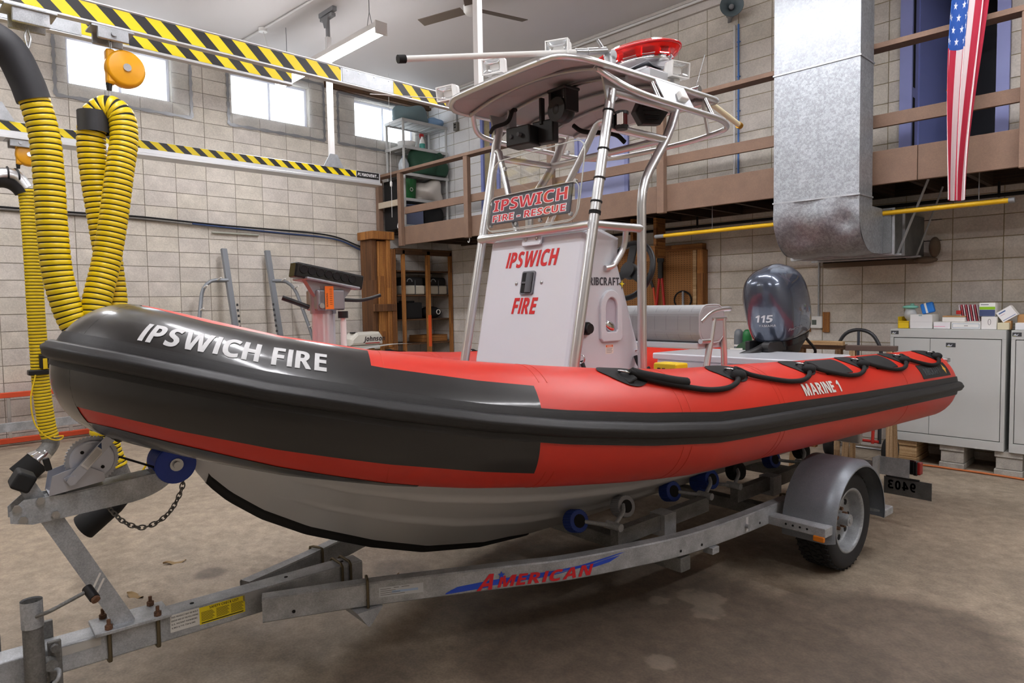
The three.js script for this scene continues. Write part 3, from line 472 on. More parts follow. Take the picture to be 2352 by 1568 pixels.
  const W = [torus(0.17, 0.017, [0, 0, 0], [0, 0, 0], 40), cyl(0.05, 0.05, 0.04, [0, 0, 0], [Math.PI / 2, 0, 0]), ...[90, 210, 330].map(a => bar([0, 0, 0.0], [0.16 * Math.cos(a * D), 0.16 * Math.sin(a * D), 0], 0.012, 0.05))];
  part(sw, 'wheel', W.map(g => place(g, [0.225, 1.752, 0.6], [-0.3, 0, 0])), M.black); 
}
function star4(r) { const o = []; for (let k = 0; k < 8; k++) { const a = k * Math.PI / 4, q = k % 2 ? r * 0.33 : r; o.push(new THREE.Vector2(q * Math.cos(a), q * Math.sin(a) * (k % 4 === 2 || k % 4 === 0 ? 1 : 1))); } return new THREE.Shape(o); }
function star5(r) { const o = []; for (let k = 0; k < 10; k++) { const a = k * Math.PI / 5 + Math.PI / 2, q = k % 2 ? r * 0.4 : r; o.push(new THREE.Vector2(q * Math.cos(a), q * Math.sin(a))); } return new THREE.Shape(o); }
{ // aluminium T-top frame
  const fr = sub(boat, 'roof_frame', 'polished aluminium tube roof frame');
  const R1 = 0.0255;
  for (const sg of [1, -1]) {
    const t = 0.457 * sg;
    part(fr, 'front_leg', [pipe([[t, 0.8, 1.4], [t, 1.245, 1.306], [t, 2.66, 1.006]], R1 * 1.05, { n: 14, seg: 6 })], M.alu);
    part(fr, 'rear_leg', pipe([[t, 0.8, 0.772], [t, 2.2, 0.77], [t, 2.5, 0.53], [t, 2.66, 0.455]], R1, { rad: 0.12, n: 14, seg: 30 }), M.alu);
    part(fr, 'side_rail', rod([t, 1.965, 1.172], [t, 1.965, 0.77], R1 * 0.9, 12), M.alu);
    part(fr, 'upper_side_rail', rod([t, 2.47, 1.045], [t, 2.47, 0.57], R1 * 0.85, 12), M.alu);
    part(fr, 'inner_brace', pipe([[t, 2.5, 1.04], [t * 0.88, 2.5, 1.055], [t * 0.77, 2.4, 1.075], [t * 0.27, 1.975, 1.165]], 0.0185, { rad: 0.09, n: 12, seg: 30 }), M.alu);
    part(fr, 'grab_handle', pipe([[t, 1.96, 0.9], [t * 0.95, 1.86, 0.885], [t * 0.9, 1.76, 0.95], [t * 0.87, 1.75, 1.0]], 0.016, { rad: 0.07, n: 10 }), M.alu);
    part(fr, 'gusset', [(() => { const g = prism([[0, 0], [0.16, 0.16], [-0.05, 0.16]], 0.012); g.rotateY(Math.PI / 2); g.translate(t, 2.56, 1.03); return g; })()], M.aluDull);
    part(fr, 'shackle', [torus(0.022, 0.005, [0.4 * sg, 1.28, 1.2], [0, 0.6, 0], 14), torus(0.022, 0.005, [0.4 * sg, 1.28, 0.74], [0, 0.6, 0], 14)], M.chrome);
    for (const s of [1.19, 0.76]) part(fr, 'safety_cord', pipe([[0.4 * sg, 1.27, s], [0.42 * sg, 1.22, s - 0.005], [0.435 * sg, 1.19, s - 0.03], [0.45 * sg, 1.2, s - 0.06]], 0.011, { smooth: true }), mat(0x2b2b2d, 0.9));
  }
  part(fr, 'cross_bar', rod([-0.457, 1.962, 1.172], [0.457, 1.962, 1.172], R1 * 0.95, 12), M.alu);
  part(fr, 'cross_bar', rod([-0.457, 2.47, 0.57], [0.457, 2.47, 0.57], R1 * 0.8, 12), M.alu);
  for (const y of [2.35, 2.2, 2.55, 2.08, 2.03, 2.02]) part(fr, 'cable_tie', [cyl(0.031, 0.031, 0.008, [0.457, y, 1.306 - (y - 1.245) * 0.212], [-0.21, 0, 0], 14)], M.blackMatte);
  // windscreen of clear acrylic
  const ws = sub(boat, 'windscreen', 'clear acrylic windscreen with the rescue sign');
  const acr = phys({ color: 0xffffff, roughness: 0.02, transmission: 1, thickness: 0, ior: 1.3 });
  const wu = V(0, 1, -0.17).normalize(), wo = (t, y, o = 0) => [t, y, 1.19 - (y - 1.985) * 0.17 + o];
  part(ws, 'pane', onto(prism(rrect(0.76, 0.43, 0.07), 0.006, 0.001), wo(0, 2.205), [1, 0, 0], wu.toArray()), acr);
  part(ws, 'bolt', [[-0.26, 2.36], [0.26, 2.36], [-0.1, 2.02], [0.1, 2.02], [-0.33, 2.03], [0.33, 2.03], [0.34, 2.2], [-0.34, 2.16]].map(([t, y]) => onto(cyl(0.011, 0.011, 0.014, [0, 0, 0], [Math.PI / 2, 0, 0], 10), wo(t, y, 0.005), [1, 0, 0], wu.toArray())), M.steel);
  const signM = printed(1024, 256, (g, w, h) => {
    g.fillStyle = '#4a4d55'; g.fillRect(0, 0, w, h); g.strokeStyle = '#e4e4e4'; g.lineWidth = 11;
    g.font = 'bold 148px sans-serif'; g.save(); g.translate(24, 136); g.scale(976 / g.measureText('IPSWICH').width, 1); g.lineJoin = 'round'; g.strokeText('IPSWICH', 0, 0); g.fillStyle = '#c8202c'; g.fillText('IPSWICH', 0, 0); g.restore();
    g.font = 'bold 86px sans-serif'; g.save(); g.translate(24, 236); g.scale(960 / g.measureText('FIRE - RESCUE').width, 1); g.strokeText('FIRE - RESCUE', 0, 0); g.fillStyle = '#c8202c'; g.fillText('FIRE - RESCUE', 0, 0); g.restore();
  });
  const sg_ = part(ws, 'sign_plate', onto(box(0.665, 0.165, 0.006), wo(0.0, 2.115, 0.012), [1, 0, 0], wu.toArray()), mat(0x3a3c44, 0.4)); part(sg_, 'sign_face', onto(new THREE.PlaneGeometry(0.66, 0.16), wo(0.0, 2.115, 0.0158), [1, 0, 0], wu.toArray()), signM, 'sign reading IPSWICH FIRE - RESCUE');
  part(ws, 'pane_edge', [onto(pipe(rrect(0.76, 0.43, 0.07).map(([x, y]) => [x, y, 0]), 0.0035, { smooth: true, closed: true, seg: 90, n: 6 }), wo(0, 2.205), [1, 0, 0], wu.toArray())], phys({ color: 0xe4e9e4, roughness: 0.25, transmission: 0.4, thickness: 0 }));
  part(ws, 'cover_edge', [onto(pipe(rrect(0.74, 0.2, 0.05).map(([x, y]) => [x, y, 0]), 0.003, { smooth: true, closed: true, seg: 90, n: 6 }), wo(0.02, 2.095, 0.022), [1, 0, 0], wu.toArray())], phys({ color: 0xd8dcd6, roughness: 0.25, transmission: 0.4, thickness: 0 }));
  part(ws, 'lower_cover', onto(prism(rrect(0.74, 0.2, 0.05), 0.004, 0.001), wo(0.02, 2.095, 0.022), [1, 0, 0], wu.toArray()), acr);
}
{ // hard top: a thin arched panel with a tube rim
  const roof = sub(boat, 'hard_top', 'arched white hard top with aluminium rim');
  const A = 0.55, S0 = 1.37, S1 = 0.1, yr = (t) => 2.735 + 0.068 * (1 - (t / A) ** 2);
  const outl = []; for (const [x, z] of rrect(2 * A, S0 - S1, 0.14, 10)) outl.push([x, z + (S0 + S1) / 2]);
  const panelY = x => yr(x);
  const skin = (dy, flip) => { const c = [0, (S0 + S1) / 2]; return grid(outl.length, 10, (u, v) => { const o = outl[Math.round(u * outl.length) % outl.length], x = lerp(c[0], o[0], v), z = lerp(c[1], o[1], v); return [x, panelY(x, z) + dy, z]; }); };
  const edge = grid(outl.length, 1, (u, v) => { const o = outl[Math.round(u * outl.length) % outl.length]; return [o[0], panelY(o[0]) + (v - 0.5) * 0.02, o[1]]; });
  part(roof, 'panel', [skin(0.01), skin(-0.01), edge], phys({ color: 0xaba8a8, roughness: 0.65, side: THREE.DoubleSide }));
  const rim = outl.map(([x, z]) => [x, panelY(x) - 0.004, z]); part(roof, 'rim_tube', pipe(rim, 0.0165, { smooth: true, closed: true, seg: 120, n: 10 }), M.alu);
  for (const z of [1.18, 0.96, 0.72, 0.5, 0.28]) part(roof, 'roof_rib', pipe([-1, -0.75, -0.5, -0.25, 0, 0.25, 0.5, 0.75, 1].map(k => [k * (A - 0.03), panelY(k * (A - 0.03)) - 0.026, z]), 0.012, { smooth: true, seg: 30 }), M.aluDull);
  for (const sg of [1, -1]) {
    // outer grab rail along each side, carried round the stern end
    part(roof, 'grab_rail', pipe([[sg * 0.5, 2.73, 1.18], [sg * 0.6, 2.63, 1.08], [sg * 0.61, 2.61, 0.9], [sg * 0.61, 2.6, 0.22], [sg * 0.55, 2.59, 0.06], [sg * 0.3, 2.57, 0.04], [0, 2.565, 0.04]], 0.0165, { rad: 0.08, n: 10, seg: 60 }), M.alu);
    for (const s of [0.8, 0.32]) part(roof, 'rail_stay', rod([sg * 0.545, 2.73, s], [sg * 0.605, 2.61, s], 0.012, 8), M.alu);
    part(roof, 'rail_stay', rod([sg * 0.4, 2.76, 0.11], [sg * 0.4, 2.58, 0.05], 0.012, 8), M.alu);
    part(roof, 'cross_brace', rod([sg * 0.457, 2.65, 1.0], [sg * 0.457, 2.65, 0.46], 0.02, 10), M.alu);
  }
  part(roof, 'bracket_plate', [(() => { const g = prism([[-0.13, 0.06], [0.12, 0.06], [0.16, -0.06], [-0.1, -0.06]], 0.006); g.rotateY(Math.PI / 2); g.rotateZ(0.35); g.translate(0.585, 2.675, 0.66); return g; })()], M.aluDull);
  part(roof, 'bracket_box', [rbox(0.1, 0.05, 0.16, 0.006, [0.49, 2.775, 0.72])], M.aluDull);
  part(roof, 'plug', [rbox(0.05, 0.05, 0.07, 0.01, [0.595, 2.66, 0.6], [0, 0, 0.5])], M.white);
  part(roof, 'cable', [pipe([[-0.25, 2.71, 1.05], [-0.22, 2.69, 1.1], [-0.24, 2.63, 1.12], [-0.33, 2.61, 1.15], [-0.4, 2.6, 1.12]], 0.012, { smooth: true }), pipe([[0.2, 2.5, 0.6], [0.15, 2.55, 0.62], [-0.05, 2.6, 0.7], [-0.1, 2.64, 0.72]], 0.014, { smooth: true })], M.blackMatte);
  // white flood lamps on the roof edge
  const lens = phys({ color: 0xffffff, roughness: 0.06, transmission: 0.97, thickness: 0, ior: 1.45 });
  const flood = (p, turn, tilt, label) => {
    const f = sub(boat, 'flood_lamp', label); const T = g => { g.scale(0.84, 0.84, 0.84); g.rotateX(tilt); g.rotateY(turn); g.translate(...p); return g; };
    part(f, 'housing', [T(rbox(0.15, 0.104, 0.05, 0.02, [0, 0.08, -0.022])), T(rbox(0.05, 0.036, 0.05, 0.008, [0, 0.012, -0.01]))], M.white);
    part(f, 'reflector', T(grid(16, 10, (u, v) => { const x = (u - 0.5) * 2, y = (v - 0.5) * 2; return [x * 0.066, 0.08 + y * 0.043, 0.034 - 0.034 * (1 - x ** 4) * (1 - y ** 4)]; })), mat(0xeef1f4, 0.16, 0.9, { side: THREE.DoubleSide }));
    part(f, 'bezel', [T(span(-0.072, 0.072, 0.123, 0.13, 0.0, 0.046)), T(span(-0.072, 0.072, 0.03, 0.037, 0.0, 0.046)), T(span(-0.073, -0.066, 0.03, 0.13, 0.0, 0.046)), T(span(0.066, 0.073, 0.03, 0.13, 0.0, 0.046))], M.white);
    part(f, 'lens', T(box(0.132, 0.088, 0.003, [0, 0.08, 0.044])), lens);
  };
  flood([-0.51, 2.745, 1.34], 0.3, 0.15, 'leftmost white flood lamp on the roof corner'); flood([-0.15, 2.815, 1.28], 0.35, 0.1, 'white flood lamp behind the whip antenna'); flood([0.27, 2.805, 1.2], 0.5, 0, 'white flood lamp at the top front of the roof'); flood([0.53, 2.76, 0.56], 1.35, 0.1, 'white flood lamp on the side bracket');
  // red oval beacon bar
  const bc = sub(boat, 'beacon_bar', 'red oval warning light bar'), redLens = phys({ color: 0xff2418, roughness: 0.06, transmission: 0.72, thickness: 0, ior: 1.5 });
  const OV = g => { g.scale(1, 1, 0.6); g.translate(0.29, 2.87, 0.6); return g; };
  part(bc, 'lens', [OV(lathe([[0.2, 0.035], [0.262, 0.06], [0.278, 0.095]], [0, 0, 0], [0, 0, 0], 44)), OV(lathe([[0.0, 0.15], [0.15, 0.143], [0.24, 0.122], [0.278, 0.095]], [0, 0, 0], [0, 0, 0], 44))], redLens);
  part(bc, 'seam_rim', OV(new THREE.TorusGeometry(0.278, 0.008, 8, 44).rotateX(Math.PI / 2).translate(0, 0.095, 0)), mat(0xc81a20, 0.2));
  part(bc, 'tray', OV(lathe([[0.0, -0.012], [0.17, -0.008], [0.215, 0.02], [0.225, 0.04], [0.17, 0.05], [0, 0.05]], [0, 0, 0], [0, 0, 0], 36)), M.chrome);
  for (let k = 0; k < 12; k++) { const a = (k + 0.5) * 30 * D, q = [0.225 * Math.cos(a), 0.062, 0.225 * Math.sin(a)]; const lm = part(bc, 'led_module', OV(box(0.012, 0.036, 0.085, q, [0, -a, 0])), M.chrome); part(lm, 'led_face', OV(box(0.006, 0.028, 0.076, [q[0] * 1.024, 0.066, q[2] * 1.024], [0, -a, 0])), mat(0x3a2c30, 0.3)); }
  part(bc, 'base', [rbox(0.28, 0.02, 0.2, 0.006, [0.3, 2.845, 0.6]), rbox(0.016, 0.06, 0.14, 0.004, [0.18, 2.815, 0.6]), rbox(0.016, 0.06, 0.14, 0.004, [0.4, 2.81, 0.6])], M.aluDull);
  part(bc, 'top_knob', OV(cyl(0.035, 0.045, 0.016, [-0.1, 0.145, 0.05])), M.white);
  // antennas
  const an = sub(boat, 'whip_antenna', 'long white antenna folded forward over the roof');
  part(an, 'whip', rod([0.2, 2.655, 2.09], [0.34, 2.875, 1.06], 0.0135, 10), M.white); part(an, 'cap', rod([0.197, 2.65, 2.115], [0.201, 2.657, 2.08], 0.0185, 12), M.blackMatte); part(an, 'ferrule', [rod([0.34, 2.875, 1.06], [0.365, 2.9, 0.94], 0.018, 10), rod([0.33, 2.86, 1.14], [0.34, 2.875, 1.06], 0.016, 10)], M.steel);
  part(an, 'ratchet_mount', [cyl(0.026, 0.026, 0.05, [0.375, 2.875, 0.92], [0, 0, Math.PI / 2], 14), rbox(0.05, 0.1, 0.05, 0.01, [0.375, 2.83, 0.92]), rod([0.35, 2.9, 0.93], [0.33, 2.96, 0.97], 0.008, 8)], M.steel);
  const an2 = sub(boat, 'stub_antenna', 'ivory antenna folded aft'); part(an2, 'mast', rod([0.45, 2.79, 0.25], [0.45, 2.67, -0.22], 0.0165, 12), mat(0xd9cfae, 0.5)); part(an2, 'cap', rod([0.45, 2.668, -0.225], [0.45, 2.672, -0.2], 0.021, 12), M.brass); part(an2, 'mount', [cyl(0.02, 0.02, 0.06, [0.45, 2.8, 0.26], [0, 0, Math.PI / 2], 12), rod([0.45, 2.8, 0.26], [0.47, 2.72, 0.28], 0.014, 8)], M.steel); part(an2, 'wire_whip', rod([0.45, 2.81, 0.26], [0.44, 3.03, 0.15], 0.002, 5), M.steel);
  part(boat, 'thin_whip', rod([-0.5, 2.78, 1.36], [-0.52, 2.72, 1.86], 0.0025, 6), M.white);
  // electronics under the roof
  const sl = sub(boat, 'search_light', 'black searchlight under the roof');
  part(sl, 'bracket', [rbox(0.15, 0.02, 0.12, 0.01, [0.1, 2.745, 1.0]), rspan(0.03, 0.05, 2.62, 2.74, 0.95, 1.05), rspan(0.15, 0.17, 2.62, 2.74, 0.95, 1.05)], M.black); part(sl, 'lamp_head', [ball(0.07, [0.1, 2.635, 1.0], [0.9, 1, 0.95], 20), cyl(0.066, 0.066, 0.04, [0.1, 2.635, 1.04], [Math.PI / 2, 0, 0], 20)], M.black);
  const rd = sub(boat, 'radio', 'black marine radio hanging from the roof'); part(rd, 'case', [rbox(0.17, 0.11, 0.12, 0.01, [-0.16, 2.53, 1.07], [0, 0.2, 0]), rbox(0.15, 0.13, 0.06, 0.01, [-0.06, 2.55, 0.99], [0, 0.2, 0])], M.black); part(rd, 'bracket', rspan(-0.26, -0.24, 2.5, 2.7, 1.05, 1.11), M.aluDull); part(rd, 'bracket', rspan(-0.07, -0.05, 2.59, 2.74, 1.0, 1.03), M.black); part(rd, 'dial', cyl(0.012, 0.012, 0.02, [-0.12, 2.53, 1.14], [Math.PI / 2, 0, 0]), M.darkGrey); part(rd, 'dial', cyl(0.012, 0.012, 0.02, [-0.19, 2.53, 1.135], [Math.PI / 2, 0, 0]), M.darkGrey);
  const sp = sub(boat, 'siren_speaker', 'black siren speaker under the roof'); part(sp, 'horn', [place(prism([[-0.075, 0.06], [0.075, 0.06], [0.1, 0], [0.055, -0.07], [-0.055, -0.07], [-0.1, 0]], 0.1, 0.01), [0.27, 2.675, 0.46], [0.15, 1.0, 0])], M.black); part(sp, 'grille', [0, 1, 2, 3].map(k => place(box(0.12 - k * 0.015, 0.008, 0.006), [0.315, 2.7 - k * 0.024, 0.49], [0, 1.0, 0])), M.blackGloss);
  const nav = sub(boat, 'navigation_light', 'red port navigation light on the frame'); part(nav, 'housing', [cyl(0.036, 0.036, 0.014, [0.505, 2.535, 0.985], [0, 0, 0], 16), cyl(0.036, 0.03, 0.02, [0.505, 2.462, 0.985], [0, 0, 0], 16), rspan(0.47, 0.48, 2.47, 2.53, 0.95, 1.02)], M.black); part(nav, 'lens', cyl(0.03, 0.03, 0.06, [0.508, 2.498, 0.985], [0, 0, 0], 18), phys({ color: 0x5d0d18, roughness: 0.1, transmission: 0.4, thickness: 0 })); part(nav, 'reflector_strip', rspan(0.5, 0.54, 2.47, 2.53, 1.012, 1.018), M.paper);
}
{ // leaning seat with grab rails
  const seat = sub(boat, 'leaning_seat', 'grey vinyl leaning seat on a tube frame'), vinyl = phys({ color: 0xa3a5a7, roughness: 0.5, sheen: 0.2 });
  const pr = []; for (const [x, y] of rrect(0.27, 0.235, 0.085, 8)) pr.push([x, y]);
  const roll = prism(pr, 0.86, 0.012); roll.rotateY(Math.PI / 2); roll.translate(0, 1.425, 0.055); part(seat, 'cushion', roll, vinyl, 'rolled grey vinyl cushion');
  for (let k = -4; k <= 4; k++) part(seat, 'stitch_groove', [place(grid(26, 1, (u, v) => { const a = lerp(0, pr.length - 1, u) | 0, p = pr[a]; return [k * 0.09 + (v - 0.5) * 0.004, 1.425 + p[1] * 1.004, 0.055 - p[0] * 1.004]; }))], mat(0x8f9193, 0.6));
  part(seat, 'end_piping', [0.425, -0.425].map(t => pipe(pr.map(([x, y]) => [t, 1.425 + y * 0.995, 0.055 - x * 0.995]), 0.0055, { smooth: true, closed: true, seg: 60, n: 6 })), mat(0xb6b8ba, 0.5));
  part(seat, 'seat_box', rspan(-0.4, 0.4, 1.27, 1.31, -0.1, 0.17, 0.01), gelWhite); part(seat, 'back_board', rspan(-0.38, 0.38, 1.3, 1.53, -0.115, -0.09, 0.006), M.white);
  for (const t of [-0.42, 0.42]) {
    part(seat, 'leg', pipe([[t, 1.455, 0.03], [t, 1.1, 0.12], [t, 0.8, 0.17]], 0.02, { n: 12 }), M.alu); part(seat, 'leg', pipe([[t, 1.455, -0.075], [t, 1.1, -0.095], [t, 0.8, -0.11]], 0.02, { n: 12 }), M.alu);
    part(seat, 'grab_rail', [pipe([[t, 1.44, 0.17], [t, 1.5, 0.06], [t, 1.515, -0.06], [t * 0.97, 1.512, -0.21], [t * 0.6, 1.512, -0.23], [0, 1.512, -0.23]], 0.0155, { rad: 0.07, n: 10 }), rod([t, 1.455, 0.06], [t, 1.455, -0.1], 0.016), rod([t, 1.32, 0.06], [t, 1.32, 0.17], 0.016)], M.alu);
  }
}
{ // stern bench, cooler and loose yellow case
  part(boat, 'stern_bench', [rspan(-0.56, 0.66, 0.8, 1.12, -1.3, -0.66, 0.03, 3), rspan(-0.58, 0.68, 1.11, 1.16, -1.32, -0.64, 0.012, 2)], gelWhite, 'white stern bench with overhanging lid');
  part(boat, 'bench_catch', [0.16, 0.2].map(t => cyl(0.008, 0.008, 0.02, [t, 1.04, -0.632], [Math.PI / 2, 0, 0])), M.steel);
  const yc = thing('yellow_case', 'small yellow plastic case with slots on the boat deck', 'case', [0, 0, 0]); yc.position.set(...BO); yc.rotation.y = -AL;
  part(yc, 'shell', [rbox(0.17, 0.4, 0.12, 0.012, [0.34, 1.0, 0.36])], M.yellow); part(yc, 'slot', [0.3, 0.335, 0.395].map(t => rbox(0.022, 0.012, 0.004, 0.002, [t, 1.165, 0.422])), M.blackMatte);
}
{ // bow pedestal with a black lamp bar
  const pd = sub(boat, 'bow_pedestal', 'aluminium pedestal in the bow carrying a black slotted bar'), P = [0.0, 0, 2.41];
  const fl = []; for (let k = 0; k < 14; k++) { const a = k / 14 * Math.PI * 2; fl.push([0.05 * Math.cos(a), 0.05 * Math.sin(a)]); }
  const column = new THREE.CylinderGeometry(0.05, 0.05, 0.5, 48, 1); { const p = column.attributes.position; for (let i = 0; i < p.count; i++) { const x = p.getX(i), z = p.getZ(i), a = Math.atan2(z, x), r = Math.hypot(x, z); if (r > 0.01) { const q = 0.046 + 0.004 * (Math.cos(a * 12) > 0 ? 1 : 0); p.setX(i, q * Math.cos(a)); p.setZ(i, q * Math.sin(a)); } } column.computeVertexNormals(); }
  part(pd, 'column', [column.translate(P[0], 1.32, P[2])], mat(0xd5d8dc, 0.42, 0.6));
  part(pd, 'rod', rod([0.07, 1.1, 2.35], [0.07, 1.53, 2.35], 0.013), M.white); part(pd, 'knob', cyl(0.022, 0.022, 0.03, [0.07, 1.535, 2.35]), M.black);
  const cast = mat(0x9a9ca2, 0.4, 0.7);
  part(pd, 'head', [cyl(0.062, 0.056, 0.12, [0, 1.6, P[2]], [0, 0.2, 0], 8), rbox(0.13, 0.09, 0.04, 0.008, [0.0, 1.6, P[2] + 0.03]), rbox(0.04, 0.09, 0.13, 0.008, [0.045, 1.6, P[2] - 0.01]), prism([[-0.13, 0.02], [0.1, 0.02], [0.05, -0.07], [-0.05, -0.07]], 0.04).rotateY(Math.PI / 2).rotateX(-0.178).translate(0.03, 1.655, P[2] - 0.02)], cast);
  part(pd, 'top_plate', place(rbox(0.16, 0.012, 0.25, 0.005, [0, 0, 0], [-0.178, 0, 0]), [0, 1.672, P[2] - 0.02]), cast);
  part(pd, 'warning_label', onto(new THREE.PlaneGeometry(0.04, 0.1), [0.0668, 1.61, P[2] + 0.0], [0, 0, -1], [0, 1, 0]), printed(64, 160, (g, w, h) => { g.fillStyle = '#f07a1c'; g.fillRect(0, 0, w, h); g.fillStyle = '#3a2512'; g.save(); g.translate(22, 150); g.rotate(-Math.PI / 2); g.font = 'bold 20px sans-serif'; g.fillText('WARNING', 4, 0); g.restore(); for (let k = 0; k < 9; k++) g.fillRect(34, 20 + k * 13, 20, 3); }));
  part(pd, 'bolt', cyl(0.012, 0.012, 0.02, [0.066, 1.575, P[2] + 0.038], [0, 0, Math.PI / 2], 8), M.steel);
  part(pd, 'lever', [pipe([[0.03, 1.6, P[2] - 0.08], [0.03, 1.595, P[2] - 0.18], [0.05, 1.62, P[2] - 0.26]], 0.008), pipe([[0.03, 1.57, P[2] + 0.08], [0.03, 1.6, P[2] + 0.16], [0.02, 1.612, P[2] + 0.19]], 0.011)], M.black);
  const B = g => { g.rotateX(-0.178); g.translate(0.02, 1.703, P[2] - 0.015); return g; };
  part(pd, 'lamp_bar', B(rbox(0.07, 0.066, 0.32, 0.008, [0, 0, 0])), M.blackGloss, 'black slotted bar'); for (let k = 0; k < 7; k++) part(pd, 'socket', [B(cyl(0.016, 0.016, 0.006, [0.035, 0.006, 0.125 - k * 0.038], [0, 0, Math.PI / 2], 14)), B(new THREE.TorusGeometry(0.016, 0.0025, 6, 16).rotateY(Math.PI / 2).translate(0.037, 0.006, 0.125 - k * 0.038))], M.blackMatte);
}
{ // outboard motor
  const mo = sub(boat, 'outboard_motor', 'dark metallic blue-grey outboard motor marked 115');
  const cowl = phys({ color: 0x4d5666, roughness: 0.22, metalness: 0.5, clearcoat: 1, clearcoatRoughness: 0.04 });
  // cowling as stacked rounded sections, leaning aft; section: [height, z centre, half length, half width]
  const SEC = [[0.0, 0.0, 0.255, 0.17], [0.03, 0.0, 0.272, 0.185], [0.1, 0.005, 0.283, 0.2], [0.2, 0.015, 0.287, 0.21], [0.32, 0.03, 0.283, 0.212], [0.42, 0.042, 0.27, 0.2], [0.49, 0.05, 0.247, 0.178], [0.54, 0.055, 0.213, 0.145], [0.575, 0.056, 0.165, 0.105], [0.595, 0.054, 0.1, 0.06], [0.602, 0.05, 0.0, 0.0]];
  const spow = (c, e) => Math.sign(c) * Math.abs(c) ** e;
  const place2 = ([x, y, z]) => { const a = -0.2, y2 = y * Math.cos(a) + z * Math.sin(a), z2 = z * Math.cos(a) - y * Math.sin(a); return [x, 1.275 + y2 * 0.97, -1.6 + z2]; };
  const cow = grid(72, 60, (u, v) => { const f = v * (SEC.length - 1), i = Math.min(SEC.length - 2, f | 0), k = f - i, q = [0, 1, 2, 3].map(j => { const p0 = SEC[Math.max(0, i - 1)][j], p1 = SEC[i][j], p2 = SEC[i + 1][j], p3 = SEC[Math.min(SEC.length - 1, i + 2)][j]; return 0.5 * (2 * p1 + (p2 - p0) * k + (2 * p0 - 5 * p1 + 4 * p2 - p3) * k * k + (3 * p1 - p0 - 3 * p2 + p3) * k ** 3); }); const a = u * Math.PI * 2, e = 0.72; return place2([Math.max(0, q[3]) * spow(Math.sin(a), e), q[0], q[1] + Math.max(0, q[2]) * spow(Math.cos(a), e)]); });
  part(mo, 'cowling', cow, cowl);
  // raised crown over the middle of the cowling
  part(mo, 'cowling_crown', grid(30, 24, (u, v) => { const x = (u - 0.5) * 2, z = (v - 0.5) * 2, w = 0.105; const e = (1 - x ** 4) * (1 - z ** 4); return place2([x * w * (1 - 0.15 * z), 0.545 + 0.068 * Math.sqrt(Math.max(0, e)) - 0.05 * x * x - 0.03 * z * z, 0.05 + z * 0.2]); }), cowl);
  part(mo, 'cowling_skirt', grid(60, 4, (u, v) => { const a = u * Math.PI * 2, e = 0.72, k = 1.015 - 0.06 * v; return place2([0.172 * k * spow(Math.sin(a), e), -0.0 - 0.05 * v, 0.257 * k * spow(Math.cos(a), e)]); }), M.blackGloss);
  part(mo, 'lower_pan', grid(48, 6, (u, v) => { const a = u * Math.PI * 2, k = 1 - 0.35 * smooth(v); return place2([0.16 * k * spow(Math.sin(a), 0.8), -0.04 - 0.12 * v, 0.235 * k * spow(Math.cos(a), 0.8) - 0.02 * v]); }), mat(0x22252b, 0.4));
  part(mo, 'leg', [place(prism([[-0.13, -0.1], [0.1, -0.1], [0.06, -0.8], [-0.12, -0.8]], 0.12, 0.03).rotateY(-Math.PI / 2), [0, 1.27, -1.6], [0.2, 0, 0])], mat(0x30353f, 0.4, 0.3));
  part(mo, 'mount_bracket', [rspan(-0.16, 0.16, 0.75, 1.16, -1.5, -1.38, 0.02), rspan(-0.12, -0.08, 1.0, 1.24, -1.46, -1.24, 0.01), rspan(0.08, 0.12, 1.0, 1.24, -1.46, -1.24, 0.01)], M.black);
  part(mo, 'rigging_hose', [pipe([[0.06, 1.2, -1.2], [0.05, 1.17, -1.1], [0.0, 1.14, -1.0], [-0.05, 1.1, -0.95]], 0.03, { smooth: true }), cyl(0.05, 0.05, 0.06, [0.1, 1.19, -1.2], [0, 0, Math.PI / 2], 16)], M.black);
  part(mo, 'tilt_hose', pipe([[0.12, 1.24, -1.78], [0.13, 1.12, -1.92], [0.1, 1.08, -1.9], [0.05, 1.04, -1.7]], 0.012, { smooth: true }), M.black);
  // lettering on the port side of the cowling
  const onCowl = (g, y, z) => { const p = g.attributes.position; for (let i = 0; i < p.count; i++) { const yy = y + p.getY(i), zz = z - p.getX(i); const f = SEC.findIndex(q => q[0] > yy), k = (yy - SEC[f - 1][0]) / (SEC[f][0] - SEC[f - 1][0]); const hl = lerp(SEC[f - 1][2], SEC[f][2], k), hw = lerp(SEC[f - 1][3], SEC[f][3], k), c = clamp((zz - lerp(SEC[f - 1][1], SEC[f][1], k)) / hl, -1, 1), x = hw * (1 - Math.abs(c) ** (2 / 0.72)) ** 0.36 + 0.0025 + p.getZ(i); p.setXYZ(i, ...place2([x, yy, zz])); } g.computeVertexNormals(); return g; };
  const onFront = (g, y, x0) => { const p = g.attributes.position; for (let i = 0; i < p.count; i++) { const yy = y + p.getY(i), xx = x0 + p.getX(i), f = SEC.findIndex(q => q[0] > yy), k = (yy - SEC[f - 1][0]) / (SEC[f][0] - SEC[f - 1][0]), hl = lerp(SEC[f - 1][2], SEC[f][2], k), hw = lerp(SEC[f - 1][3], SEC[f][3], k), zz = lerp(SEC[f - 1][1], SEC[f][1], k) + hl * (1 - Math.min(1, Math.abs(xx) / hw) ** (2 / 0.72)) ** 0.36 + 0.003 + p.getZ(i); p.setXYZ(i, ...place2([xx, yy, zz])); } g.computeVertexNormals(); return g; };
  const T = (s, z, sh, w) => new TessellateModifier(0.03, 3).modify(text(s, z, 0.001, sh, 0, w)), sil = mat(0xdadbdc, 0.35, 0.4);
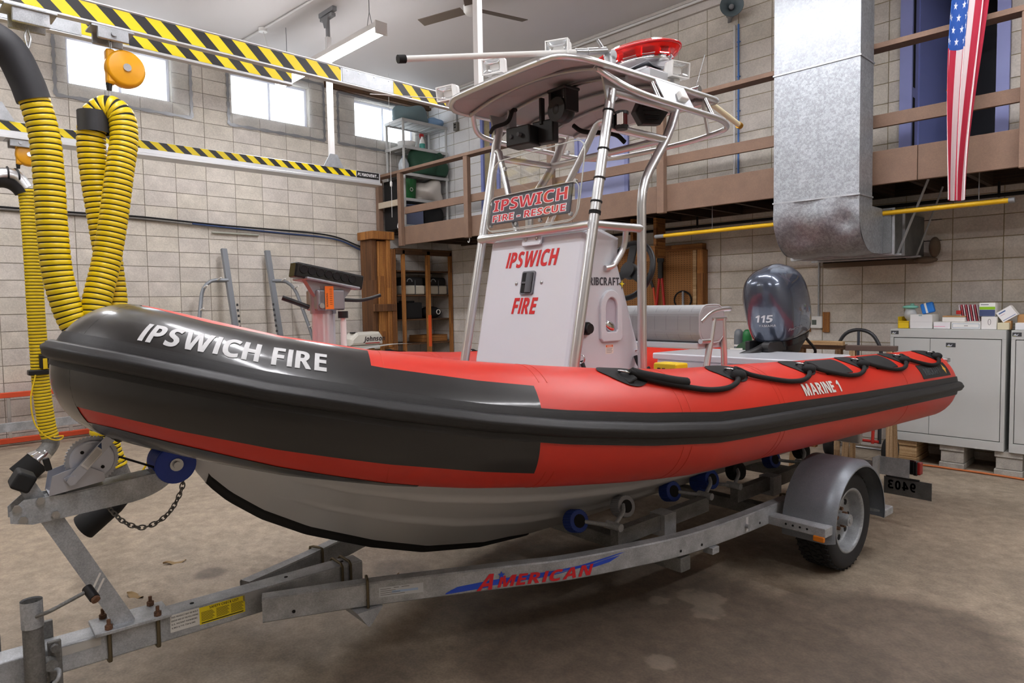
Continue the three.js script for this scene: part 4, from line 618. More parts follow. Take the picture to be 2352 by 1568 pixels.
  part(mo, 'lettering', onFront(T('115', 0.062, 0.3, 1.15), 0.18, -0.05), sil, 'silver numerals 115'); part(mo, 'maker_lettering', onFront(T('YAMAHA', 0.02, 0.1, 1.1), 0.14, -0.02), mat(0xb9babd, 0.4, 0.3)); for (const sg of [1, -1]) part(mo, 'stripe_lettering', (() => { const g = onCowl(T('FourStroke', 0.022, 0.3, 1.0), 0.085, 0.2); if (sg < 0) g.scale(-1, 1, 1); return g; })(), mat(0x8b8d92, 0.4, 0.3));
}

// ---------------------------------------------------------------- the trailer, in the boat's axes
const trailer = thing('boat_trailer', 'galvanised steel boat trailer with winch stand under the red boat', 'trailer', BO, -AL);
{
  const G = M.galv, P = (n, g, m, l) => part(trailer, n, g, m || G, l);
  const tongue = P('tongue_beam', [rspan(-0.05, 0.05, 0.31, 0.41, 2.28, 3.98, 0.008, 2)]);
  part(tongue, 'bolt_hole', [[2.36], [2.62], [3.0]].map(([s]) => cyl(0.008, 0.008, 0.002, [0, 0.4105, s], [0, 0, 0], 12)), M.blackMatte);
  // side rails: a rectangular section swept along a curved plan
  const plan = [[0.10, 2.76], [0.24, 2.4], [0.37, 2.117], [0.535, 1.769], [0.625, 1.586], [0.745, 1.2], [0.81, 0.92], [0.842, 0.5], [0.845, 0.0], [0.845, -0.7], [0.845, -1.32]];
  const crv = new THREE.CatmullRomCurve3(plan.map(([t, s]) => V(t, 0, s)), false, 'centripetal'), CL = crv.getLength();
  const railPt = (d, side, y) => { const u = clamp(d / CL, 0, 1), p = crv.getPointAt(u), k = crv.getTangentAt(u), n = [-k.z, k.x]; return [p.x + n[0] * side, y, p.z + n[1] * side]; };   // side > 0: outboard
  const W = 0.032, Y0 = 0.3, Y1 = 0.402, ch = 0.006;
  const secn = [[W, Y0 + ch], [W, Y1 - ch], [W - ch, Y1], [-W + ch, Y1], [-W, Y1 - ch], [-W, Y0 + ch], [-W + ch, Y0], [W - ch, Y0], [W, Y0 + ch]];
  const railG = sg => toCreasedNormals(grid(70, 8, (u, v) => { const q = secn[Math.round(v * 8)], r = railPt(u * CL, q[0], q[1]); return [sg * r[0], r[1], r[2]]; }).toNonIndexed(), 0.6);
  for (const sg of [1, -1]) {
    const rail = P('side_rail', railG(sg));
    part(rail, 'rail_end', [grid(4, 1, (u, v) => { const r = railPt(0.004, lerp(-W, W, u), lerp(Y0, Y1, v)); return [sg * r[0], r[1], r[2]]; })], M.galvDark);
    part(rail, 'bolt_hole', [0.12, 0.42, 1.95, 2.1, 2.62].map(d => { const q = railPt(d, W + 0.0005, 0.33), e = railPt(d, W + 0.002, 0.33); return rod([sg * q[0], q[1], q[2]], [sg * e[0], e[1], e[2]], 0.007, 10); }), M.blackMatte);
  }
  const loop = (pts, r = 0.0065) => pipe(pts, r, { rad: 0.012, n: 6 });
  const ub = (d, sg = 1) => { const f = (s, y) => { const q = railPt(d, s, y); return [sg * q[0], q[1], q[2]]; }; return loop([f(-W - 0.008, 0.26), f(-W - 0.008, 0.412), f(W + 0.008, 0.412), f(W + 0.008, 0.26)]); };
  for (const [d, sg] of [[0.42, 1], [0.42, -1], [2.98, 1], [3.06, 1], [2.98, -1], [3.06, -1]]) P('u_bolt', ub(d, sg), M.bronze);
  for (const s of [2.345, 2.385]) P('u_bolt', loop([[-0.058, 0.26, s], [-0.058, 0.419, s], [0.058, 0.419, s], [0.058, 0.26, s]]), M.bronze);
  for (const s of [3.295, 3.135]) P('u_bolt', loop([[-0.058, 0.43, s], [-0.058, 0.3, s], [0.058, 0.3, s], [0.058, 0.43, s]], 0.0075), M.bronze);
  P('cross_member', [prism([[-0.06, 0.0], [0.06, 0.0], [0.0, -0.07], [-0.01, -0.07]], 0.62).rotateY(Math.PI / 2).translate(0, 0.298, 2.385)], M.galv);
  for (const s of [0.9, -0.2, -1.2]) P('cross_member', [rspan(-0.83, 0.83, 0.21, 0.285, s - 0.04, s + 0.04, 0.006)], M.galvDark);
  // labels on tongue and rail
  const face = (w, h, s, y, m, n, l) => P(n, onto(new THREE.PlaneGeometry(w, h), [0.0512, y, s], [0, 0, -1], [0, 1, 0]), m, l);
  face(0.105, 0.068, 3.04, 0.373, printed(256, 168, (g, w, h) => { g.fillStyle = '#dcdcd8'; g.fillRect(0, 0, w, h); g.fillStyle = '#222'; g.font = 'bold 21px sans-serif'; ['THIS PRODUCT MAY BE BUILT', 'UNDER ONE OF THE FOLLOWING', 'U.S. PATENT NUMBERS', '4,863 4,715 734 6,045'].forEach((t, i) => g.fillText(t, 10, 34 + i * 34, w - 20)); }), 'patent_label', 'white label with patent text');
  face(0.175, 0.068, 2.9, 0.37, printed(512, 200, (g, w, h) => { g.fillStyle = '#f0dc14'; g.fillRect(0, 0, w, h); g.fillStyle = '#1c1a08'; g.font = 'bold 40px sans-serif'; g.fillText('SAFETY CHECK LIST', 110, 40, 330); for (let c = 0; c < 3; c++) for (let k = 0; k < 11; k++) g.fillRect(20 + c * 165, 58 + k * 10, 120 + ((k * 37 + c * 51) % 30), 4); g.fillRect(20, 178, 470, 12); }), 'safety_label', 'yellow label reading SAFETY CHECK LIST');
  face(0.1, 0.03, 2.77, 0.395, mat(0xa9adb2, 0.5), 'grey_label');
  face(0.13, 0.03, 3.385, 0.387, mat(0xb6b4ae, 0.6), 'worn_label');
  P('wire', pipe([[0.052, 0.353, 2.745], [0.075, 0.345, 2.72], [0.1, 0.325, 2.71]], 0.003, { smooth: true }), M.white);
  const onRail = (g, d0, y0, o = 0.0012) => { g = new TessellateModifier(0.04, 4).modify(clean(g)); const p = g.attributes.position; for (let i = 0; i < p.count; i++) p.setXYZ(i, ...railPt(d0 + p.getX(i), W + o + p.getZ(i), y0 + p.getY(i))); g.computeVertexNormals(); return g; };
  const arc = s => { let lo = 0, hi = CL; for (let k = 0; k < 30; k++) { const m = (lo + hi) / 2; if (crv.getPointAt(m / CL).z > s) lo = m; else hi = m; } return lo; };
  const dA = arc(2.07), wA_ = arc(1.27) - dA, flat = pts => new THREE.ShapeGeometry(new THREE.Shape(pts.map(([x, y]) => new THREE.Vector2(x, y))));
  P('trailer_decal', [onRail(flat([[0, 0.012], [0.2, 0.021], [0.43, 0.03], [wA_ * 0.72, 0.05], [wA_, 0.085], [wA_ - 0.03, 0.085], [wA_ * 0.72, 0.062], [0.42, 0.053], [0.2, 0.046], [0.055, 0.035]].map(([x, y]) => [x, y])), dA, 0.302), onRail(flat([[0.0, 0.0], [0.2, 0.008], [0.22, 0.016], [0.03, 0.018]]), dA, 0.31), onRail(flat([[wA_ * 0.74, 0.033], [wA_ * 0.9, 0.05], [wA_ - 0.03, 0.072], [wA_ * 0.9, 0.068], [wA_ * 0.74, 0.048]]), dA, 0.304)], mat(0x2450d0, 0.45), 'blue swoosh stripes of the trailer decal');
  P('trailer_lettering', [onRail(text('A', 0.07, 0.001, 0.5, 0, 1.1), dA + 0.14, 0.308, 0.002), onRail(text('MERICAN', 0.05, 0.001, 0.35, 0.002, 1.42), dA + 0.235, 0.312, 0.002)], mat(0xe0222e, 0.45), 'red lettering AMERICAN'); P('trailer_star', onRail(new THREE.ShapeGeometry(star5(0.018)), dA + 0.255, 0.367, 0.003), mat(0x2450d0, 0.45));
  { const d = arc(2.24); P('specification_label', onRail(new THREE.PlaneGeometry(0.19, 0.042, 6, 1), d, 0.355), printed(512, 112, (g, w, h) => { g.fillStyle = '#ccd2d6'; g.fillRect(0, 0, w, h); g.fillStyle = '#a9c4e2'; g.fillRect(150, 50, 300, 26); g.fillStyle = '#555'; for (let k = 0; k < 4; k++) g.fillRect(18, 20 + k * 22, 120 + (k * 53) % 200, 5); g.fillRect(170, 14, 60, 6); g.fillRect(260, 14, 90, 6); }), 'white specification label'); const e = arc(0.41); P('reflective_tape', onRail(new THREE.PlaneGeometry(0.022, 0.08), e, 0.352), mat(0xdcdde0, 0.4)); P('bolt', [rod(railPt(e - 0.01, W, 0.345), railPt(e - 0.01, W + 0.02, 0.345), 0.012, 8)], M.galv); P('rail_bracket', [rspan(0.82, 0.88, 0.265, 0.3, 0.68, 0.74)], M.galv); }
  // winch stand
  P('stand_plate', rspan(-0.075, 0.075, 0.41, 0.424, 3.09, 3.34, 0.003)); for (const [t, s] of [[0.058, 3.295], [-0.058, 3.295], [0.058, 3.135], [-0.058, 3.135]]) P('bolt', [cyl(0.013, 0.013, 0.016, [t, 0.432, s], [0, 0, 0], 6), cyl(0.0065, 0.0065, 0.03, [t, 0.445, s], [0, 0, 0], 8)], M.rust);
  P('stand_post', [bar([0, 0.415, 3.235], [0, 0.92, 3.475], 0.075, 0.062)]);
  P('post_mark', [0, 0.022].map(d => onto(new THREE.PlaneGeometry(0.007, 0.062), [0.0382, 0.58 + d, 3.313 + d * 0.47], [0, 0.45, 0.9], [0, 0.9, -0.45])), M.paper);
  const arm = new THREE.Shape(); arm.moveTo(-3.56, 0.905); arm.lineTo(-3.56, 0.868); arm.lineTo(-3.5, 0.852); arm.lineTo(-3.2, 0.868); arm.quadraticCurveTo(-3.08, 0.885, -3.05, 0.945); arm.lineTo(-3.1, 0.962); arm.lineTo(-3.36, 0.937); arm.lineTo(-3.52, 0.94);
  const armG = t => new THREE.ExtrudeGeometry(arm, { depth: 0.006, bevelEnabled: false }).rotateY(Math.PI / 2).translate(t, 0, 0);
  P('winch_arm', armG(0.046)); P('winch_arm', armG(-0.052)); P('winch_arm_top', [bar([0, 0.936, 3.4], [0, 0.957, 3.13], 0.098, 0.006)]);
  for (const [s, y] of [[3.54, 0.915], [3.475, 0.93], [3.525, 0.875], [3.435, 0.875]]) P('bolt', [cyl(0.013, 0.013, 0.012, [0.057, y, s], [0, 0, Math.PI / 2], 6)], M.steel);
  P('bump_stop_post', bar([0, 0.9, 3.47], [0, 0.985, 3.51], 0.05, 0.05)); P('bump_stop', [rbox(0.11, 0.06, 0.06, 0.01, [0, 0.998, 3.518], [-0.55, 0, 0])], M.rubber, 'black rubber bump stop');
  // winch
  const zinc = mat(0xb9bcc6, 0.34, 0.55), fr_ = [[-3.452, 0.942], [-3.285, 0.966], [-3.285, 0.995], [-3.35, 1.035], [-3.44, 1.008]];
  for (const t of [0.064, -0.05]) P('winch_frame', prism(fr_, 0.004).rotateY(Math.PI / 2).translate(t, 0, 0), zinc); P('winch_base', bar([0, 0.945, 3.45], [0, 0.968, 3.29], 0.13, 0.005), zinc);
  const teeth = []; for (let k = 0; k < 88; k++) { const a = k / 88 * Math.PI * 2, r = k % 2 ? 0.079 : 0.085; teeth.push([r * Math.cos(a), r * Math.sin(a)]); }
  P('winch_gear', prism(teeth, 0.012).rotateY(Math.PI / 2).translate(0.045, 1.045, 3.318), mat(0xa6aab2, 0.36, 0.6)); P('winch_gear_dish', [lathe([[0.07, 0.0], [0.066, 0.006], [0.06, 0.003], [0.05, 0.0025], [0, 0.003]], [0.0515, 1.045, 3.318], [0, 0, -Math.PI / 2], 32)], mat(0xc4c9d6, 0.3, 0.5));
  P('winch_gear_hole', [[0.03, 0.03], [-0.03, -0.03]].map(([a, b]) => cyl(0.006, 0.006, 0.003, [0.056, 1.045 + a, 3.318 + b], [0, 0, Math.PI / 2], 10)), M.blackMatte); P('winch_drum', cyl(0.045, 0.045, 0.08, [-0.01, 1.043, 3.322], [0, 0, Math.PI / 2]), M.galvDark);
  P('winch_handle', [bar([0.08, 0.985, 3.388], [0.088, 1.135, 3.25], 0.006, 0.032), rod([0.06, 0.988, 3.385], [0.09, 0.988, 3.385], 0.017, 6), rbox(0.004, 0.035, 0.035, 0.001, [0.071, 0.988, 3.385], [0.5, 0, 0])], zinc); P('handle_label', onto(new THREE.PlaneGeometry(0.028, 0.115), [0.0885, 1.07, 3.31], [0, -0.68, -0.73], [0.0, 0.73, -0.68]), printed(96, 384, (g, w, h) => { g.fillStyle = '#d9d6d4'; g.fillRect(0, 0, w, h); g.fillStyle = '#27406e'; g.fillRect(0, 0, w, 120); g.fillStyle = '#fff'; g.beginPath(); g.moveTo(48, 30); g.lineTo(75, 80); g.lineTo(21, 80); g.fill(); g.fillStyle = '#888'; for (let k = 0; k < 6; k++) g.fillRect(14 + k * 12, 140, 4, 220); })); P('handle_grip', [cyl(0.019, 0.017, 0.085, [0.12, 1.13, 3.25], [0, 0, Math.PI / 2], 16), cyl(0.011, 0.011, 0.01, [0.165, 1.13, 3.25], [0, 0, Math.PI / 2], 12)], M.black); P('ratchet_pawl', rbox(0.015, 0.045, 0.02, 0.004, [0.05, 1.05, 3.45], [0.2, 0, 0]), M.black);
  P('winch_strap', bar([0, 1.055, 3.27], [0, 0.965, 3.095], 0.045, 0.004), M.blackMatte, 'black winch strap');
  P('bow_roller', [lathe([[0.0, 0.07], [0.045, 0.072], [0.07, 0.072], [0.074, 0.06], [0.066, 0.05], [0.05, 0.02], [0.048, 0.0], [0.05, -0.02], [0.066, -0.05], [0.074, -0.06], [0.07, -0.07], [0, -0.07]], [0.0, 0.985, 3.05], [0, 0, Math.PI / 2], 32)], mat(0x14399e, 0.4), 'blue bow roller'); P('roller_axle', [rod([-0.09, 0.985, 3.05], [0.088, 0.985, 3.05], 0.014, 8), cyl(0.024, 0.024, 0.004, [0.074, 0.985, 3.05], [0, 0, Math.PI / 2], 16)], M.steel); P('bow_pad', rbox(0.12, 0.04, 0.1, 0.012, [0, 1.075, 3.06]), M.rubber);
  { // safety chain
    const c = new THREE.CatmullRomCurve3([[0.02, 0.87, 3.28], [0.02, 0.79, 3.222], [0.02, 0.757, 3.16], [0.02, 0.785, 3.082], [0.02, 0.86, 3.03], [0.02, 0.935, 3.01]].map(p => V(...p))), n = 22, L = c.getLength();
    const lk = new THREE.TorusGeometry(0.0085, 0.0026, 6, 14); lk.scale(1.55, 1, 1);
    for (let k = 0; k < n; k++) { const m = new THREE.Mesh(lk, M.galvDark); m.name = 'chain_link'; const u = (k + 0.5) / n, p = c.getPointAt(u), t = c.getTangentAt(u); m.position.copy(p); m.quaternion.setFromUnitVectors(V(1, 0, 0), t); m.rotateX(k % 2 ? Math.PI / 2 - 0.3 : -0.3); m.castShadow = m.receiveShadow = true; trailer.add(m); }
  }
  // jack and coupler
  P('jack_tube', [lathe([[0.0265, 0], [0.0265, 0.3], [0.03, 0.3], [0.03, -0.06], [0.0, -0.06]].map(([x, y]) => [x, y]), [0.105, 0.31, 3.52])], M.galvDark); P('jack_sleeve', lathe([[0.032, 0.09], [0.032, 0.0], [0.029, 0.0]], [0.105, 0.525, 3.52]), M.galv); P('jack_crank', [pipe([[0.13, 0.565, 3.513], [0.16, 0.58, 3.48], [0.15, 0.612, 3.375]], 0.0065, { rad: 0.02 })], M.galvDark); P('crank_grip', [rod([0.135, 0.62, 3.365], [0.18, 0.594, 3.35], 0.0165, 14)], M.black); P('grip_cap', rod([0.18, 0.594, 3.35], [0.188, 0.589, 3.347], 0.014, 12), M.rust);
  P('jack_bracket', [rspan(0.052, 0.07, 0.24, 0.44, 3.44, 3.48, 0.004), rspan(-0.07, -0.052, 0.24, 0.47, 3.45, 3.49, 0.004), cyl(0.014, 0.014, 0.03, [0.075, 0.42, 3.46], [0, 0, Math.PI / 2], 8), cyl(0.02, 0.02, 0.05, [0.085, 0.375, 3.475], [0, 0, Math.PI / 2], 12)], M.galvDark); P('jack_pin', [pipe([[0.09, 0.35, 3.47], [0.13, 0.365, 3.455], [0.15, 0.34, 3.46], [0.13, 0.31, 3.5]], 0.007, { rad: 0.02 })], M.galv); P('pin_grip', rod([0.142, 0.33, 3.475], [0.125, 0.3, 3.51], 0.0095), M.black);
  P('coupler_plate', [rspan(0.052, 0.066, 0.27, 0.44, 3.62, 3.7, 0.006), rspan(-0.066, -0.052, 0.27, 0.47, 3.6, 3.68, 0.006)], M.galvDark);
  // wheel, fender and axle on each side
  const tread = () => { const g = []; for (let r = 0; r < 5; r++) for (let k = 0; k < 44; k++) { const a = (k + (r % 2) * 0.5) / 44 * Math.PI * 2, x = (r - 2) * 0.036; g.push(box(0.027, 0.012, 0.027, [0, 0, 0], [0, (r % 2 ? 0.4 : -0.4), 0]).rotateX(0).translate(0, 0.281, 0).rotateX(a).translate(x, 0, 0)); } return g; };
  const treadG = join(tread());
  for (const sg of [1, -1]) {
    const c = [sg * 1.045, 0.288, -0.245], X = g => { if (sg < 0) g.rotateY(Math.PI); g.translate(...c); return g; };
    const wh = sub(trailer, 'wheel', 'trailer wheel with galvanised steel rim');
    part(wh, 'tyre', X(lathe([[0.19, -0.1], [0.25, -0.105], [0.272, -0.092], [0.279, -0.08], [0.281, 0.08], [0.272, 0.092], [0.25, 0.105], [0.19, 0.1], [0.182, 0.085], [0.182, -0.085], [0.19, -0.1]], [0, 0, 0], [0, 0, -Math.PI / 2], 56)), mat(0x232325, 0.85), 'black tyre'); const tr = part(wh, 'tread_blocks', X(treadG.clone()), mat(0x202022, 0.9)); tr.userData.kind = 'stuff';
    part(wh, 'rim', X(lathe([[0.187, 0.088], [0.19, 0.097], [0.178, 0.1], [0.168, 0.085], [0.16, 0.03], [0.15, 0.015], [0.135, 0.02], [0.11, 0.035], [0.07, 0.03], [0.0, 0.028]], [0, 0, 0], [0, 0, -Math.PI / 2], 48)), grained([160, 164, 168], 0.3, 0.2, 0.3, {}, 0.5, 0.4)); part(wh, 'rim_hole', [0, 1, 2, 3, 4, 5, 6, 7].map(k => { const a = k * Math.PI / 4; return X(cyl(0.017, 0.017, 0.006, [0.033, 0.113 * Math.cos(a), 0.113 * Math.sin(a)], [0, 0, Math.PI / 2], 12)); }), M.blackMatte);
    part(wh, 'hub', [X(cyl(0.033, 0.035, 0.075, [0.06, 0, 0], [0, 0, Math.PI / 2], 20)), X(cyl(0.016, 0.016, 0.008, [0.098, 0, 0], [0, 0, Math.PI / 2], 14))], M.galv); part(wh, 'lug_nut', [0, 1, 2, 3, 4].map(k => { const a = k * Math.PI * 0.4; return X(cyl(0.011, 0.011, 0.03, [0.04, 0.06 * Math.cos(a), 0.06 * Math.sin(a)], [0, 0, Math.PI / 2], 6)); }), M.rust);
    const R = 0.362, fz = c[2] + 0.0, fy = 0.285, arcF = (r, t0, t1) => grid(36, 8, (u, v) => { const a = lerp(-0.12, Math.PI + 0.12, u), x = lerp(t0, t1, v), e = v > 0.86 ? (v - 0.86) / 0.14 : 0; return [sg * x, fy + (r - e * e * 0.03) * Math.sin(a), fz + (r - e * e * 0.03) * Math.cos(a)]; });
    P('fender', [arcF(R, 0.92, 1.205), arcF(R - 0.006, 0.92, 1.2), grid(36, 1, (u, v) => { const a = lerp(-0.12, Math.PI + 0.12, u), r = R - 0.03 - v * 0.008; return [sg * 1.205, fy + r * Math.sin(a), fz + r * Math.cos(a)]; })], grained([132, 138, 146], 0.12, 0.1, 0.5, { side: THREE.DoubleSide }, 0.42, 0.35), 'smooth galvanised fender');
    P('fender_bracket', [rspan(Math.min(sg * 0.85, sg * 1.2), Math.max(sg * 0.85, sg * 1.2), 0.3, 0.352, 0.1, 0.185, 0.006)], M.galv); P('bolt_hole', [0.98, 1.02, 1.06, 1.1].map(t => cyl(0.006, 0.006, 0.002, [sg * t, 0.328, 0.186], [Math.PI / 2, 0, 0], 10)), M.blackMatte); P('marker_lamp', [rbox(0.06, 0.03, 0.02, 0.006, [sg * 1.165, 0.29, 0.185])], mat(0xd87a1e, 0.25), 'amber marker lamp'); P('fender_bracket', [rspan(Math.min(sg * 0.95, sg * 1.2), Math.max(sg * 0.95, sg * 1.2), 0.24, 0.29, -0.72, -0.6, 0.01)], M.galv);
    P('axle_hub', [cyl(0.04, 0.04, 0.1, [sg * 0.95, 0.288, -0.245], [0, 0, Math.PI / 2], 16), rspan(Math.min(sg * 0.9, sg * 0.94), Math.max(sg * 0.9, sg * 0.94), 0.2, 0.32, -0.29, -0.14)], M.galvDark);
    // rear lamp bracket
    P('lamp_bracket', [rspan(Math.min(sg * 0.9, sg * 1.09), Math.max(sg * 0.9, sg * 1.09), 0.335, 0.462, -1.285, -1.28, 0.001), rspan(Math.min(sg * 0.88, sg * 0.885), Math.max(sg * 0.88, sg * 0.885), 0.3, 0.46, -1.32, -1.2, 0.001)], M.galv); P('tail_lamp', [rbox(0.13, 0.1, 0.03, 0.012, [sg * 1.06, 0.41, -1.305]), rbox(0.03, 0.1, 0.05, 0.01, [sg * 1.125, 0.41, -1.3])], M.blackGloss); P('tail_lamp_lens', [rbox(0.025, 0.085, 0.05, 0.008, [sg * 1.145, 0.41, -1.305])], mat(0x8e1d1c, 0.25), 'red lamp lens');
    // roller bunks: a channel with wobble rollers at each end
    for (const [sa, sb] of [[1.2, 0.42], [0.12, -0.72]]) {
      const t = sg * 0.62; P('roller_beam', bar([t, 0.4, sa], [t, 0.415, sb], 0.05, 0.08), M.galvDark); P('beam_saddle', [rspan(t - 0.05, t + 0.05, 0.33, 0.45, lerp(sa, sb, 0.5) - 0.05, lerp(sa, sb, 0.5) + 0.05, 0.003)], M.galv);
      for (const s of [sa, sb]) {
        P('wobble_arm', [pipe([[t - sg * 0.16, 0.47, s + 0.09], [t - sg * 0.1, 0.46, s + 0.04], [t, 0.46, s], [t - sg * 0.04, 0.5, s - 0.12], [t - sg * 0.08, 0.52, s - 0.16]], 0.011, { rad: 0.03 }), cyl(0.02, 0.02, 0.09, [t, 0.46, s], [0, 0, Math.PI / 2], 12)], M.galv);
        for (const [ds, y, m, tt] of [[0.1, 0.468, 0, 0.17], [-0.18, 0.5, sa > 1 && s === sa ? 1 : (sa > 1 ? 0 : 2), 0.1]]) {
          const rib = []; for (let k = 0; k < 56; k++) { const a = k / 56 * Math.PI * 2, r = k % 2 ? 0.056 : 0.0585; rib.push([r * Math.cos(a), r * Math.sin(a)]); }
          const q = [t - sg * tt, y, s + ds]; P('keel_roller', [place(prism(rib, 0.07, 0.004).rotateY(Math.PI / 2), q, [0, -0.15 * sg, 0.25 * sg])], [mat(0x16398f, 0.5), mat(0x8f9196, 0.55), M.rubber][m], ['blue ribbed hull roller', 'grey ribbed hull roller', 'black ribbed hull roller'][m]); P('roller_hub', [place(cyl(0.034, 0.034, 0.074, [0, 0, 0], [0, 0, Math.PI / 2], 16), q, [0, -0.15 * sg, 0.25 * sg])], M.blackMatte);
        }
      }
    }
  }
  // licence plate hung behind, seen from its back: the pressed characters read reversed
  const lp = P('licence_plate', [rbox(0.3, 0.12, 0.003, 0.001, [1.075, 0.265, -1.29], [0, 0, 0])], grained([120, 122, 122], 0.25, 0.2, 0.3, {}, 0.4, 0.8), 'back of the licence plate with pressed characters');
  const em = text('9403', 0.06, 0.003, 0, 0.004, 0.85); em.translate(-em.userData.width / 2, -0.03, 0); em.scale(-1, 1, 1); part(lp, 'pressed_characters', em.translate(1.04, 0.275, -1.289), lp.material); part(lp, 'plate_holder', rspan(0.94, 1.15, 0.322, 0.334, -1.3, -1.28), M.blackMatte);
}

// ---------------------------------------------------------------- exhaust extraction rails, hoses and balancers
const tapeTex = (() => { const t = canvasTex(256, 128, (g, w, h) => { g.fillStyle = '#ecd314'; g.fillRect(0, 0, w, h); g.fillStyle = '#232224'; for (let k = -1; k < 3; k++) { g.beginPath(); const x = k * 128; g.moveTo(x, 0); g.lineTo(x + 62, 0); g.lineTo(x + 62 + 70, h); g.lineTo(x + 70, h); g.fill(); } }); t.wrapS = THREE.RepeatWrapping; return t; })();
const hazard = new THREE.MeshStandardMaterial({ map: tapeTex, roughness: 0.4 });
function tapeStrip(x, y0, y1, z0, z1, flip = 1) {       // hazard tape on a face that looks to +x; one texture repeat is two stripe pairs
  const g = new THREE.PlaneGeometry(Math.abs(z1 - z0), y1 - y0); const u = g.attributes.uv, rep = Math.abs(z1 - z0) / 0.34; for (let i = 0; i < u.count; i++) u.setX(i, u.getX(i) * rep); g.rotateY(Math.PI / 2); g.translate(x, (y0 + y1) / 2, (z0 + z1) / 2); return g;
}
const railAlu = mat(0xd6d8da, 0.38, 0.6), galvSheet = grained([176, 180, 184], 0.2, 0.16, 0.35, {}, 0.42, 0.6);
{
  const r1 = thing('extraction_rail', 'near overhead exhaust extraction rail with yellow and black hazard tape', 'exhaust rail', [0, 0, 0], 0, 'exhaust extraction rails');
  part(r1, 'rail_profile', [span(5.462, 5.5, 3.195, 3.305, 3.45, 7.6), rspan(5.458, 5.508, 3.187, 3.2, 3.45, 7.6, 0.004), rspan(5.46, 5.506, 3.3, 3.31, 3.45, 7.6, 0.003)], railAlu);
  part(r1, 'hazard_tape', tapeStrip(5.5012, 3.203, 3.297, 5.03, 7.6), hazard); part(r1, 'hazard_tape', tapeStrip(5.5012, 3.203, 3.297, 3.46, 4.575), hazard);
  part(r1, 'splice_plate', [rspan(5.5, 5.506, 3.2, 3.3, 4.58, 5.02, 0.001)], galvSheet); part(r1, 'screw', [4.62, 4.75, 4.88, 4.98].map(z => cyl(0.005, 0.005, 0.004, [5.508, 3.285, z], [0, 0, Math.PI / 2], 8)), M.steel);
  part(r1, 'drop_post', [rspan(5.435, 5.495, 3.31, RY, 3.63, 3.69, 0.003)], M.whitePaint, 'white drop post to the ceiling'); part(r1, 'drop_post', [rspan(5.435, 5.495, 3.31, RY, 7.3, 7.36, 0.003)], M.whitePaint);
  const r2 = thing('extraction_rail', 'shorter exhaust rail just behind the near one, taped and galvanised', 'exhaust rail', [0, 0, 0], 0, 'exhaust extraction rails');
  part(r2, 'rail_profile', [span(5.11, 5.15, 3.225, 3.335, 5.23, 7.6), rspan(5.105, 5.158, 3.212, 3.228, 5.23, 7.6, 0.004)], railAlu); part(r2, 'hazard_tape', tapeStrip(5.1512, 3.233, 3.325, 5.235, 6.58), hazard); part(r2, 'sheet_cover', rspan(5.15, 5.158, 3.22, 3.34, 6.58, 7.6, 0.001), galvSheet); part(r2, 'drop_post', rspan(5.09, 5.14, 3.335, RY, 6.9, 6.95, 0.003), M.whitePaint);
  const r3 = thing('extraction_rail', 'far white exhaust rail by the left wall with hazard tape and maker plate', 'exhaust rail', [0, 0, 0], 0, 'exhaust extraction rails');
  part(r3, 'rail_profile', [rspan(2.06, 2.16, 3.2, 3.335, 2.5, 7.8, 0.004), rspan(2.0, 2.2, 3.17, 3.2, 2.5, 7.8, 0.004)], railAlu); part(r3, 'hazard_tape', tapeStrip(2.1612, 3.248, 3.33, 2.87, 7.8), hazard);
  part(r3, 'maker_plate', onto(new THREE.PlaneGeometry(0.34, 0.085), [2.1615, 3.289, 2.69], [0, 0, -1], [0, 1, 0]), printed(512, 128, (g, w, h) => { g.fillStyle = '#141414'; g.fillRect(0, 0, w, h); g.fillStyle = '#f2f2f2'; g.font = 'bold italic 84px sans-serif'; g.fillText('PLYMOVENT', 14, 92, 430); g.font = '30px sans-serif'; g.fillText('INC.', 452, 92); }), 'black plate reading PLYMOVENT');
  for (const z of [3.19, 6.62]) { part(r3, 'drop_post', [rspan(2.09, 2.15, 3.335, 4.95, z - 0.03, z + 0.03, 0.003)], M.whitePaint); part(r3, 'post_foot', [prism([[-0.14, 0], [0.14, 0], [0.05, 0.16], [-0.05, 0.16]], 0.012).rotateY(Math.PI / 2).translate(2.165, 3.335, z)], galvSheet); part(r3, 'ceiling_channel', [rspan(1.95, 2.3, 5.225, RY, z - 0.03, z + 0.03, 0.003), rspan(1.98, 2.27, 5.17, 5.21, z - 0.03, z + 0.03, 0.003), rspan(2.1, 2.14, 4.9, 5.2, z - 0.02, z + 0.02, 0.002), prism([[-0.08, 0.2], [0.08, 0.2], [0.03, 0.06], [-0.03, 0.06]], 0.01).translate(2.12, 5.0, z + 0.03)], M.grey, 'grey slotted channel at the ceiling'); }
}
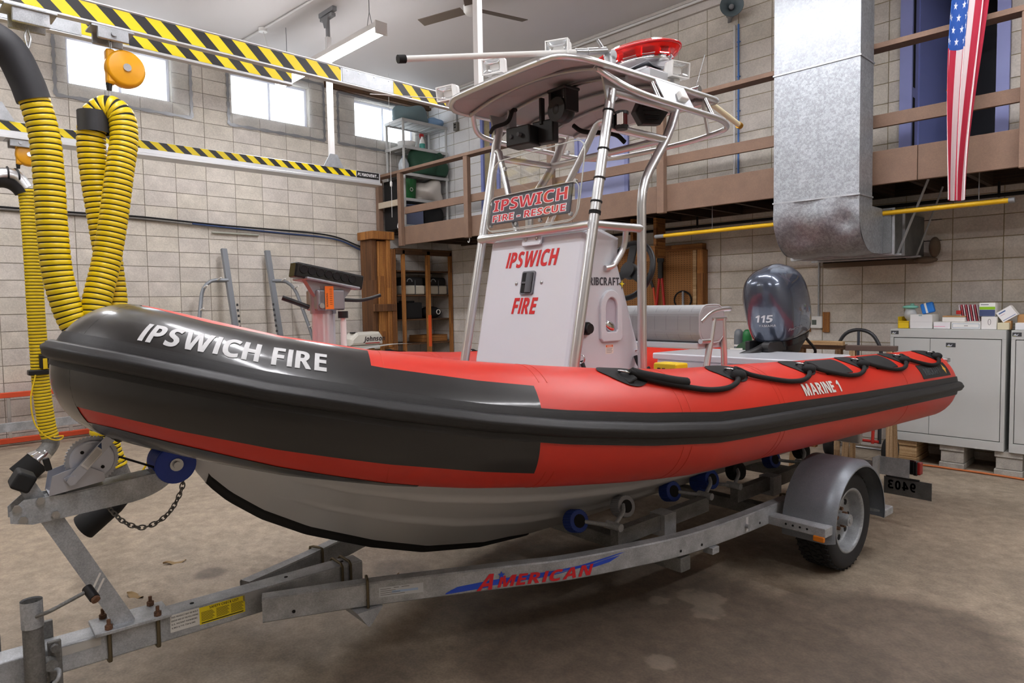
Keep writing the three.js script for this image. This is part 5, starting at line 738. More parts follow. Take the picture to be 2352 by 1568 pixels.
// ribbed yellow hose: body with raised ribs, black helix between them
function hose(parent, pts, r, pitch, name = 'hose_body') {
  const c = new THREE.CatmullRomCurve3(pts.map(p => V(...p)), false, 'centripetal'), L = c.getLength(), n = Math.round(L / pitch); c.arcLengthDivisions = 600;
  const prof = [[0, -0.03], [0.2, -0.03], [0.3, -0.005], [0.4, 0.014], [0.6, 0.02], [0.8, 0.012], [0.95, -0.005]];   // share of a pitch, share of the radius
  const RS = 18, fr = c.computeFrenetFrames(n * 2, false), body = { pos: [], idx: [] }, band = { pos: [], idx: [] };
  const ringAt = (d, rad) => { const u = clamp(d / L, 0, 1), p = c.getPointAt(u), k = Math.min(n * 2, Math.round(u * n * 2)), N = fr.normals[k], B = fr.binormals[k], o = []; for (let i = 0; i <= RS; i++) { const a = i / RS * Math.PI * 2; o.push(p.x + rad * (Math.cos(a) * N.x + Math.sin(a) * B.x), p.y + rad * (Math.cos(a) * N.y + Math.sin(a) * B.y), p.z + rad * (Math.cos(a) * N.z + Math.sin(a) * B.z)); } return o; };
  const add = (M_, rings) => { const b = M_.pos.length / 3, w = RS + 1; rings.forEach(q => M_.pos.push(...q)); for (let j = 0; j < rings.length - 1; j++) for (let i = 0; i < RS; i++) { const a = b + j * w + i; M_.idx.push(a, a + 1, a + w + 1, a, a + w + 1, a + w); } };
  for (let k = 0; k < n; k++) { const d = k * pitch; add(band, [ringAt(d - pitch * 0.05, r * 0.975), ringAt(d, r * 0.97), ringAt(d + 0.26 * pitch, r * 0.972), ringAt(d + pitch * 0.33, r * 0.985)]); add(body, prof.slice(1).map(([f, h]) => ringAt(d + f * pitch, r * (1 + h))).concat([ringAt(d + pitch * 0.99, r * 0.97)])); }
  const mk = q => { const g = new THREE.BufferGeometry(); g.setAttribute('position', new THREE.Float32BufferAttribute(q.pos, 3)); g.setIndex(q.idx); g.computeVertexNormals(); return g; };
  part(parent, name, mk(body), M.hose); const b = part(parent, 'wear_helix', mk(band), M.blackMatte, 'black spiral between the ribs'); return c;
}
M.hose = mat(0xe2c40c, 0.4);
const RHO = 0.074;
{
  const h = thing('exhaust_hose', 'large yellow ribbed exhaust hose looped over two saddles behind the bow', 'hose', [0, 0, 0], 0, 'exhaust hoses');
  hose(h, [[5.5, 2.96, 7.25], [5.5, 3.0, 7.1], [5.5, 2.955, 7.0], [5.5, 2.8, 6.925], [5.5, 2.55, 6.862], [5.5, 2.3, 6.848], [5.5, 2.03, 6.845], [5.5, 1.75, 6.828], [5.51, 1.52, 6.775], [5.53, 1.42, 6.72], [5.53, 1.48, 6.68], [5.52, 1.62, 6.655], [5.5, 1.85, 6.592], [5.5, 2.11, 6.542], [5.5, 2.36, 6.502], [5.48, 2.6, 6.462], [5.46, 2.71, 6.475], [5.43, 2.745, 6.525], [5.4, 2.7, 6.585], [5.39, 2.58, 6.61], [5.38, 2.35, 6.6], [5.38, 2.1, 6.575], [5.38, 1.85, 6.55], [5.4, 1.55, 6.54], [5.45, 1.2, 6.58], [5.5, 0.95, 6.64], [5.5, 0.78, 6.64], [5.51, 0.66, 6.61]], RHO, 0.031);
  { const c = new THREE.CatmullRomCurve3([[5.5, 2.96, 7.25], [5.5, 3.0, 7.1], [5.5, 2.955, 7.0], [5.5, 2.8, 6.925], [5.5, 2.7, 6.895]].map(p => V(...p)), false, 'centripetal'); part(h, 'hose_saddle', grid(30, 16, (u, v) => { const p = c.getPoint(u), t = c.getTangent(u), o = V(0, -t.z, t.y).multiplyScalar(t.z > 0 ? 1 : 1), a = lerp(-1.0, 2.9, v), R = 0.084; if (o.y < 0) o.negate(); return [p.x + R * Math.cos(a), p.y - R * Math.sin(a) * o.y, p.z - R * Math.sin(a) * o.z]; }), mat(0x2b2c30, 0.6, 0, { side: THREE.DoubleSide }), 'black hose saddle'); }
  part(h, 'saddle_strap', [grid(18, 10, (u, v) => { const a = lerp(0, Math.PI * 2, u), s = lerp(-0.06, 0.06, v); return [5.41 + 0.082 * Math.cos(a), 2.655 + s, 6.6 + 0.082 * Math.sin(a)]; })], mat(0x2b2c30, 0.6, 0, { side: THREE.DoubleSide }), 'black sleeve at the hose bend');
  part(h, 'nozzle_bend', pipe([[5.51, 0.68, 6.615], [5.52, 0.58, 6.59], [5.6, 0.5, 6.6]], 0.07, { smooth: true, n: 20 }), M.galvDark); part(h, 'rubber_nozzle', [lathe([[0.0, 0], [0.06, 0], [0.078, 0.05], [0.1, 0.24], [0.096, 0.24], [0.07, 0.05], [0, 0.02]], [0, 0, 0], [0, 0, 0], 20).scale(1, 1, 0.75).rotateX(2.2).rotateY(-0.35).translate(5.62, 0.5, 6.6)], M.blackMatte, 'black rubber tailpipe nozzle');
  part(h, 'signal_line', pipe([[5.58, 1.3, 6.5], [5.6, 0.95, 6.48], [5.6, 0.75, 6.43], [5.58, 0.6, 6.5], [5.55, 0.55, 6.58]], 0.006, { smooth: true }), M.yellow);
  const h2 = thing('exhaust_hose', 'slimmer-looking far yellow exhaust hose with a metal nozzle near the floor', 'hose', [0, 0, 0], 0, 'exhaust hoses');
  hose(h2, [[2.16, 2.72, 6.42], [2.16, 2.6, 6.41], [2.16, 2.05, 6.4], [2.16, 1.6, 6.4], [2.16, 1.22, 6.395], [2.16, 0.85, 6.39], [2.16, 0.55, 6.37], [2.16, 0.42, 6.355], [2.16, 0.36, 6.34]], RHO, 0.031);
  part(h2, 'metal_elbow', pipe([[2.16, 2.8, 6.66], [2.16, 2.83, 6.58], [2.16, 2.82, 6.5], [2.16, 2.72, 6.43]], 0.07, { smooth: true, n: 18 }), M.alu); part(h2, 'hose_saddle', [grid(20, 8, (u, v) => { const a = lerp(-0.7, 1.2, u), b = lerp(-1.5, 1.5, v); return [2.16 + 0.085 * Math.sin(b), 2.63 + (0.18 - 0.085 * Math.cos(b)) * Math.cos(a) - 0.01, 6.6 - (0.18 - 0.085 * Math.cos(b)) * Math.sin(a)]; })], mat(0x1d1d20, 0.6, 0, { side: THREE.DoubleSide })); for (const k of [0, 1]) part(h2, 'clamp', torus(0.074, 0.008, [2.16, k ? 2.825 : 2.835, k ? 6.5 : 6.56], [0, k ? 0.3 : 0, 0], 20), M.black);
  part(h2, 'release_collar', [cyl(0.082, 0.082, 0.05, [2.16, 1.0, 6.392], [0, 0, 0], 20), rbox(0.1, 0.05, 0.16, 0.01, [2.22, 1.0, 6.42])], M.black); part(h2, 'control_box', [rbox(0.06, 0.13, 0.08, 0.01, [2.25, 1.1, 6.37])], M.black); part(h2, 'signal_lens', [rbox(0.01, 0.1, 0.035, 0.004, [2.286, 1.08, 6.37])], M.yellow);
  part(h2, 'metal_elbow', pipe([[2.16, 0.38, 6.345], [2.16, 0.3, 6.34], [2.18, 0.24, 6.38], [2.2, 0.2, 6.43]], 0.072, { smooth: true, n: 18 }), M.galvDark); part(h2, 'cone', [lathe([[0.07, 0.02], [0.085, 0.1], [0.11, 0.13], [0.105, 0.13], [0.06, 0.02]], [0, 0, 0], [0, 0, 0], 24).rotateX(2.25).rotateY(0.05).translate(2.19, 0.24, 6.37)], M.chrome); part(h2, 'rubber_nozzle', [lathe([[0.112, 0.0], [0.115, 0.19], [0.108, 0.19], [0.1, 0.0], [0.112, 0.0]], [0, 0, 0], [0, 0, 0], 24).rotateX(2.25).rotateY(0.05).translate(2.2, 0.15, 6.46)], M.blackMatte, 'black rubber tailpipe nozzle');
  part(h2, 'signal_line', pipe([[2.28, 0.98, 6.45], [2.3, 0.75, 6.5], [2.3, 0.5, 6.47], [2.28, 0.36, 6.36], [2.26, 0.34, 6.28], [2.26, 0.37, 6.25], [2.25, 0.37, 6.33]], 0.0065, { smooth: true }), M.yellow);
}
function balancer(x, y, z, label, hangY) {               // yellow spring balancer on a trolley
  const b = thing('spring_balancer', label, 'balancer', [x, y, z], 0, 'yellow spring balancers');
  part(b, 'drum', [lathe([[0.0, -0.045], [0.085, -0.045], [0.104, -0.03], [0.108, 0.0], [0.104, 0.025], [0.09, 0.038], [0.0, 0.045]], [0, 0, 0], [0, 0, -Math.PI / 2], 36), rbox(0.06, 0.2, 0.05, 0.015, [-0.01, 0.0, 0.075])], mat(0xe9a40f, 0.35), 'round orange-yellow drum'); part(b, 'hub', [cyl(0.022, 0.022, 0.01, [0.046, 0, 0], [0, 0, Math.PI / 2], 18)], M.chrome); part(b, 'cable_guide', [cyl(0.018, 0.014, 0.04, [-0.01, -0.115, 0.085])], M.black);
  part(b, 'hook', [rod([-0.01, -0.13, 0.085], [-0.01, -0.2, 0.085], 0.003, 6), pipe([[-0.01, -0.2, 0.085], [-0.01, -0.24, 0.07], [-0.01, -0.28, 0.085], [-0.01, -0.24, 0.1], [-0.01, -0.2, 0.085]], 0.004, { rad: 0.02 })], M.steel); part(b, 'suspension_hook', pipe([[0, 0.09, 0.07], [0, 0.13, 0.07], [0, 0.15, 0.075], [0, hangY - y - 0.06, 0.07]], 0.006, { rad: 0.02 }), M.steel);
  part(b, 'trolley', [rbox(0.02, 0.07, 0.16, 0.006, [0.06, hangY - y - 0.03, 0.07]), rbox(0.02, 0.07, 0.16, 0.006, [-0.06, hangY - y - 0.03, 0.07]), rbox(0.14, 0.012, 0.22, 0.004, [0, hangY - y + 0.0, 0.07]), cyl(0.014, 0.014, 0.02, [0.075, hangY - y - 0.03, 0.07], [0, 0, Math.PI / 2], 12)], galvSheet);
}
balancer(5.44, 2.985, 6.43, 'big yellow balancer hanging from the near rail', 3.18); balancer(2.11, 3.05, 6.38, 'small far yellow balancer hanging from the white rail', 3.17);
{
  const t = thing('hose_trolley', 'galvanised trolley with clip holding the leftmost hose saddle', 'trolley'); part(t, 'plate', [rbox(0.02, 0.08, 0.17, 0.006, [5.5, 3.14, 6.89]), rbox(0.02, 0.08, 0.17, 0.006, [5.38, 3.14, 6.89]), rbox(0.16, 0.012, 0.24, 0.004, [5.44, 3.18, 6.89])], M.galv); part(t, 'carabiner', pipe([[5.44, 3.1, 6.9], [5.44, 3.05, 6.915], [5.44, 2.98, 6.9], [5.44, 3.05, 6.885], [5.44, 3.1, 6.9]], 0.006, { rad: 0.02 }), M.steel);
}
// ---------------------------------------------------------------- ceiling fan, conduit
{
  const f = thing('ceiling_fan', 'ceiling fan with brown blades behind the boat roof', 'fan', [3.86, 0, 2.32]);
  part(f, 'motor', [lathe([[0, 4.93], [0.06, 4.93], [0.09, 4.97], [0.09, 5.03], [0.06, 5.06], [0, 5.06]])], M.white); part(f, 'down_rod', cyl(0.012, 0.012, 0.24, [0, 5.16, 0]), M.white); part(f, 'canopy', lathe([[0.012, 5.2], [0.06, 5.25], [0.065, 5.28], [0, 5.28]]), M.white);
  for (const a of [0.42, 0.42 + 2.094, 0.42 + 4.19]) part(f, 'blade', place(rbox(0.62, 0.008, 0.14, 0.003, [0.42, 5.0, 0], [0.2, 0, 0]), [0, 0, 0], [0, a - 1.2, 0]), mat(0x6b6055, 0.6));
  const c = thing('ceiling_conduit', 'white conduit with a round box on the ceiling', 'conduit'); part(c, 'pipe', [rod([0.3, 5.26, 3.6], [4.2, 5.26, 3.38], 0.014)], M.whitePaint); part(c, 'junction_box', cyl(0.055, 0.055, 0.05, [1.08, 5.25, 3.555], [0, 0, 0], 16), M.white); part(c, 'drop_cord', [pipe([[1.08, 5.23, 3.55], [1.12, 5.0, 3.5], [1.2, 4.7, 3.4]], 0.006, { smooth: true })], M.whitePaint);
  const w = thing('wall_conduit', 'thin pale conduit along the top of the back wall', 'conduit'); part(w, 'pipe', rod([0.05, 5.2, 0.1], [6.2, 5.2, 0.1], 0.016), M.whitePaint);
}
// ---------------------------------------------------------------- along the left wall
{
  const cab = (dy, r, m, o) => pipe([[0.03 + o, 2.8 + dy, 7.4], [0.03 + o, 2.79 + dy, 6.35], [0.03 + o, 2.785 + dy, 5.5], [0.03 + o, 2.79 + dy, 4.91], [0.035 + o, 2.745 + dy * 1.4, 3.85], [0.035 + o, 2.72 + dy * 2, 2.9], [0.035 + o, 2.7 + dy * 2, 2.2], [0.035 + o, 2.67 + dy, 1.9], [0.04 + o, 2.56 + dy, 1.55], [0.05 + o, 2.5 + dy, 1.3], [0.06 + o, 2.5 + dy, 1.1]], r, { smooth: true, seg: 120 });
  tag(mesh('wall_cable', cab(0.014, 0.012, 0, 0), M.blackMatte), 'upper black cable running along the left wall', 'cable', 'wall cables'); tag(mesh('wall_cable', cab(-0.012, 0.012, 0, 0.004), mat(0x6d6a66, 0.7)), 'grey conduit cable below the black one on the left wall', 'cable', 'wall cables'); tag(mesh('wall_cable', pipe([[0.045, 2.755, 4.2], [0.05, 2.73, 3.6], [0.05, 2.7, 2.8], [0.05, 2.68, 2.2], [0.05, 2.63, 1.85], [0.06, 2.5, 1.5], [0.065, 2.48, 1.1]], 0.011, { smooth: true }), mat(0x27406e, 0.6)), 'blue cable joining the bundle on the left wall', 'cable', 'wall cables');
  tag(mesh('short_pipe', [rod([0.025, 2.655, 3.93], [0.025, 2.655, 3.25], 0.014)], mat(0xa9ab9f, 0.5)), 'short grey pipe clipped under the wall cables', 'pipe');
  // two grey storage racks with pegs leaning on the wall
  for (const [k, zs, zd, lb] of [[0, 3.81, 1, 'left grey steel rack with pegs leaning on the block wall'], [1, 3.17, -1, 'right grey steel rack with pegs leaning on the block wall']]) {
    const r = thing('hose_rack', lb, 'rack', [0, 0, 0], 0, 'grey wall racks'), m = mat(0x8b9096, 0.45, 0.3);
    part(r, 'upright', bar([0.62, 0.03, zs - 0.06], [0.12, 2.42, zs + 0.0], 0.075, 0.05), m); part(r, 'curved_arm', pipe([[0.23, 1.97, zs], [0.22, 1.97, zs + zd * 0.25], [0.25, 1.83, zs + zd * 0.37], [0.42, 1.15, zs + zd * 0.52], [0.6, 0.04, zs + zd * 0.75]], 0.026, { rad: 0.12, n: 8 }), m);
    part(r, 'peg', [[0.24, 1.97, 0.15], [0.25, 1.86, 0.345], [0.32, 1.55, 0.43], [0.39, 1.27, 0.49]].map(([x, y, d]) => rod([x, y, zs + zd * d], [x + 0.13, y + 0.03, zs + zd * d - 0.0], 0.011, 8)), M.paper); part(r, 'tooth_strip', [0, 1, 2, 3, 4, 5, 6, 7, 8].map(i => rbox(0.03, 0.035, 0.02, 0.004, [0.335 + i * 0.0165, 1.62 - i * 0.078, zs - 0.055 * (k ? -1 : 1) - 0.02])), M.darkGrey);
  }
  const ld = thing('ladder', 'orange fibreglass ladder lying on its side along the left wall', 'ladder'); for (const y of [0.06, 0.6]) part(ld, 'rail', rspan(0.09, 0.16, y - 0.03, y + 0.03, 4.9, 8.2, 0.006), M.orange); for (let z = 5.15; z < 8.1; z += 0.305) part(ld, 'rung', rspan(0.105, 0.145, 0.09, 0.57, z, z + 0.035, 0.006), M.alu); 
  const gr = thing('galvanised_rail', 'galvanised steel rail on small feet in front of the ladder', 'rail'); part(gr, 'beam', rspan(0.4, 0.44, 0.21, 0.31, 5.2, 8.2, 0.004), M.galv); part(gr, 'foot', [rspan(0.36, 0.48, 0.0, 0.21, 5.4, 5.5, 0.004)], M.galvDark); part(gr, 'foot', [rspan(0.36, 0.48, 0.0, 0.21, 7.6, 7.7, 0.004)], M.galvDark);
  // small white outboard motor on a stand
  const j = thing('small_outboard', 'small white outboard motor marked Johnson beyond the bow', 'motor', [0.75, 0, 1.98]);
  part(j, 'cowling', [(() => { const g = prism([[-0.28, 0.0], [0.3, 0.0], [0.3, 0.12], [0.24, 0.2], [-0.16, 0.2], [-0.28, 0.1]], 0.28, 0.04); g.rotateY(Math.PI / 2); g.translate(0, 0.97, 0); return g; })()], mat(0xe4e2d8, 0.4)); part(j, 'lower_pan', rbox(0.24, 0.07, 0.52, 0.02, [0, 0.93, 0]), mat(0xd9d8d0, 0.5)); part(j, 'carry_handle', rbox(0.1, 0.02, 0.09, 0.008, [0.04, 1.165, 0.17], [0.0, 0, 0]), M.black);
  part(j, 'lettering', onto(text('Johnson', 0.075, 0.001, 0.2, 0, 0.95), [0.142, 1.03, 0.06], [0, 0, -1], [0, 1, 0]), mat(0x2b1b22, 0.5), 'lettering Johnson'); part(j, 'red_line', onto(box(0.26, 0.012, 0.001), [0.142, 1.0, -0.1], [0, 0, -1], [0, 1, 0]), M.red); part(j, 'leg', [rspan(-0.06, 0.06, 0.3, 0.93, -0.08, 0.08, 0.02)], M.white); part(j, 'tiller', rod([0.0, 0.95, 0.25], [0.0, 0.98, 0.33], 0.025), M.black); part(j, 'stand', [rspan(-0.2, 0.2, 0.55, 0.6, -0.1, 0.1), rspan(-0.2, -0.16, 0, 0.55, -0.05, 0.05), rspan(0.16, 0.2, 0, 0.55, -0.05, 0.05)], M.timber);
  const bd = thing('white_board', 'long white curved board lying beside the small motor', 'board', [1.15, 0, 1.75]); part(bd, 'blade', grid(20, 4, (u, v) => [0.0 + (v - 0.5) * 0.18, 0.93 + 0.05 * Math.sin(u * 2.2) - 0.0, lerp(0.5, -0.38, u)]), mat(0xc3c6c4, 0.5, 0, { side: THREE.DoubleSide })); part(bd, 'support', [rspan(-0.06, 0.06, 0, 0.93, -0.05, 0.05), rspan(-0.06, 0.06, 0, 0.94, 0.3, 0.38)], M.timber);
}

// ---------------------------------------------------------------- the corner: timber column, cubby shelves, plastic shelves on the mezzanine
{
  const c = thing('timber_column', 'built-up rough timber column at the end of the mezzanine', 'column');
  part(c, 'board', rspan(0.16, 0.5, 0, 2.64, 1.51, 1.6, 0.006), M.timberDarkV); part(c, 'board', rspan(0.2, 0.53, 0, 2.62, 1.36, 1.5, 0.006), M.timberV); part(c, 'board', rspan(0.2, 0.56, 0, 2.64, 1.28, 1.355, 0.006), M.timberV); part(c, 'board', rspan(0.2, 0.58, 0, 2.5, 1.19, 1.275, 0.006), wood([150, 98, 46], [96, 58, 26], 0.9, 0.75, true)); part(c, 'cap_block', rspan(0.14, 0.6, 2.645, 2.775, 1.22, 1.64, 0.008), M.timberV); part(c, 'strap_block', rspan(0.52, 0.59, 1.48, 1.6, 1.2, 1.62, 0.008), M.timberDarkV);
  const s = thing('cubby_shelves', 'open timber cubby shelves in the corner under the mezzanine', 'shelves');
  for (const z of [0.02, 0.5, 1.02]) part(s, 'upright', rspan(0.54, 0.6, 0, 2.49, z, z + (z === 0.5 ? 0.07 : 0.05), 0.004), M.timberV); part(s, 'top_beam', rspan(0.5, 0.6, 2.42, 2.52, 0.02, 1.18, 0.004), M.timberDark);
  for (const y of [2.16, 1.75, 1.34, 0.93, 0.5]) part(s, 'shelf_board', rspan(0.02, 0.54, y - 0.025, y, 0.02, 1.15, 0.003), M.timberDark); part(s, 'painted_band', rspan(0.598, 0.603, 0.86, 1.4, 0.502, 0.568, 0.001), M.timberOrange, 'orange painted stretch');
  const it = (n, l, cat, g, m, grp) => tag(mesh(n, g, m), l, cat, grp);
  for (const [z0, z1, l] of [[0.07, 0.49, 'black and white soft case in the right cubby'], [0.56, 1.0, 'black and white soft case in the left cubby']]) { const t = thing('soft_case', l, 'case', [0, 0, 0], 0, 'soft cases in the cubbies'); part(t, 'lower_half', rspan(0.1, 0.52, 1.752, 1.91, z0, z1, 0.03, 3), mat(0xb9b4a6, 0.8)); part(t, 'upper_half', rspan(0.1, 0.51, 1.9, 2.05, z0 + 0.01, z1 - 0.01, 0.05, 3), M.blackMatte); part(t, 'handle', torus(0.05, 0.008, [0.515, 1.97, (z0 + z1) / 2 + 0.1], [0, Math.PI / 2, 0], 14, Math.PI), M.grey); part(t, 'strap', rspan(0.515, 0.523, 1.76, 2.0, (z0 + z1) / 2 - 0.02, (z0 + z1) / 2, 0.002), M.darkGrey); }
  { const t = thing('black_duffel', 'black duffel bag on the cubby shelf below the soft cases', 'bag'); part(t, 'body', [ball(0.2, [0.3, 1.44, 0.3], [1, 0.55, 1.02], 18)], M.blackMatte); part(t, 'handle', torus(0.04, 0.008, [0.5, 1.45, 0.27], [0, Math.PI / 2, 0], 14), M.paper); }
  it('dark_toolbox', 'dark toolbox in the left cubby below the soft cases', 'toolbox', [rspan(0.1, 0.48, 1.342, 1.62, 0.6, 0.98, 0.02, 2), rspan(0.2, 0.4, 1.62, 1.65, 0.7, 0.9, 0.01)], M.blackMatte); { const t = thing('wooden_tray', 'shallow wooden tray in the lower cubby', 'tray'); part(t, 'side', [rspan(0.1, 0.5, 0.932, 1.05, 0.08, 0.1), rspan(0.1, 0.5, 0.932, 1.05, 0.6, 0.62), rspan(0.1, 0.12, 0.932, 1.05, 0.1, 0.6), rspan(0.48, 0.5, 0.932, 1.05, 0.1, 0.6)], M.timber); part(t, 'bottom', rspan(0.12, 0.48, 0.932, 0.945, 0.1, 0.6), M.timberDark); }
  // grey plastic shelving on the mezzanine
  const p = thing('plastic_shelves', 'grey plastic shelving unit crowded with bags on the mezzanine', 'shelves'), gp = mat(0xb9bab8, 0.55);
  const LV = [2.92, 3.36, 3.78, 4.22, 4.66]; for (const [x, z] of [[0.1, 0.08], [0.58, 0.08], [0.1, 0.98], [0.58, 0.98]]) part(p, 'leg', cyl(0.022, 0.022, LV[4] - 2.83, [x, (LV[4] + 2.83) / 2, z], [0, 0, 0], 12), gp);
  for (const y of LV) { const sh = part(p, 'shelf', [rspan(0.08, 0.6, y - 0.05, y, 0.05, 0.075, 0.004), rspan(0.08, 0.6, y - 0.05, y, 0.985, 1.01, 0.004), rspan(0.08, 0.105, y - 0.05, y, 0.075, 0.985, 0.004), rspan(0.575, 0.6, y - 0.05, y, 0.075, 0.985, 0.004)], gp); for (let k = 0; k < 7; k++) part(sh, 'slat', span(0.1, 0.58, y - 0.03, y - 0.004, 0.09 + k * 0.128, 0.19 + k * 0.128), gp); }
  const blob = (c0, r, sd, amp = 0.12) => { const g = new THREE.SphereGeometry(1, 28, 20), q = g.attributes.position; for (let i = 0; i < q.count; i++) { let x = q.getX(i), y = q.getY(i), z = q.getZ(i); const k = 1 + amp * (Math.sin(x * 3 + sd) * Math.cos(z * 3.4 + sd * 2) + 0.5 * Math.sin(y * 4 + z * 4 + sd)); y = y < -0.55 ? -0.55 : y; q.setXYZ(i, c0[0] + x * k * r[0], c0[1] + (y + 0.55) * k * r[1] * 0.65, c0[2] + z * k * r[2]); } g.computeVertexNormals(); return g; };
  it('fabric_bundle', 'grey-green fabric bundle on top of the plastic shelves', 'bundle', blob([0.38, 4.665, 0.7], [0.22, 0.3, 0.34], 1), mat(0x6d8288, 0.8)); it('fabric_bundle', 'pale blue bundle on the right end of the plastic shelves', 'bundle', blob([0.42, 4.665, 0.21], [0.15, 0.16, 0.16], 3, 0.08), mat(0x86a8cc, 0.8)); it('green_bag', 'dark green cloth bag hanging over the plastic shelf', 'bag', [blob([0.5, 3.785, 0.5], [0.2, 0.42, 0.3], 2, 0.14), blob([0.56, 3.785, 0.27], [0.16, 0.38, 0.2], 5, 0.1)], mat(0x17402c, 0.75)); it('white_sack', 'crumpled white sacks on the plastic shelf beside the green bin', 'sack', [blob([0.4, 3.365, 0.38], [0.2, 0.36, 0.3], 7, 0.18)], mat(0xcfc8c0, 0.85)); it('white_basin', 'white basin beside the spray bottle', 'basin', lathe([[0, 0], [0.13, 0], [0.16, 0.11], [0.15, 0.11], [0.12, 0.01], [0, 0.01]], [0.36, 4.222, 0.76]), M.white);
  { const t = thing('spray_bottle', 'white spray bottle with red trigger on the plastic shelf', 'bottle', [0.48, 4.222, 0.52]); part(t, 'body', lathe([[0, 0], [0.045, 0], [0.048, 0.1], [0.035, 0.16], [0.018, 0.2], [0.018, 0.22], [0, 0.22]]), M.white); part(t, 'label', lathe([[0.0495, 0.02], [0.0495, 0.1]], [0, 0, 0]), mat(0x3f9a8c, 0.5)); part(t, 'trigger', [rbox(0.03, 0.05, 0.08, 0.01, [0, 0.245, 0.01]), rbox(0.015, 0.06, 0.02, 0.004, [0, 0.22, 0.045], [0.3, 0, 0])], M.red); }
  { const t = thing('water_jug', 'clear plastic jug with blue cap on the plastic shelf', 'jug', [0.46, 3.782, 0.9]); part(t, 'body', lathe([[0, 0], [0.085, 0], [0.09, 0.15], [0.06, 0.22], [0.025, 0.26], [0, 0.26]]), mat(0xbfc8cf, 0.3)); part(t, 'cap', cyl(0.026, 0.026, 0.03, [0, 0.27, 0]), M.blue); }
  { const t = thing('green_bin', 'green recycling bin on the plastic shelf', 'bin', [0.4, 3.365, 0.78]); part(t, 'tub', lathe([[0, 0], [0.12, 0], [0.145, 0.34], [0.135, 0.34], [0.11, 0.01], [0, 0.01]], [0, 0, 0], [0, Math.PI / 4, 0], 4), mat(0x1f6d35, 0.5)); part(t, 'mark', onto(new THREE.RingGeometry(0.022, 0.034, 20), [0.098, 0.16, 0], [0, 0, -1], [0, 1, 0]), M.paper); }
  it('blue_tote', 'grey-blue plastic tote on the lowest plastic shelf', 'tote', [rspan(0.14, 0.56, 2.922, 3.24, 0.58, 0.94, 0.02, 2), rspan(0.12, 0.58, 3.24, 3.26, 0.56, 0.96, 0.008)], mat(0x5d6580, 0.5)); it('black_bag', 'black bag beside the blue tote on the lowest plastic shelf', 'bag', blob([0.36, 2.922, 0.3], [0.2, 0.4, 0.22], 9, 0.12), M.blackMatte);
  { const t = thing('folding_panel', 'tall black folding panel behind the short cream rail', 'panel', [0, 0, 0]); part(t, 'panel', rspan(0.12, 0.5, 2.84, 3.66, 1.03, 1.08, 0.01), M.blackMatte); part(t, 'stand', pipe([[0.72, 3.15, 1.12], [0.55, 2.87, 1.12], [0.58, 2.845, 1.12], [0.76, 2.845, 1.12]], 0.012, { rad: 0.03 }), M.white); }
  { const t = thing('pull_cord', 'white hanging pull cord with plug by the mezzanine railing', 'cord', [0.66, 0, 1.3]); part(t, 'line', [rod([0, 3.56, 0], [0, RY, 0], 0.004, 6), rod([0, 3.0, 0], [0.01, 3.5, 0], 0.004, 6)], M.white); part(t, 'plug', [lathe([[0, 3.49], [0.018, 3.5], [0.02, 3.56], [0.01, 3.58], [0, 3.58]])], M.white); }
  { const t = thing('outlet_box', 'grey electrical box with conduit on the white corner wall', 'electrical box'); part(t, 'box', rspan(0.76, 0.86, 4.56, 4.7, 0.0, 0.06, 0.006), mat(0x77746c, 0.6)); part(t, 'outlet', [rspan(0.79, 0.83, 4.6, 4.63, 0.058, 0.064), rspan(0.79, 0.83, 4.645, 4.675, 0.058, 0.064)], M.blackMatte); part(t, 'conduit', rod([0.83, 4.7, 0.03], [0.83, 5.28, 0.03], 0.012), M.grey); }
}
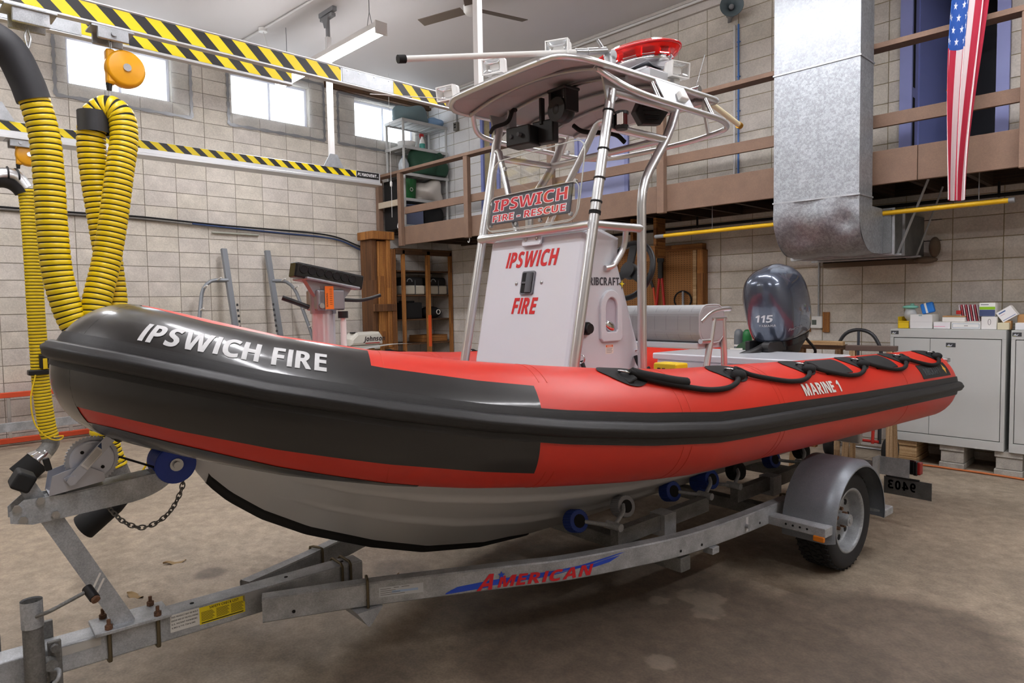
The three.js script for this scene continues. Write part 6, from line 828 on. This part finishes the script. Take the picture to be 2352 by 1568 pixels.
// ---------------------------------------------------------------- back wall: horn, conduits, duct, flag, pole
{
  const h = thing('horn_speaker', 'grey horn loudspeaker high on the back wall', 'speaker', [6.05, 4.9, 0.3], 0.55); part(h, 'horn', lathe([[0.03, -0.12], [0.045, -0.05], [0.08, 0.02], [0.13, 0.06], [0.125, 0.062], [0.07, 0.03], [0.03, -0.04]], [0, 0, 0], [Math.PI / 2, 0, 0], 28), mat(0x5f6d72, 0.5)); part(h, 'driver', [cyl(0.05, 0.05, 0.1, [0, 0, -0.16], [Math.PI / 2, 0, 0]), ball(0.03, [0, 0, 0.01])], M.grey); part(h, 'bracket', [rspan(-0.02, 0.02, -0.04, 0.02, -0.36, -0.18)], M.grey);
  tag(mesh('white_conduit', rod([5.945, 2.83, 0.025], [5.945, 4.8, 0.025], 0.014), M.whitePaint), 'white conduit rising to the horn speaker', 'conduit'); tag(mesh('blue_conduit', [rod([5.995, 2.83, 0.025], [5.995, 4.8, 0.025], 0.011), ...[3.0, 3.4, 3.8, 4.2, 4.6].map(y => rbox(0.04, 0.012, 0.02, 0.003, [5.995, y, 0.02]))], mat(0x4473b8, 0.5)), 'thin blue cable clipped beside the white conduit', 'cable');
  // heating duct
  const spangle = (() => { const map = tex(512, (i, x, y) => { const c = nB[i] > 0.52 ? 1 : 0, k = 0.6 * nD[i] + 0.4 * nB[i], v = 158 + 70 * (k - 0.5) + 9 * c + 18 * (nA[i] - 0.5); return [v * 0.97, v, v * 1.03]; }, 0.55); const ro = tex(512, i => { const v = 95 + 70 * nB[i]; return [v, v, v]; }, 0.55, false); return metric(new THREE.MeshStandardMaterial({ map, roughnessMap: ro, roughness: 1, metalness: 0.62 })); })();
  const d = thing('heating_duct', 'large galvanised sheet metal heating duct in front of the mezzanine', 'duct'), x0 = 7.15, x1 = 7.88;
  part(d, 'duct_section', span(x0, x1, 3.575, RY, 1.285, 1.6), spangle); part(d, 'duct_section', span(x0, x1, 2.44, 3.565, 1.285, 1.6), spangle);
  for (const y of [3.57, 2.435]) part(d, 'seam_flange', span(x0 - 0.008, x1 + 0.008, y - 0.007, y + 0.007, 1.277, 1.608), galvSheet);
  const el = []; for (let k = 0; k <= 12; k++) { const a = k / 12 * Math.PI / 2; el.push([1.6 - 0.36 * (1 - Math.cos(a)), 2.32 - 0.36 * Math.sin(a)]); }
  const outer = [[1.6, 2.43], [1.6, 2.38], ...el, [1.0, 1.96]]; const Lz = outer.length - 1;
  part(d, 'elbow', [grid(24, Lz * 2, (u, v) => { const f = v * Lz, i = Math.min(Lz - 1, f | 0), k = f - i, z = lerp(outer[i][0], outer[i + 1][0], k), y = lerp(outer[i][1], outer[i + 1][1], k), dent = -0.05 * Math.exp(-(((u - 0.35) / 0.22) ** 2 + ((v - 0.45) / 0.18) ** 2)) - 0.035 * Math.exp(-(((u - 0.84) / 0.08) ** 2 + ((v - 0.28) / 0.1) ** 2)) + 0.012 * Math.sin(u * 11 + v * 7); return [lerp(x0, x1, u), y - dent * 0.6 * v, z + dent]; }), ...[x0, x1].map(x => { const g = prism([[1.6, 2.43], ...el, [1.0, 1.96], [1.0, 2.36], [1.285, 2.36], [1.285, 2.43]].map(([z, y]) => [-z, y]), 0.004); g.rotateY(Math.PI / 2); g.translate(x, 0, 0); return g; })], spangle);
  part(d, 'duct_section', [span(7.06, 7.95, 1.965, 2.35, 0.002, 1.0)], grained([122, 126, 128], 0.25, 0.2, 0.5, {}, 0.5, 0.6)); for (const z of [0.97, 0.68]) part(d, 'seam_flange', span(7.04, 7.97, 1.95, 2.365, z - 0.008, z + 0.008), galvSheet);
  part(d, 'insulation', [ball(0.1, [8.06, 2.05, 0.065], [0.5, 1.0, 0.6]), ball(0.09, [7.98, 1.93, 0.06], [1.2, 0.4, 0.6]), span(7.0, 7.9, 1.9, 1.95, 0.002, 0.05)], mat(0x6b5b4c, 0.95), 'torn insulation round the wall opening'); part(d, 'support_strap', [bar([7.96, 1.95, 0.86], [8.22, 2.58, 0.95], 0.03, 0.004), rspan(7.0, 8.0, 1.945, 1.962, 0.84, 0.88)], galvSheet); part(d, 'support_strap', [bar([7.98, 1.95, 0.36], [8.2, 2.58, 0.4], 0.03, 0.004), rspan(7.0, 8.02, 1.945, 1.962, 0.34, 0.38)], galvSheet);
  // flag
  const flagM = new THREE.MeshStandardMaterial({ roughness: 0.8, side: THREE.DoubleSide, map: canvasTex(676, 1024, (g, w, h) => { for (let k = 0; k < 13; k++) { g.fillStyle = k % 2 ? '#e4dede' : '#b52641'; g.fillRect(k * w / 13, 0, w / 13 + 1, h); } g.fillStyle = '#2b5aa8'; g.fillRect(0, 0, w * 7 / 13, h * 0.42); g.fillStyle = '#f2f2f2'; for (let r = 0; r < 9; r++) for (let c = 0; c < (r % 2 ? 5 : 6); c++) { const cx = (c + (r % 2 ? 1 : 0.5)) * w * 7 / 13 / 6, cy = (r + 0.6) * h * 0.42 / 9.3; g.beginPath(); for (let k = 0; k < 10; k++) { const a = k * Math.PI / 5 - Math.PI / 2, q = k % 2 ? 7 : 17; g.lineTo(cx + q * Math.cos(a), cy + q * Math.sin(a)); } g.fill(); } }) });
  const fl = thing('flag', 'stars and stripes flag hanging folded beside the duct', 'flag'); part(fl, 'cloth', grid(90, 60, (u, v) => { const y = lerp(2.32, 4.35, v), k = 1 - v, w = lerp(0.13, 0.27, smooth(clamp(v * 1.25, 0, 1))), cx = lerp(8.525, 8.65, v * v * 0.9 + 0.05), fold = Math.sin(u * Math.PI * 5 + v * 1.2), f2 = Math.sin(u * Math.PI * 5 + v * 1.2 + Math.PI / 2); return [cx + (u - 0.5) * w + 0.028 * f2 * (0.6 + 0.4 * v), y + 0.05 * (u - 0.6) ** 2 * k, 1.37 + 0.045 * fold * (0.7 + 0.3 * Math.sin(v * 4)) + 0.02 * Math.sin(u * 3 + v * 5)]; }), flagM); part(fl, 'staff', rod([8.35, 4.38, 1.37], [8.98, 4.38, 1.37], 0.014), M.timber); part(fl, 'staff_cord', [rod([8.4, 4.38, 1.37], [8.65, RY, 1.37], 0.003, 5), rod([8.92, 4.38, 1.37], [8.65, RY, 1.37], 0.003, 5)], M.paper);
  { const t = thing('clip_light', 'small clamp lamp on the railing post at the right edge', 'lamp', [8.99, 3.62, 1.3]); part(t, 'shade', lathe([[0.02, 0], [0.05, -0.06], [0.055, -0.09], [0.05, -0.09], [0.015, -0.01]], [0, 0, 0.03], [0.6, 0, 0]), M.chrome); part(t, 'clamp', rbox(0.03, 0.06, 0.05, 0.008, [0, 0.02, 0]), M.black); }
  const yp = thing('yellow_pole', 'long yellow pole slung under the mezzanine', 'pole'); part(yp, 'shaft', rod([5.6, 2.31, 1.0], [8.8, 2.325, 1.0], 0.021, 14), mat(0xe3b50f, 0.4)); part(yp, 'end_cap', rod([5.48, 2.309, 1.0], [5.6, 2.31, 1.0], 0.022, 12), M.grey); part(yp, 'end_cap', rod([8.8, 2.325, 1.0], [8.84, 2.325, 1.0], 0.022, 12), M.grey); for (const x of [6.2, 7.0, 8.6]) part(yp, 'hanger_wire', pipe([[x, 2.58, 1.0], [x, 2.29, 1.0], [x, 2.287, 0.99]], 0.004, { rad: 0.01 }), M.grey);
  tag(mesh('black_pipe', [rod([2.5, 2.46, 0.3], [9.6, 2.46, 0.3], 0.018), ...[3, 5.6, 6.6, 8.6].map(x => rspan(x, x + 0.02, 2.44, 2.58, 0.29, 0.31))], M.blackMatte), 'black pipe running under the mezzanine joists', 'pipe');
  // pegboard with tools
  const pgM = new THREE.MeshStandardMaterial({ roughness: 0.8, map: canvasTex(512, 512, (g, w, h) => { g.fillStyle = '#9a6c3c'; g.fillRect(0, 0, w, h); g.fillStyle = '#5f3f20'; for (let y = 8; y < h; y += 16) for (let x = 8; x < w; x += 16) { g.beginPath(); g.arc(x, y, 3, 0, 7); g.fill(); } }) });
  const pg = thing('pegboard', 'brown pegboard with timber frame behind the boat seat', 'pegboard'); const pgPlane = new THREE.PlaneGeometry(1.28, 0.86); part(pg, 'board', pgPlane.translate(4.87, 1.8, 0.07), pgM); part(pg, 'frame', rspan(4.2, 5.56, 2.2, 2.28, 0.0, 0.1, 0.004), M.timber); part(pg, 'frame', rspan(5.5, 5.58, 1.3, 2.2, 0.0, 0.12, 0.004), M.timberV); part(pg, 'frame', rspan(5.42, 5.47, 1.3, 2.2, 0.06, 0.09, 0.004), M.paleWood); part(pg, 'frame', rspan(4.2, 4.26, 1.3, 2.2, 0.0, 0.1, 0.004), M.timber);
  { const t = thing('bolt_cutter', 'bolt cutter with red handles on the pegboard', 'bolt cutter', [4.97, 0, 0.12]); part(t, 'jaws', [ball(0.055, [0, 2.1, 0], [1, 1, 0.4]), rbox(0.07, 0.22, 0.035, 0.01, [0, 1.97, 0])], M.black); for (const s of [-1, 1]) part(t, 'handle', rod([s * 0.02, 1.87, 0], [s * 0.07, 1.42, 0.01], 0.017), M.red); }
  { const t = thing('pruner', 'loppers with orange grips hanging beside the bolt cutter', 'loppers', [4.84, 0, 0.12]); part(t, 'blade', rbox(0.04, 0.22, 0.02, 0.008, [-0.02, 1.84, 0], [0, 0, 0.35]), M.black); part(t, 'handle', rod([0.02, 1.75, 0], [0.06, 1.5, 0.01], 0.014), M.orange); }
  { const t = thing('cable_loop', 'black cable loop hanging on the pegboard', 'cable', [5.29, 0, 0.11]); part(t, 'loop', torus(0.11, 0.011, [0, 1.58, 0], [0, 0.2, 0], 28), M.blackMatte); part(t, 'tie', rbox(0.03, 0.18, 0.02, 0.008, [0.01, 1.6, 0.01]), M.grey); }
  // thermostat and boards, thin conduit
  { const t = thing('thermostat', 'white thermostat on the back wall behind the motor', 'thermostat'); part(t, 'case', rspan(6.86, 6.985, 1.24, 1.375, 0.0, 0.04, 0.012, 3), M.white); part(t, 'display', rspan(6.875, 6.925, 1.28, 1.335, 0.039, 0.042), mat(0x5b6660, 0.3)); part(t, 'conduit', rod([6.94, 1.375, 0.02], [6.94, 2.0, 0.02], 0.01), M.galv); }
  tag(mesh('wall_board', rspan(6.985, 7.055, 1.2, 1.42, 0.0, 0.025, 0.003), M.timberV), 'short timber board beside the thermostat', 'board'); tag(mesh('wall_board', rspan(6.81, 6.85, 1.2, 1.42, 0.0, 0.025, 0.003), M.timberV), 'narrow timber board left of the thermostat', 'board');
}
// ---------------------------------------------------------------- cabinets by the back wall
{
  const cp = mat(0xbfc1bf, 0.5), gap = M.darkGrey;
  for (const [a, l] of [[7.82, 'grey steel cabinet crowded with supplies behind the boat stern'], [8.765, 'second grey steel cabinet at the right edge']]) {
    const c = thing('steel_cabinet', l, 'cabinet', [0, 0, 0], 0, 'grey steel cabinets'), b = a + 0.91;
    part(c, 'body', [rspan(a, b, 0.21, 1.27, 0.06, 0.53, 0.004), rspan(a, b, 1.19, 1.27, 0.53, 0.55, 0.003), rspan(a, b, 0.21, 0.29, 0.53, 0.55, 0.003), rspan(a, a + 0.03, 0.29, 1.19, 0.53, 0.55, 0.002), rspan(b - 0.03, b, 0.29, 1.19, 0.53, 0.55, 0.002)], cp); part(c, 'door_gap', rspan(a + 0.03, b - 0.03, 0.29, 1.19, 0.53, 0.533), gap);
    part(c, 'door', rspan(a + 0.035, (a + b) / 2 - 0.0015 - 0.12, 0.296, 1.184, 0.533, 0.549, 0.002), cp); part(c, 'door', rspan((a + b) / 2 + 0.0015 - 0.12, b - 0.035, 0.296, 1.184, 0.533, 0.549, 0.002), cp);
    const stk = printed(128, 64, (g, w, h) => { g.fillStyle = '#3d3f42'; g.fillRect(0, 0, w, h); g.fillStyle = '#b9bdc6'; g.beginPath(); g.moveTo(10, 50); g.lineTo(40, 20); g.lineTo(60, 40); g.lineTo(90, 18); g.lineTo(70, 56); g.fill(); g.fillStyle = '#c9c93c'; g.fillRect(10, 56, 40, 4); });
    part(c, 'sticker', new THREE.PlaneGeometry(0.075, 0.038).translate(a + 0.5, 1.13, 0.5505), stk); part(c, 'sticker', new THREE.PlaneGeometry(0.065, 0.034).translate(a + 0.04, 1.235, 0.5515), stk);
  }
  const con = grained([168, 164, 156], 0.25, 0.25, 0.4, {}, 0.95);
  const pile = (n, l, a, b, m) => { const t = thing(n, l, 'support', [0, 0, 0], 0, 'cabinet supports'); for (const [y0, y1, o] of [[0, 0.05, 0.012], [0.052, 0.155, 0], [0.157, 0.208, 0.01]]) part(t, 'slab', rspan(a - o, b + o * 0.5, y0, y1, 0.12, 0.52 + o, 0.006), m); };
  pile('timber_support', 'timber blocks under the left end of the first cabinet', 7.86, 8.05, M.paleWood); pile('concrete_support', 'concrete blocks under the middle of the first cabinet', 8.25, 8.43, con); pile('concrete_support', 'concrete blocks under the joint of the two cabinets', 8.67, 8.86, con); pile('concrete_support', 'concrete blocks under the far cabinet', 9.3, 9.5, con);
  const Y = 1.272, it = (n, l, c, g, m, grp) => tag(mesh(n, g, m), l, c, grp);
  const boxy = (n, l, a, b, y0, y1, z0, z1, m, print) => { const t = thing(n, l, 'box', [0, 0, 0], 0, 'boxes on the cabinets'); part(t, 'carton', rspan(a, b, y0, y1, z0, z1, 0.003), m); if (print) part(t, 'print', new THREE.PlaneGeometry(b - a - 0.004, y1 - y0 - 0.004).translate((a + b) / 2, (y0 + y1) / 2, z1 + 0.0008), print); };
  { const t = thing('yellow_bin', 'yellow stacking bin on the cabinet corner', 'bin'); part(t, 'tub', [rspan(7.86, 7.95, Y, Y + 0.06, 0.44, 0.45), rspan(7.855, 7.86, Y, Y + 0.11, 0.2, 0.45), rspan(7.95, 7.955, Y, Y + 0.11, 0.2, 0.4), rspan(7.86, 7.95, Y, Y + 0.11, 0.2, 0.205), rspan(7.86, 7.95, Y, Y + 0.005, 0.205, 0.44)], M.yellow); part(t, 'lip', [rspan(7.856, 7.955, Y + 0.06, Y + 0.07, 0.44, 0.456)], M.yellow); }
  boxy('white_box', 'larger white carton with a tab slot beside the yellow bin', 7.965, 8.15, Y, Y + 0.13, 0.25, 0.47, M.paper, printed(256, 160, (g, w, h) => { g.fillStyle = '#dcdcdc'; g.fillRect(0, 0, w, h); g.fillStyle = '#9aa'; g.fillRect(100, 0, 40, 14); g.strokeStyle = '#b5b5b8'; g.strokeRect(0, 84, w, 1); }));
  boxy('white_box', 'low white box with a pink stripe', 8.16, 8.295, Y, Y + 0.062, 0.26, 0.47, M.paper, printed(256, 96, (g, w, h) => { g.fillStyle = '#e9e6ea'; g.fillRect(0, 0, w, h); g.fillStyle = '#e79ab5'; g.fillRect(0, 60, w * 0.7, 9); })); boxy('white_box', 'low white box with a blue outlined panel', 8.305, 8.53, Y, Y + 0.062, 0.26, 0.48, M.paper, printed(384, 96, (g, w, h) => { g.fillStyle = '#e6e6e4'; g.fillRect(0, 0, w, h); g.strokeStyle = '#7f97ad'; g.lineWidth = 6; g.strokeRect(14, 20, w - 30, h - 36); g.fillStyle = '#444'; g.fillRect(170, 46, 50, 8); })); boxy('white_box', 'white box with cardboard top stacked over the pink striped one', 8.225, 8.405, Y + 0.064, Y + 0.105, 0.27, 0.45, M.paper); it('cardboard_sheet', 'flat cardboard sheet on the stacked white box', 'cardboard', rspan(8.225, 8.405, Y + 0.107, Y + 0.118, 0.25, 0.44, 0.002), M.card);
  boxy('white_box', 'white box with a clip drawing under the green and blue box', 8.535, 8.65, Y, Y + 0.112, 0.3, 0.49, M.paper, printed(160, 160, (g, w, h) => { g.fillStyle = '#e6e4e2'; g.fillRect(0, 0, w, h); g.strokeStyle = '#666'; g.lineWidth = 5; g.beginPath(); g.ellipse(84, 66, 14, 38, 0, 0, 7); g.stroke(); })); boxy('tall_box', 'white green and blue glove box standing on the clip box', 8.51, 8.63, Y + 0.114, Y + 0.235, 0.32, 0.45, M.paper, printed(160, 160, (g, w, h) => { g.fillStyle = '#eceeea'; g.fillRect(0, 0, w, h); g.fillStyle = '#8cc418'; g.fillRect(0, 46, w, 34); g.fillStyle = '#3b4a73'; g.fillRect(0, 82, w, 78); g.fillStyle = '#556'; g.fillRect(14, 16, 80, 8); }));
  { const t = thing('tilted_box', 'white box tilted against the clip box', 'box', [8.715, Y + 0.135, 0.42], 0, 'boxes on the cabinets'); part(t, 'carton', rbox(0.125, 0.1, 0.09, 0.003, [0, 0, 0], [0, 0, 0.6], 1), M.paper); part(t, 'print', place(new THREE.PlaneGeometry(0.12, 0.095), [0, 0, 0.0455], [0, 0, 0.6]), printed(192, 160, (g, w, h) => { g.fillStyle = '#eeeef0'; g.fillRect(0, 0, w, h); g.fillStyle = '#41619c'; g.fillRect(20, 20, 90, 16); g.fillRect(10, 136, 170, 8); g.fillStyle = '#c9a'; g.fillRect(20, 60, 60, 6); })); part(t, 'prop', span(-0.03, 0.03, -0.135, -0.06, -0.04, 0.04), M.card); }
  boxy('cream_box', 'small cream box at the cabinet edge', 8.655, 8.74, Y, Y + 0.06, 0.34, 0.5, mat(0xd9d2b4, 0.7)); boxy('cardboard_box', 'brown cardboard box on the far cabinet', 8.78, 8.98, Y, Y + 0.13, 0.15, 0.4, M.card); boxy('white_box', 'white box with a grey square on the far cabinet', 8.785, 8.98, Y, Y + 0.06, 0.405, 0.52, M.paper, printed(256, 96, (g, w, h) => { g.fillStyle = '#e4e6ea'; g.fillRect(0, 0, w, h); g.fillStyle = '#8f96a6'; g.fillRect(90, 24, 90, 60); }));
  { const t = thing('wrapped_packets', 'leaning stack of red and white packets on the cabinet', 'packets'); for (let k = 0; k < 9; k++) part(t, 'packet', rbox(0.008, 0.15, 0.12, 0.002, [8.36 + k * 0.017, Y + 0.145, 0.36], [0, 0, 0.16]), k % 2 ? mat(0xb8505c, 0.5) : mat(0xd3c9cf, 0.5)); part(t, 'red_tag', rbox(0.04, 0.035, 0.005, 0.002, [8.35, Y + 0.15, 0.43]), M.red); part(t, 'base', rspan(8.33, 8.52, Y + 0.064, Y + 0.07, 0.3, 0.42), M.paper); }
  { const t = thing('blue_packet', 'bright blue packet standing behind the white carton', 'packet'); part(t, 'bag', rbox(0.11, 0.1, 0.05, 0.015, [8.08, Y + 0.19, 0.34], [0, 0, 0.25]), mat(0x1f78d0, 0.45)); part(t, 'band', rbox(0.02, 0.098, 0.052, 0.004, [8.07, Y + 0.19, 0.34], [0, 0, 0.25]), M.paper); part(t, 'prop', span(8.04, 8.12, Y, Y + 0.13, 0.225, 0.245), M.paper); }
  { const t = thing('breathing_mask', 'mint green breathing mask with clear bag in the yellow bin', 'mask'); part(t, 'cuff', [ball(0.07, [7.93, Y + 0.2, 0.33], [1, 0.28, 0.9]), cyl(0.016, 0.02, 0.03, [7.945, Y + 0.22, 0.33])], mat(0x86cdbb, 0.4)); part(t, 'clear_bag', [ball(0.055, [7.93, Y + 0.13, 0.33], [1, 1.2, 0.9])], phys({ color: 0xe9edf0, roughness: 0.25, transmission: 0.5, thickness: 0 })); part(t, 'clear_stem', cyl(0.03, 0.03, 0.12, [7.93, Y + 0.066, 0.33]), phys({ color: 0xe9edf0, roughness: 0.25, transmission: 0.5, thickness: 0 })); }
}
// ---------------------------------------------------------------- hand truck, sawhorses, cylinders, cord
{
  const h = thing('hand_truck', 'hand truck with black hoop handle and red frame behind the stern', 'hand truck', [7.62, 0, 0.82]);
  part(h, 'hoop_handle', pipe([[-0.2, 0.2, 0], [-0.2, 0.95, -0.02], [-0.2, 1.1, -0.02], [-0.12, 1.24, -0.02], [0, 1.275, -0.02], [0.12, 1.24, -0.02], [0.2, 1.1, -0.02], [0.2, 0.95, -0.02], [0.2, 0.2, 0]], 0.017, { rad: 0.12, n: 10 }), mat(0x2b2d31, 0.4)); part(h, 'centre_bar', rod([0, 0.3, 0], [0, 1.27, -0.02], 0.012), mat(0x3b4048, 0.4)); part(h, 'frame', [rod([-0.2, 0.22, 0.02], [0.2, 0.22, 0.02], 0.014), rod([-0.2, 0.42, 0.0], [0.2, 0.42, 0], 0.012), rod([0.15, 0.2, 0.03], [0.15, 0.5, 0.0], 0.014)], mat(0xb32a22, 0.4)); part(h, 'toe_plate', rspan(-0.22, 0.22, 0.02, 0.035, 0.02, 0.24, 0.003), M.darkGrey);
  for (const x of [-0.26, 0.27]) part(h, 'wheel', [lathe([[0.06, -0.035], [0.11, -0.045], [0.128, -0.02], [0.128, 0.02], [0.11, 0.045], [0.06, 0.035], [0.06, -0.035]], [x, 0.128, -0.08], [0, 0, Math.PI / 2], 28)], M.rubber); part(h, 'axle', rod([-0.26, 0.128, -0.08], [0.27, 0.128, -0.08], 0.012), M.steel);
  const saw = (x, z, turn, w, m, l) => { const t = thing('sawhorse', l, 'sawhorse', [x, 0, z], turn, 'sawhorses behind the stern'); part(t, 'beam', rbox(w, 0.045, 0.09, 0.004, [0, 1.13, 0]), m); for (const sx of [-1, 1]) for (const sz of [-1, 1]) part(t, 'leg', bar([sx * w * 0.36, 1.12, sz * 0.03], [sx * w * 0.44, 0.0, sz * 0.2], 0.024, 0.045), M.paleWoodV); };
  saw(7.46, 1.3, 0.12, 0.44, M.timberDark, 'left sawhorse with a dark top beam'); saw(7.9, 1.32, 0.15, 0.4, mat(0x5b4a42, 0.7), 'right sawhorse with a dark top beam next to the cabinet');
  tag(mesh('plank', [rbox(0.56, 0.035, 0.07, 0.003, [7.42, 1.17, 1.42], [0, 0.1, 0])], M.paleWood), 'pale splintered plank lying across the left sawhorse', 'plank').position.y = -0.0;
  const wb = thing('low_workbench', 'low workbench under the oxygen cylinders', 'workbench'); part(wb, 'top', rspan(5.8, 7.1, 0.86, 0.9, 0.35, 0.95, 0.004), M.timberDark); for (const [x, z] of [[5.85, 0.4], [7.05, 0.4], [5.85, 0.9], [7.05, 0.9]]) part(wb, 'leg', rspan(x - 0.03, x + 0.03, 0, 0.86, z - 0.03, z + 0.03, 0.003), M.timber);
  const cylr = (x, z, m, l) => { const t = thing('oxygen_cylinder', l, 'cylinder', [x, 0.9, z], 0, 'gas cylinders'); part(t, 'bottle', lathe([[0, 0], [0.048, 0], [0.05, 0.02], [0.05, 0.27], [0.044, 0.32], [0.025, 0.345], [0, 0.35]]), m); part(t, 'collar', cyl(0.052, 0.052, 0.02, [0, 0.17, 0]), M.paper); };
  cylr(6.46, 0.72, mat(0x1c6a35, 0.35), 'green oxygen cylinder behind the motor'); cylr(6.33, 0.66, mat(0x6f747a, 0.4), 'grey gas cylinder next to the green one');
  { const t = thing('kit_bag', 'dark green kit bag with white tag below the cylinders', 'bag', [6.5, 0.9, 0.86]); part(t, 'body', [ball(0.16, [0.1, 0.122, 0], [1.3, 0.75, 0.5])], mat(0x2c4a30, 0.8)); part(t, 'tag', rbox(0.14, 0.075, 0.006, 0.002, [-0.05, 0.12, 0.085], [-0.1, 0, 0.05]), M.paper); }
  tag(mesh('yellow_box', rbox(0.16, 0.1, 0.12, 0.01, [6.98, 0.952, 0.8]), M.yellow), 'small yellow box on the workbench beside the motor', 'box');
  tag(mesh('extension_cord', pipe([[7.2, 0.012, 1.25], [7.65, 0.012, 1.12], [7.95, 0.012, 0.8], [8.1, 0.012, 0.62], [8.38, 0.012, 0.6], [8.6, 0.012, 0.6], [8.87, 0.012, 0.62], [9.4, 0.012, 0.7], [10.2, 0.012, 0.7]], 0.009, { smooth: true, seg: 90 }), mat(0xc06a33, 0.5)), 'orange extension cord along the floor by the cabinets', 'cord');
  // dry leaves and bits of litter on the floor
  for (const [x, z, a, l] of [[5.86, 6.62, 0.4, 'larger dry leaf on the floor left of the trailer post'], [5.5, 6.3, 1.2, 'small pale leaf on the floor behind the winch post'], [6.7, 5.5, 2.0, 'tan pebble-like leaf on the floor by the trailer rail']]) tag(mesh('dry_leaf', grid(6, 4, (u, v) => { const s = Math.sin(u * Math.PI) * 0.028, p = [(u - 0.5) * 0.13, 0.006 + 0.012 * Math.abs(v - 0.5) * 2 * Math.sin(u * 6 + 1), (v - 0.5) * s * 2]; return [x + p[0] * Math.cos(a) + p[2] * Math.sin(a), p[1], z - p[0] * Math.sin(a) + p[2] * Math.cos(a)]; }), mat(0x8a7350, 0.9, 0, { side: THREE.DoubleSide })), l, 'leaf', 'litter on the floor');
}
renderer.render(scene, camera);
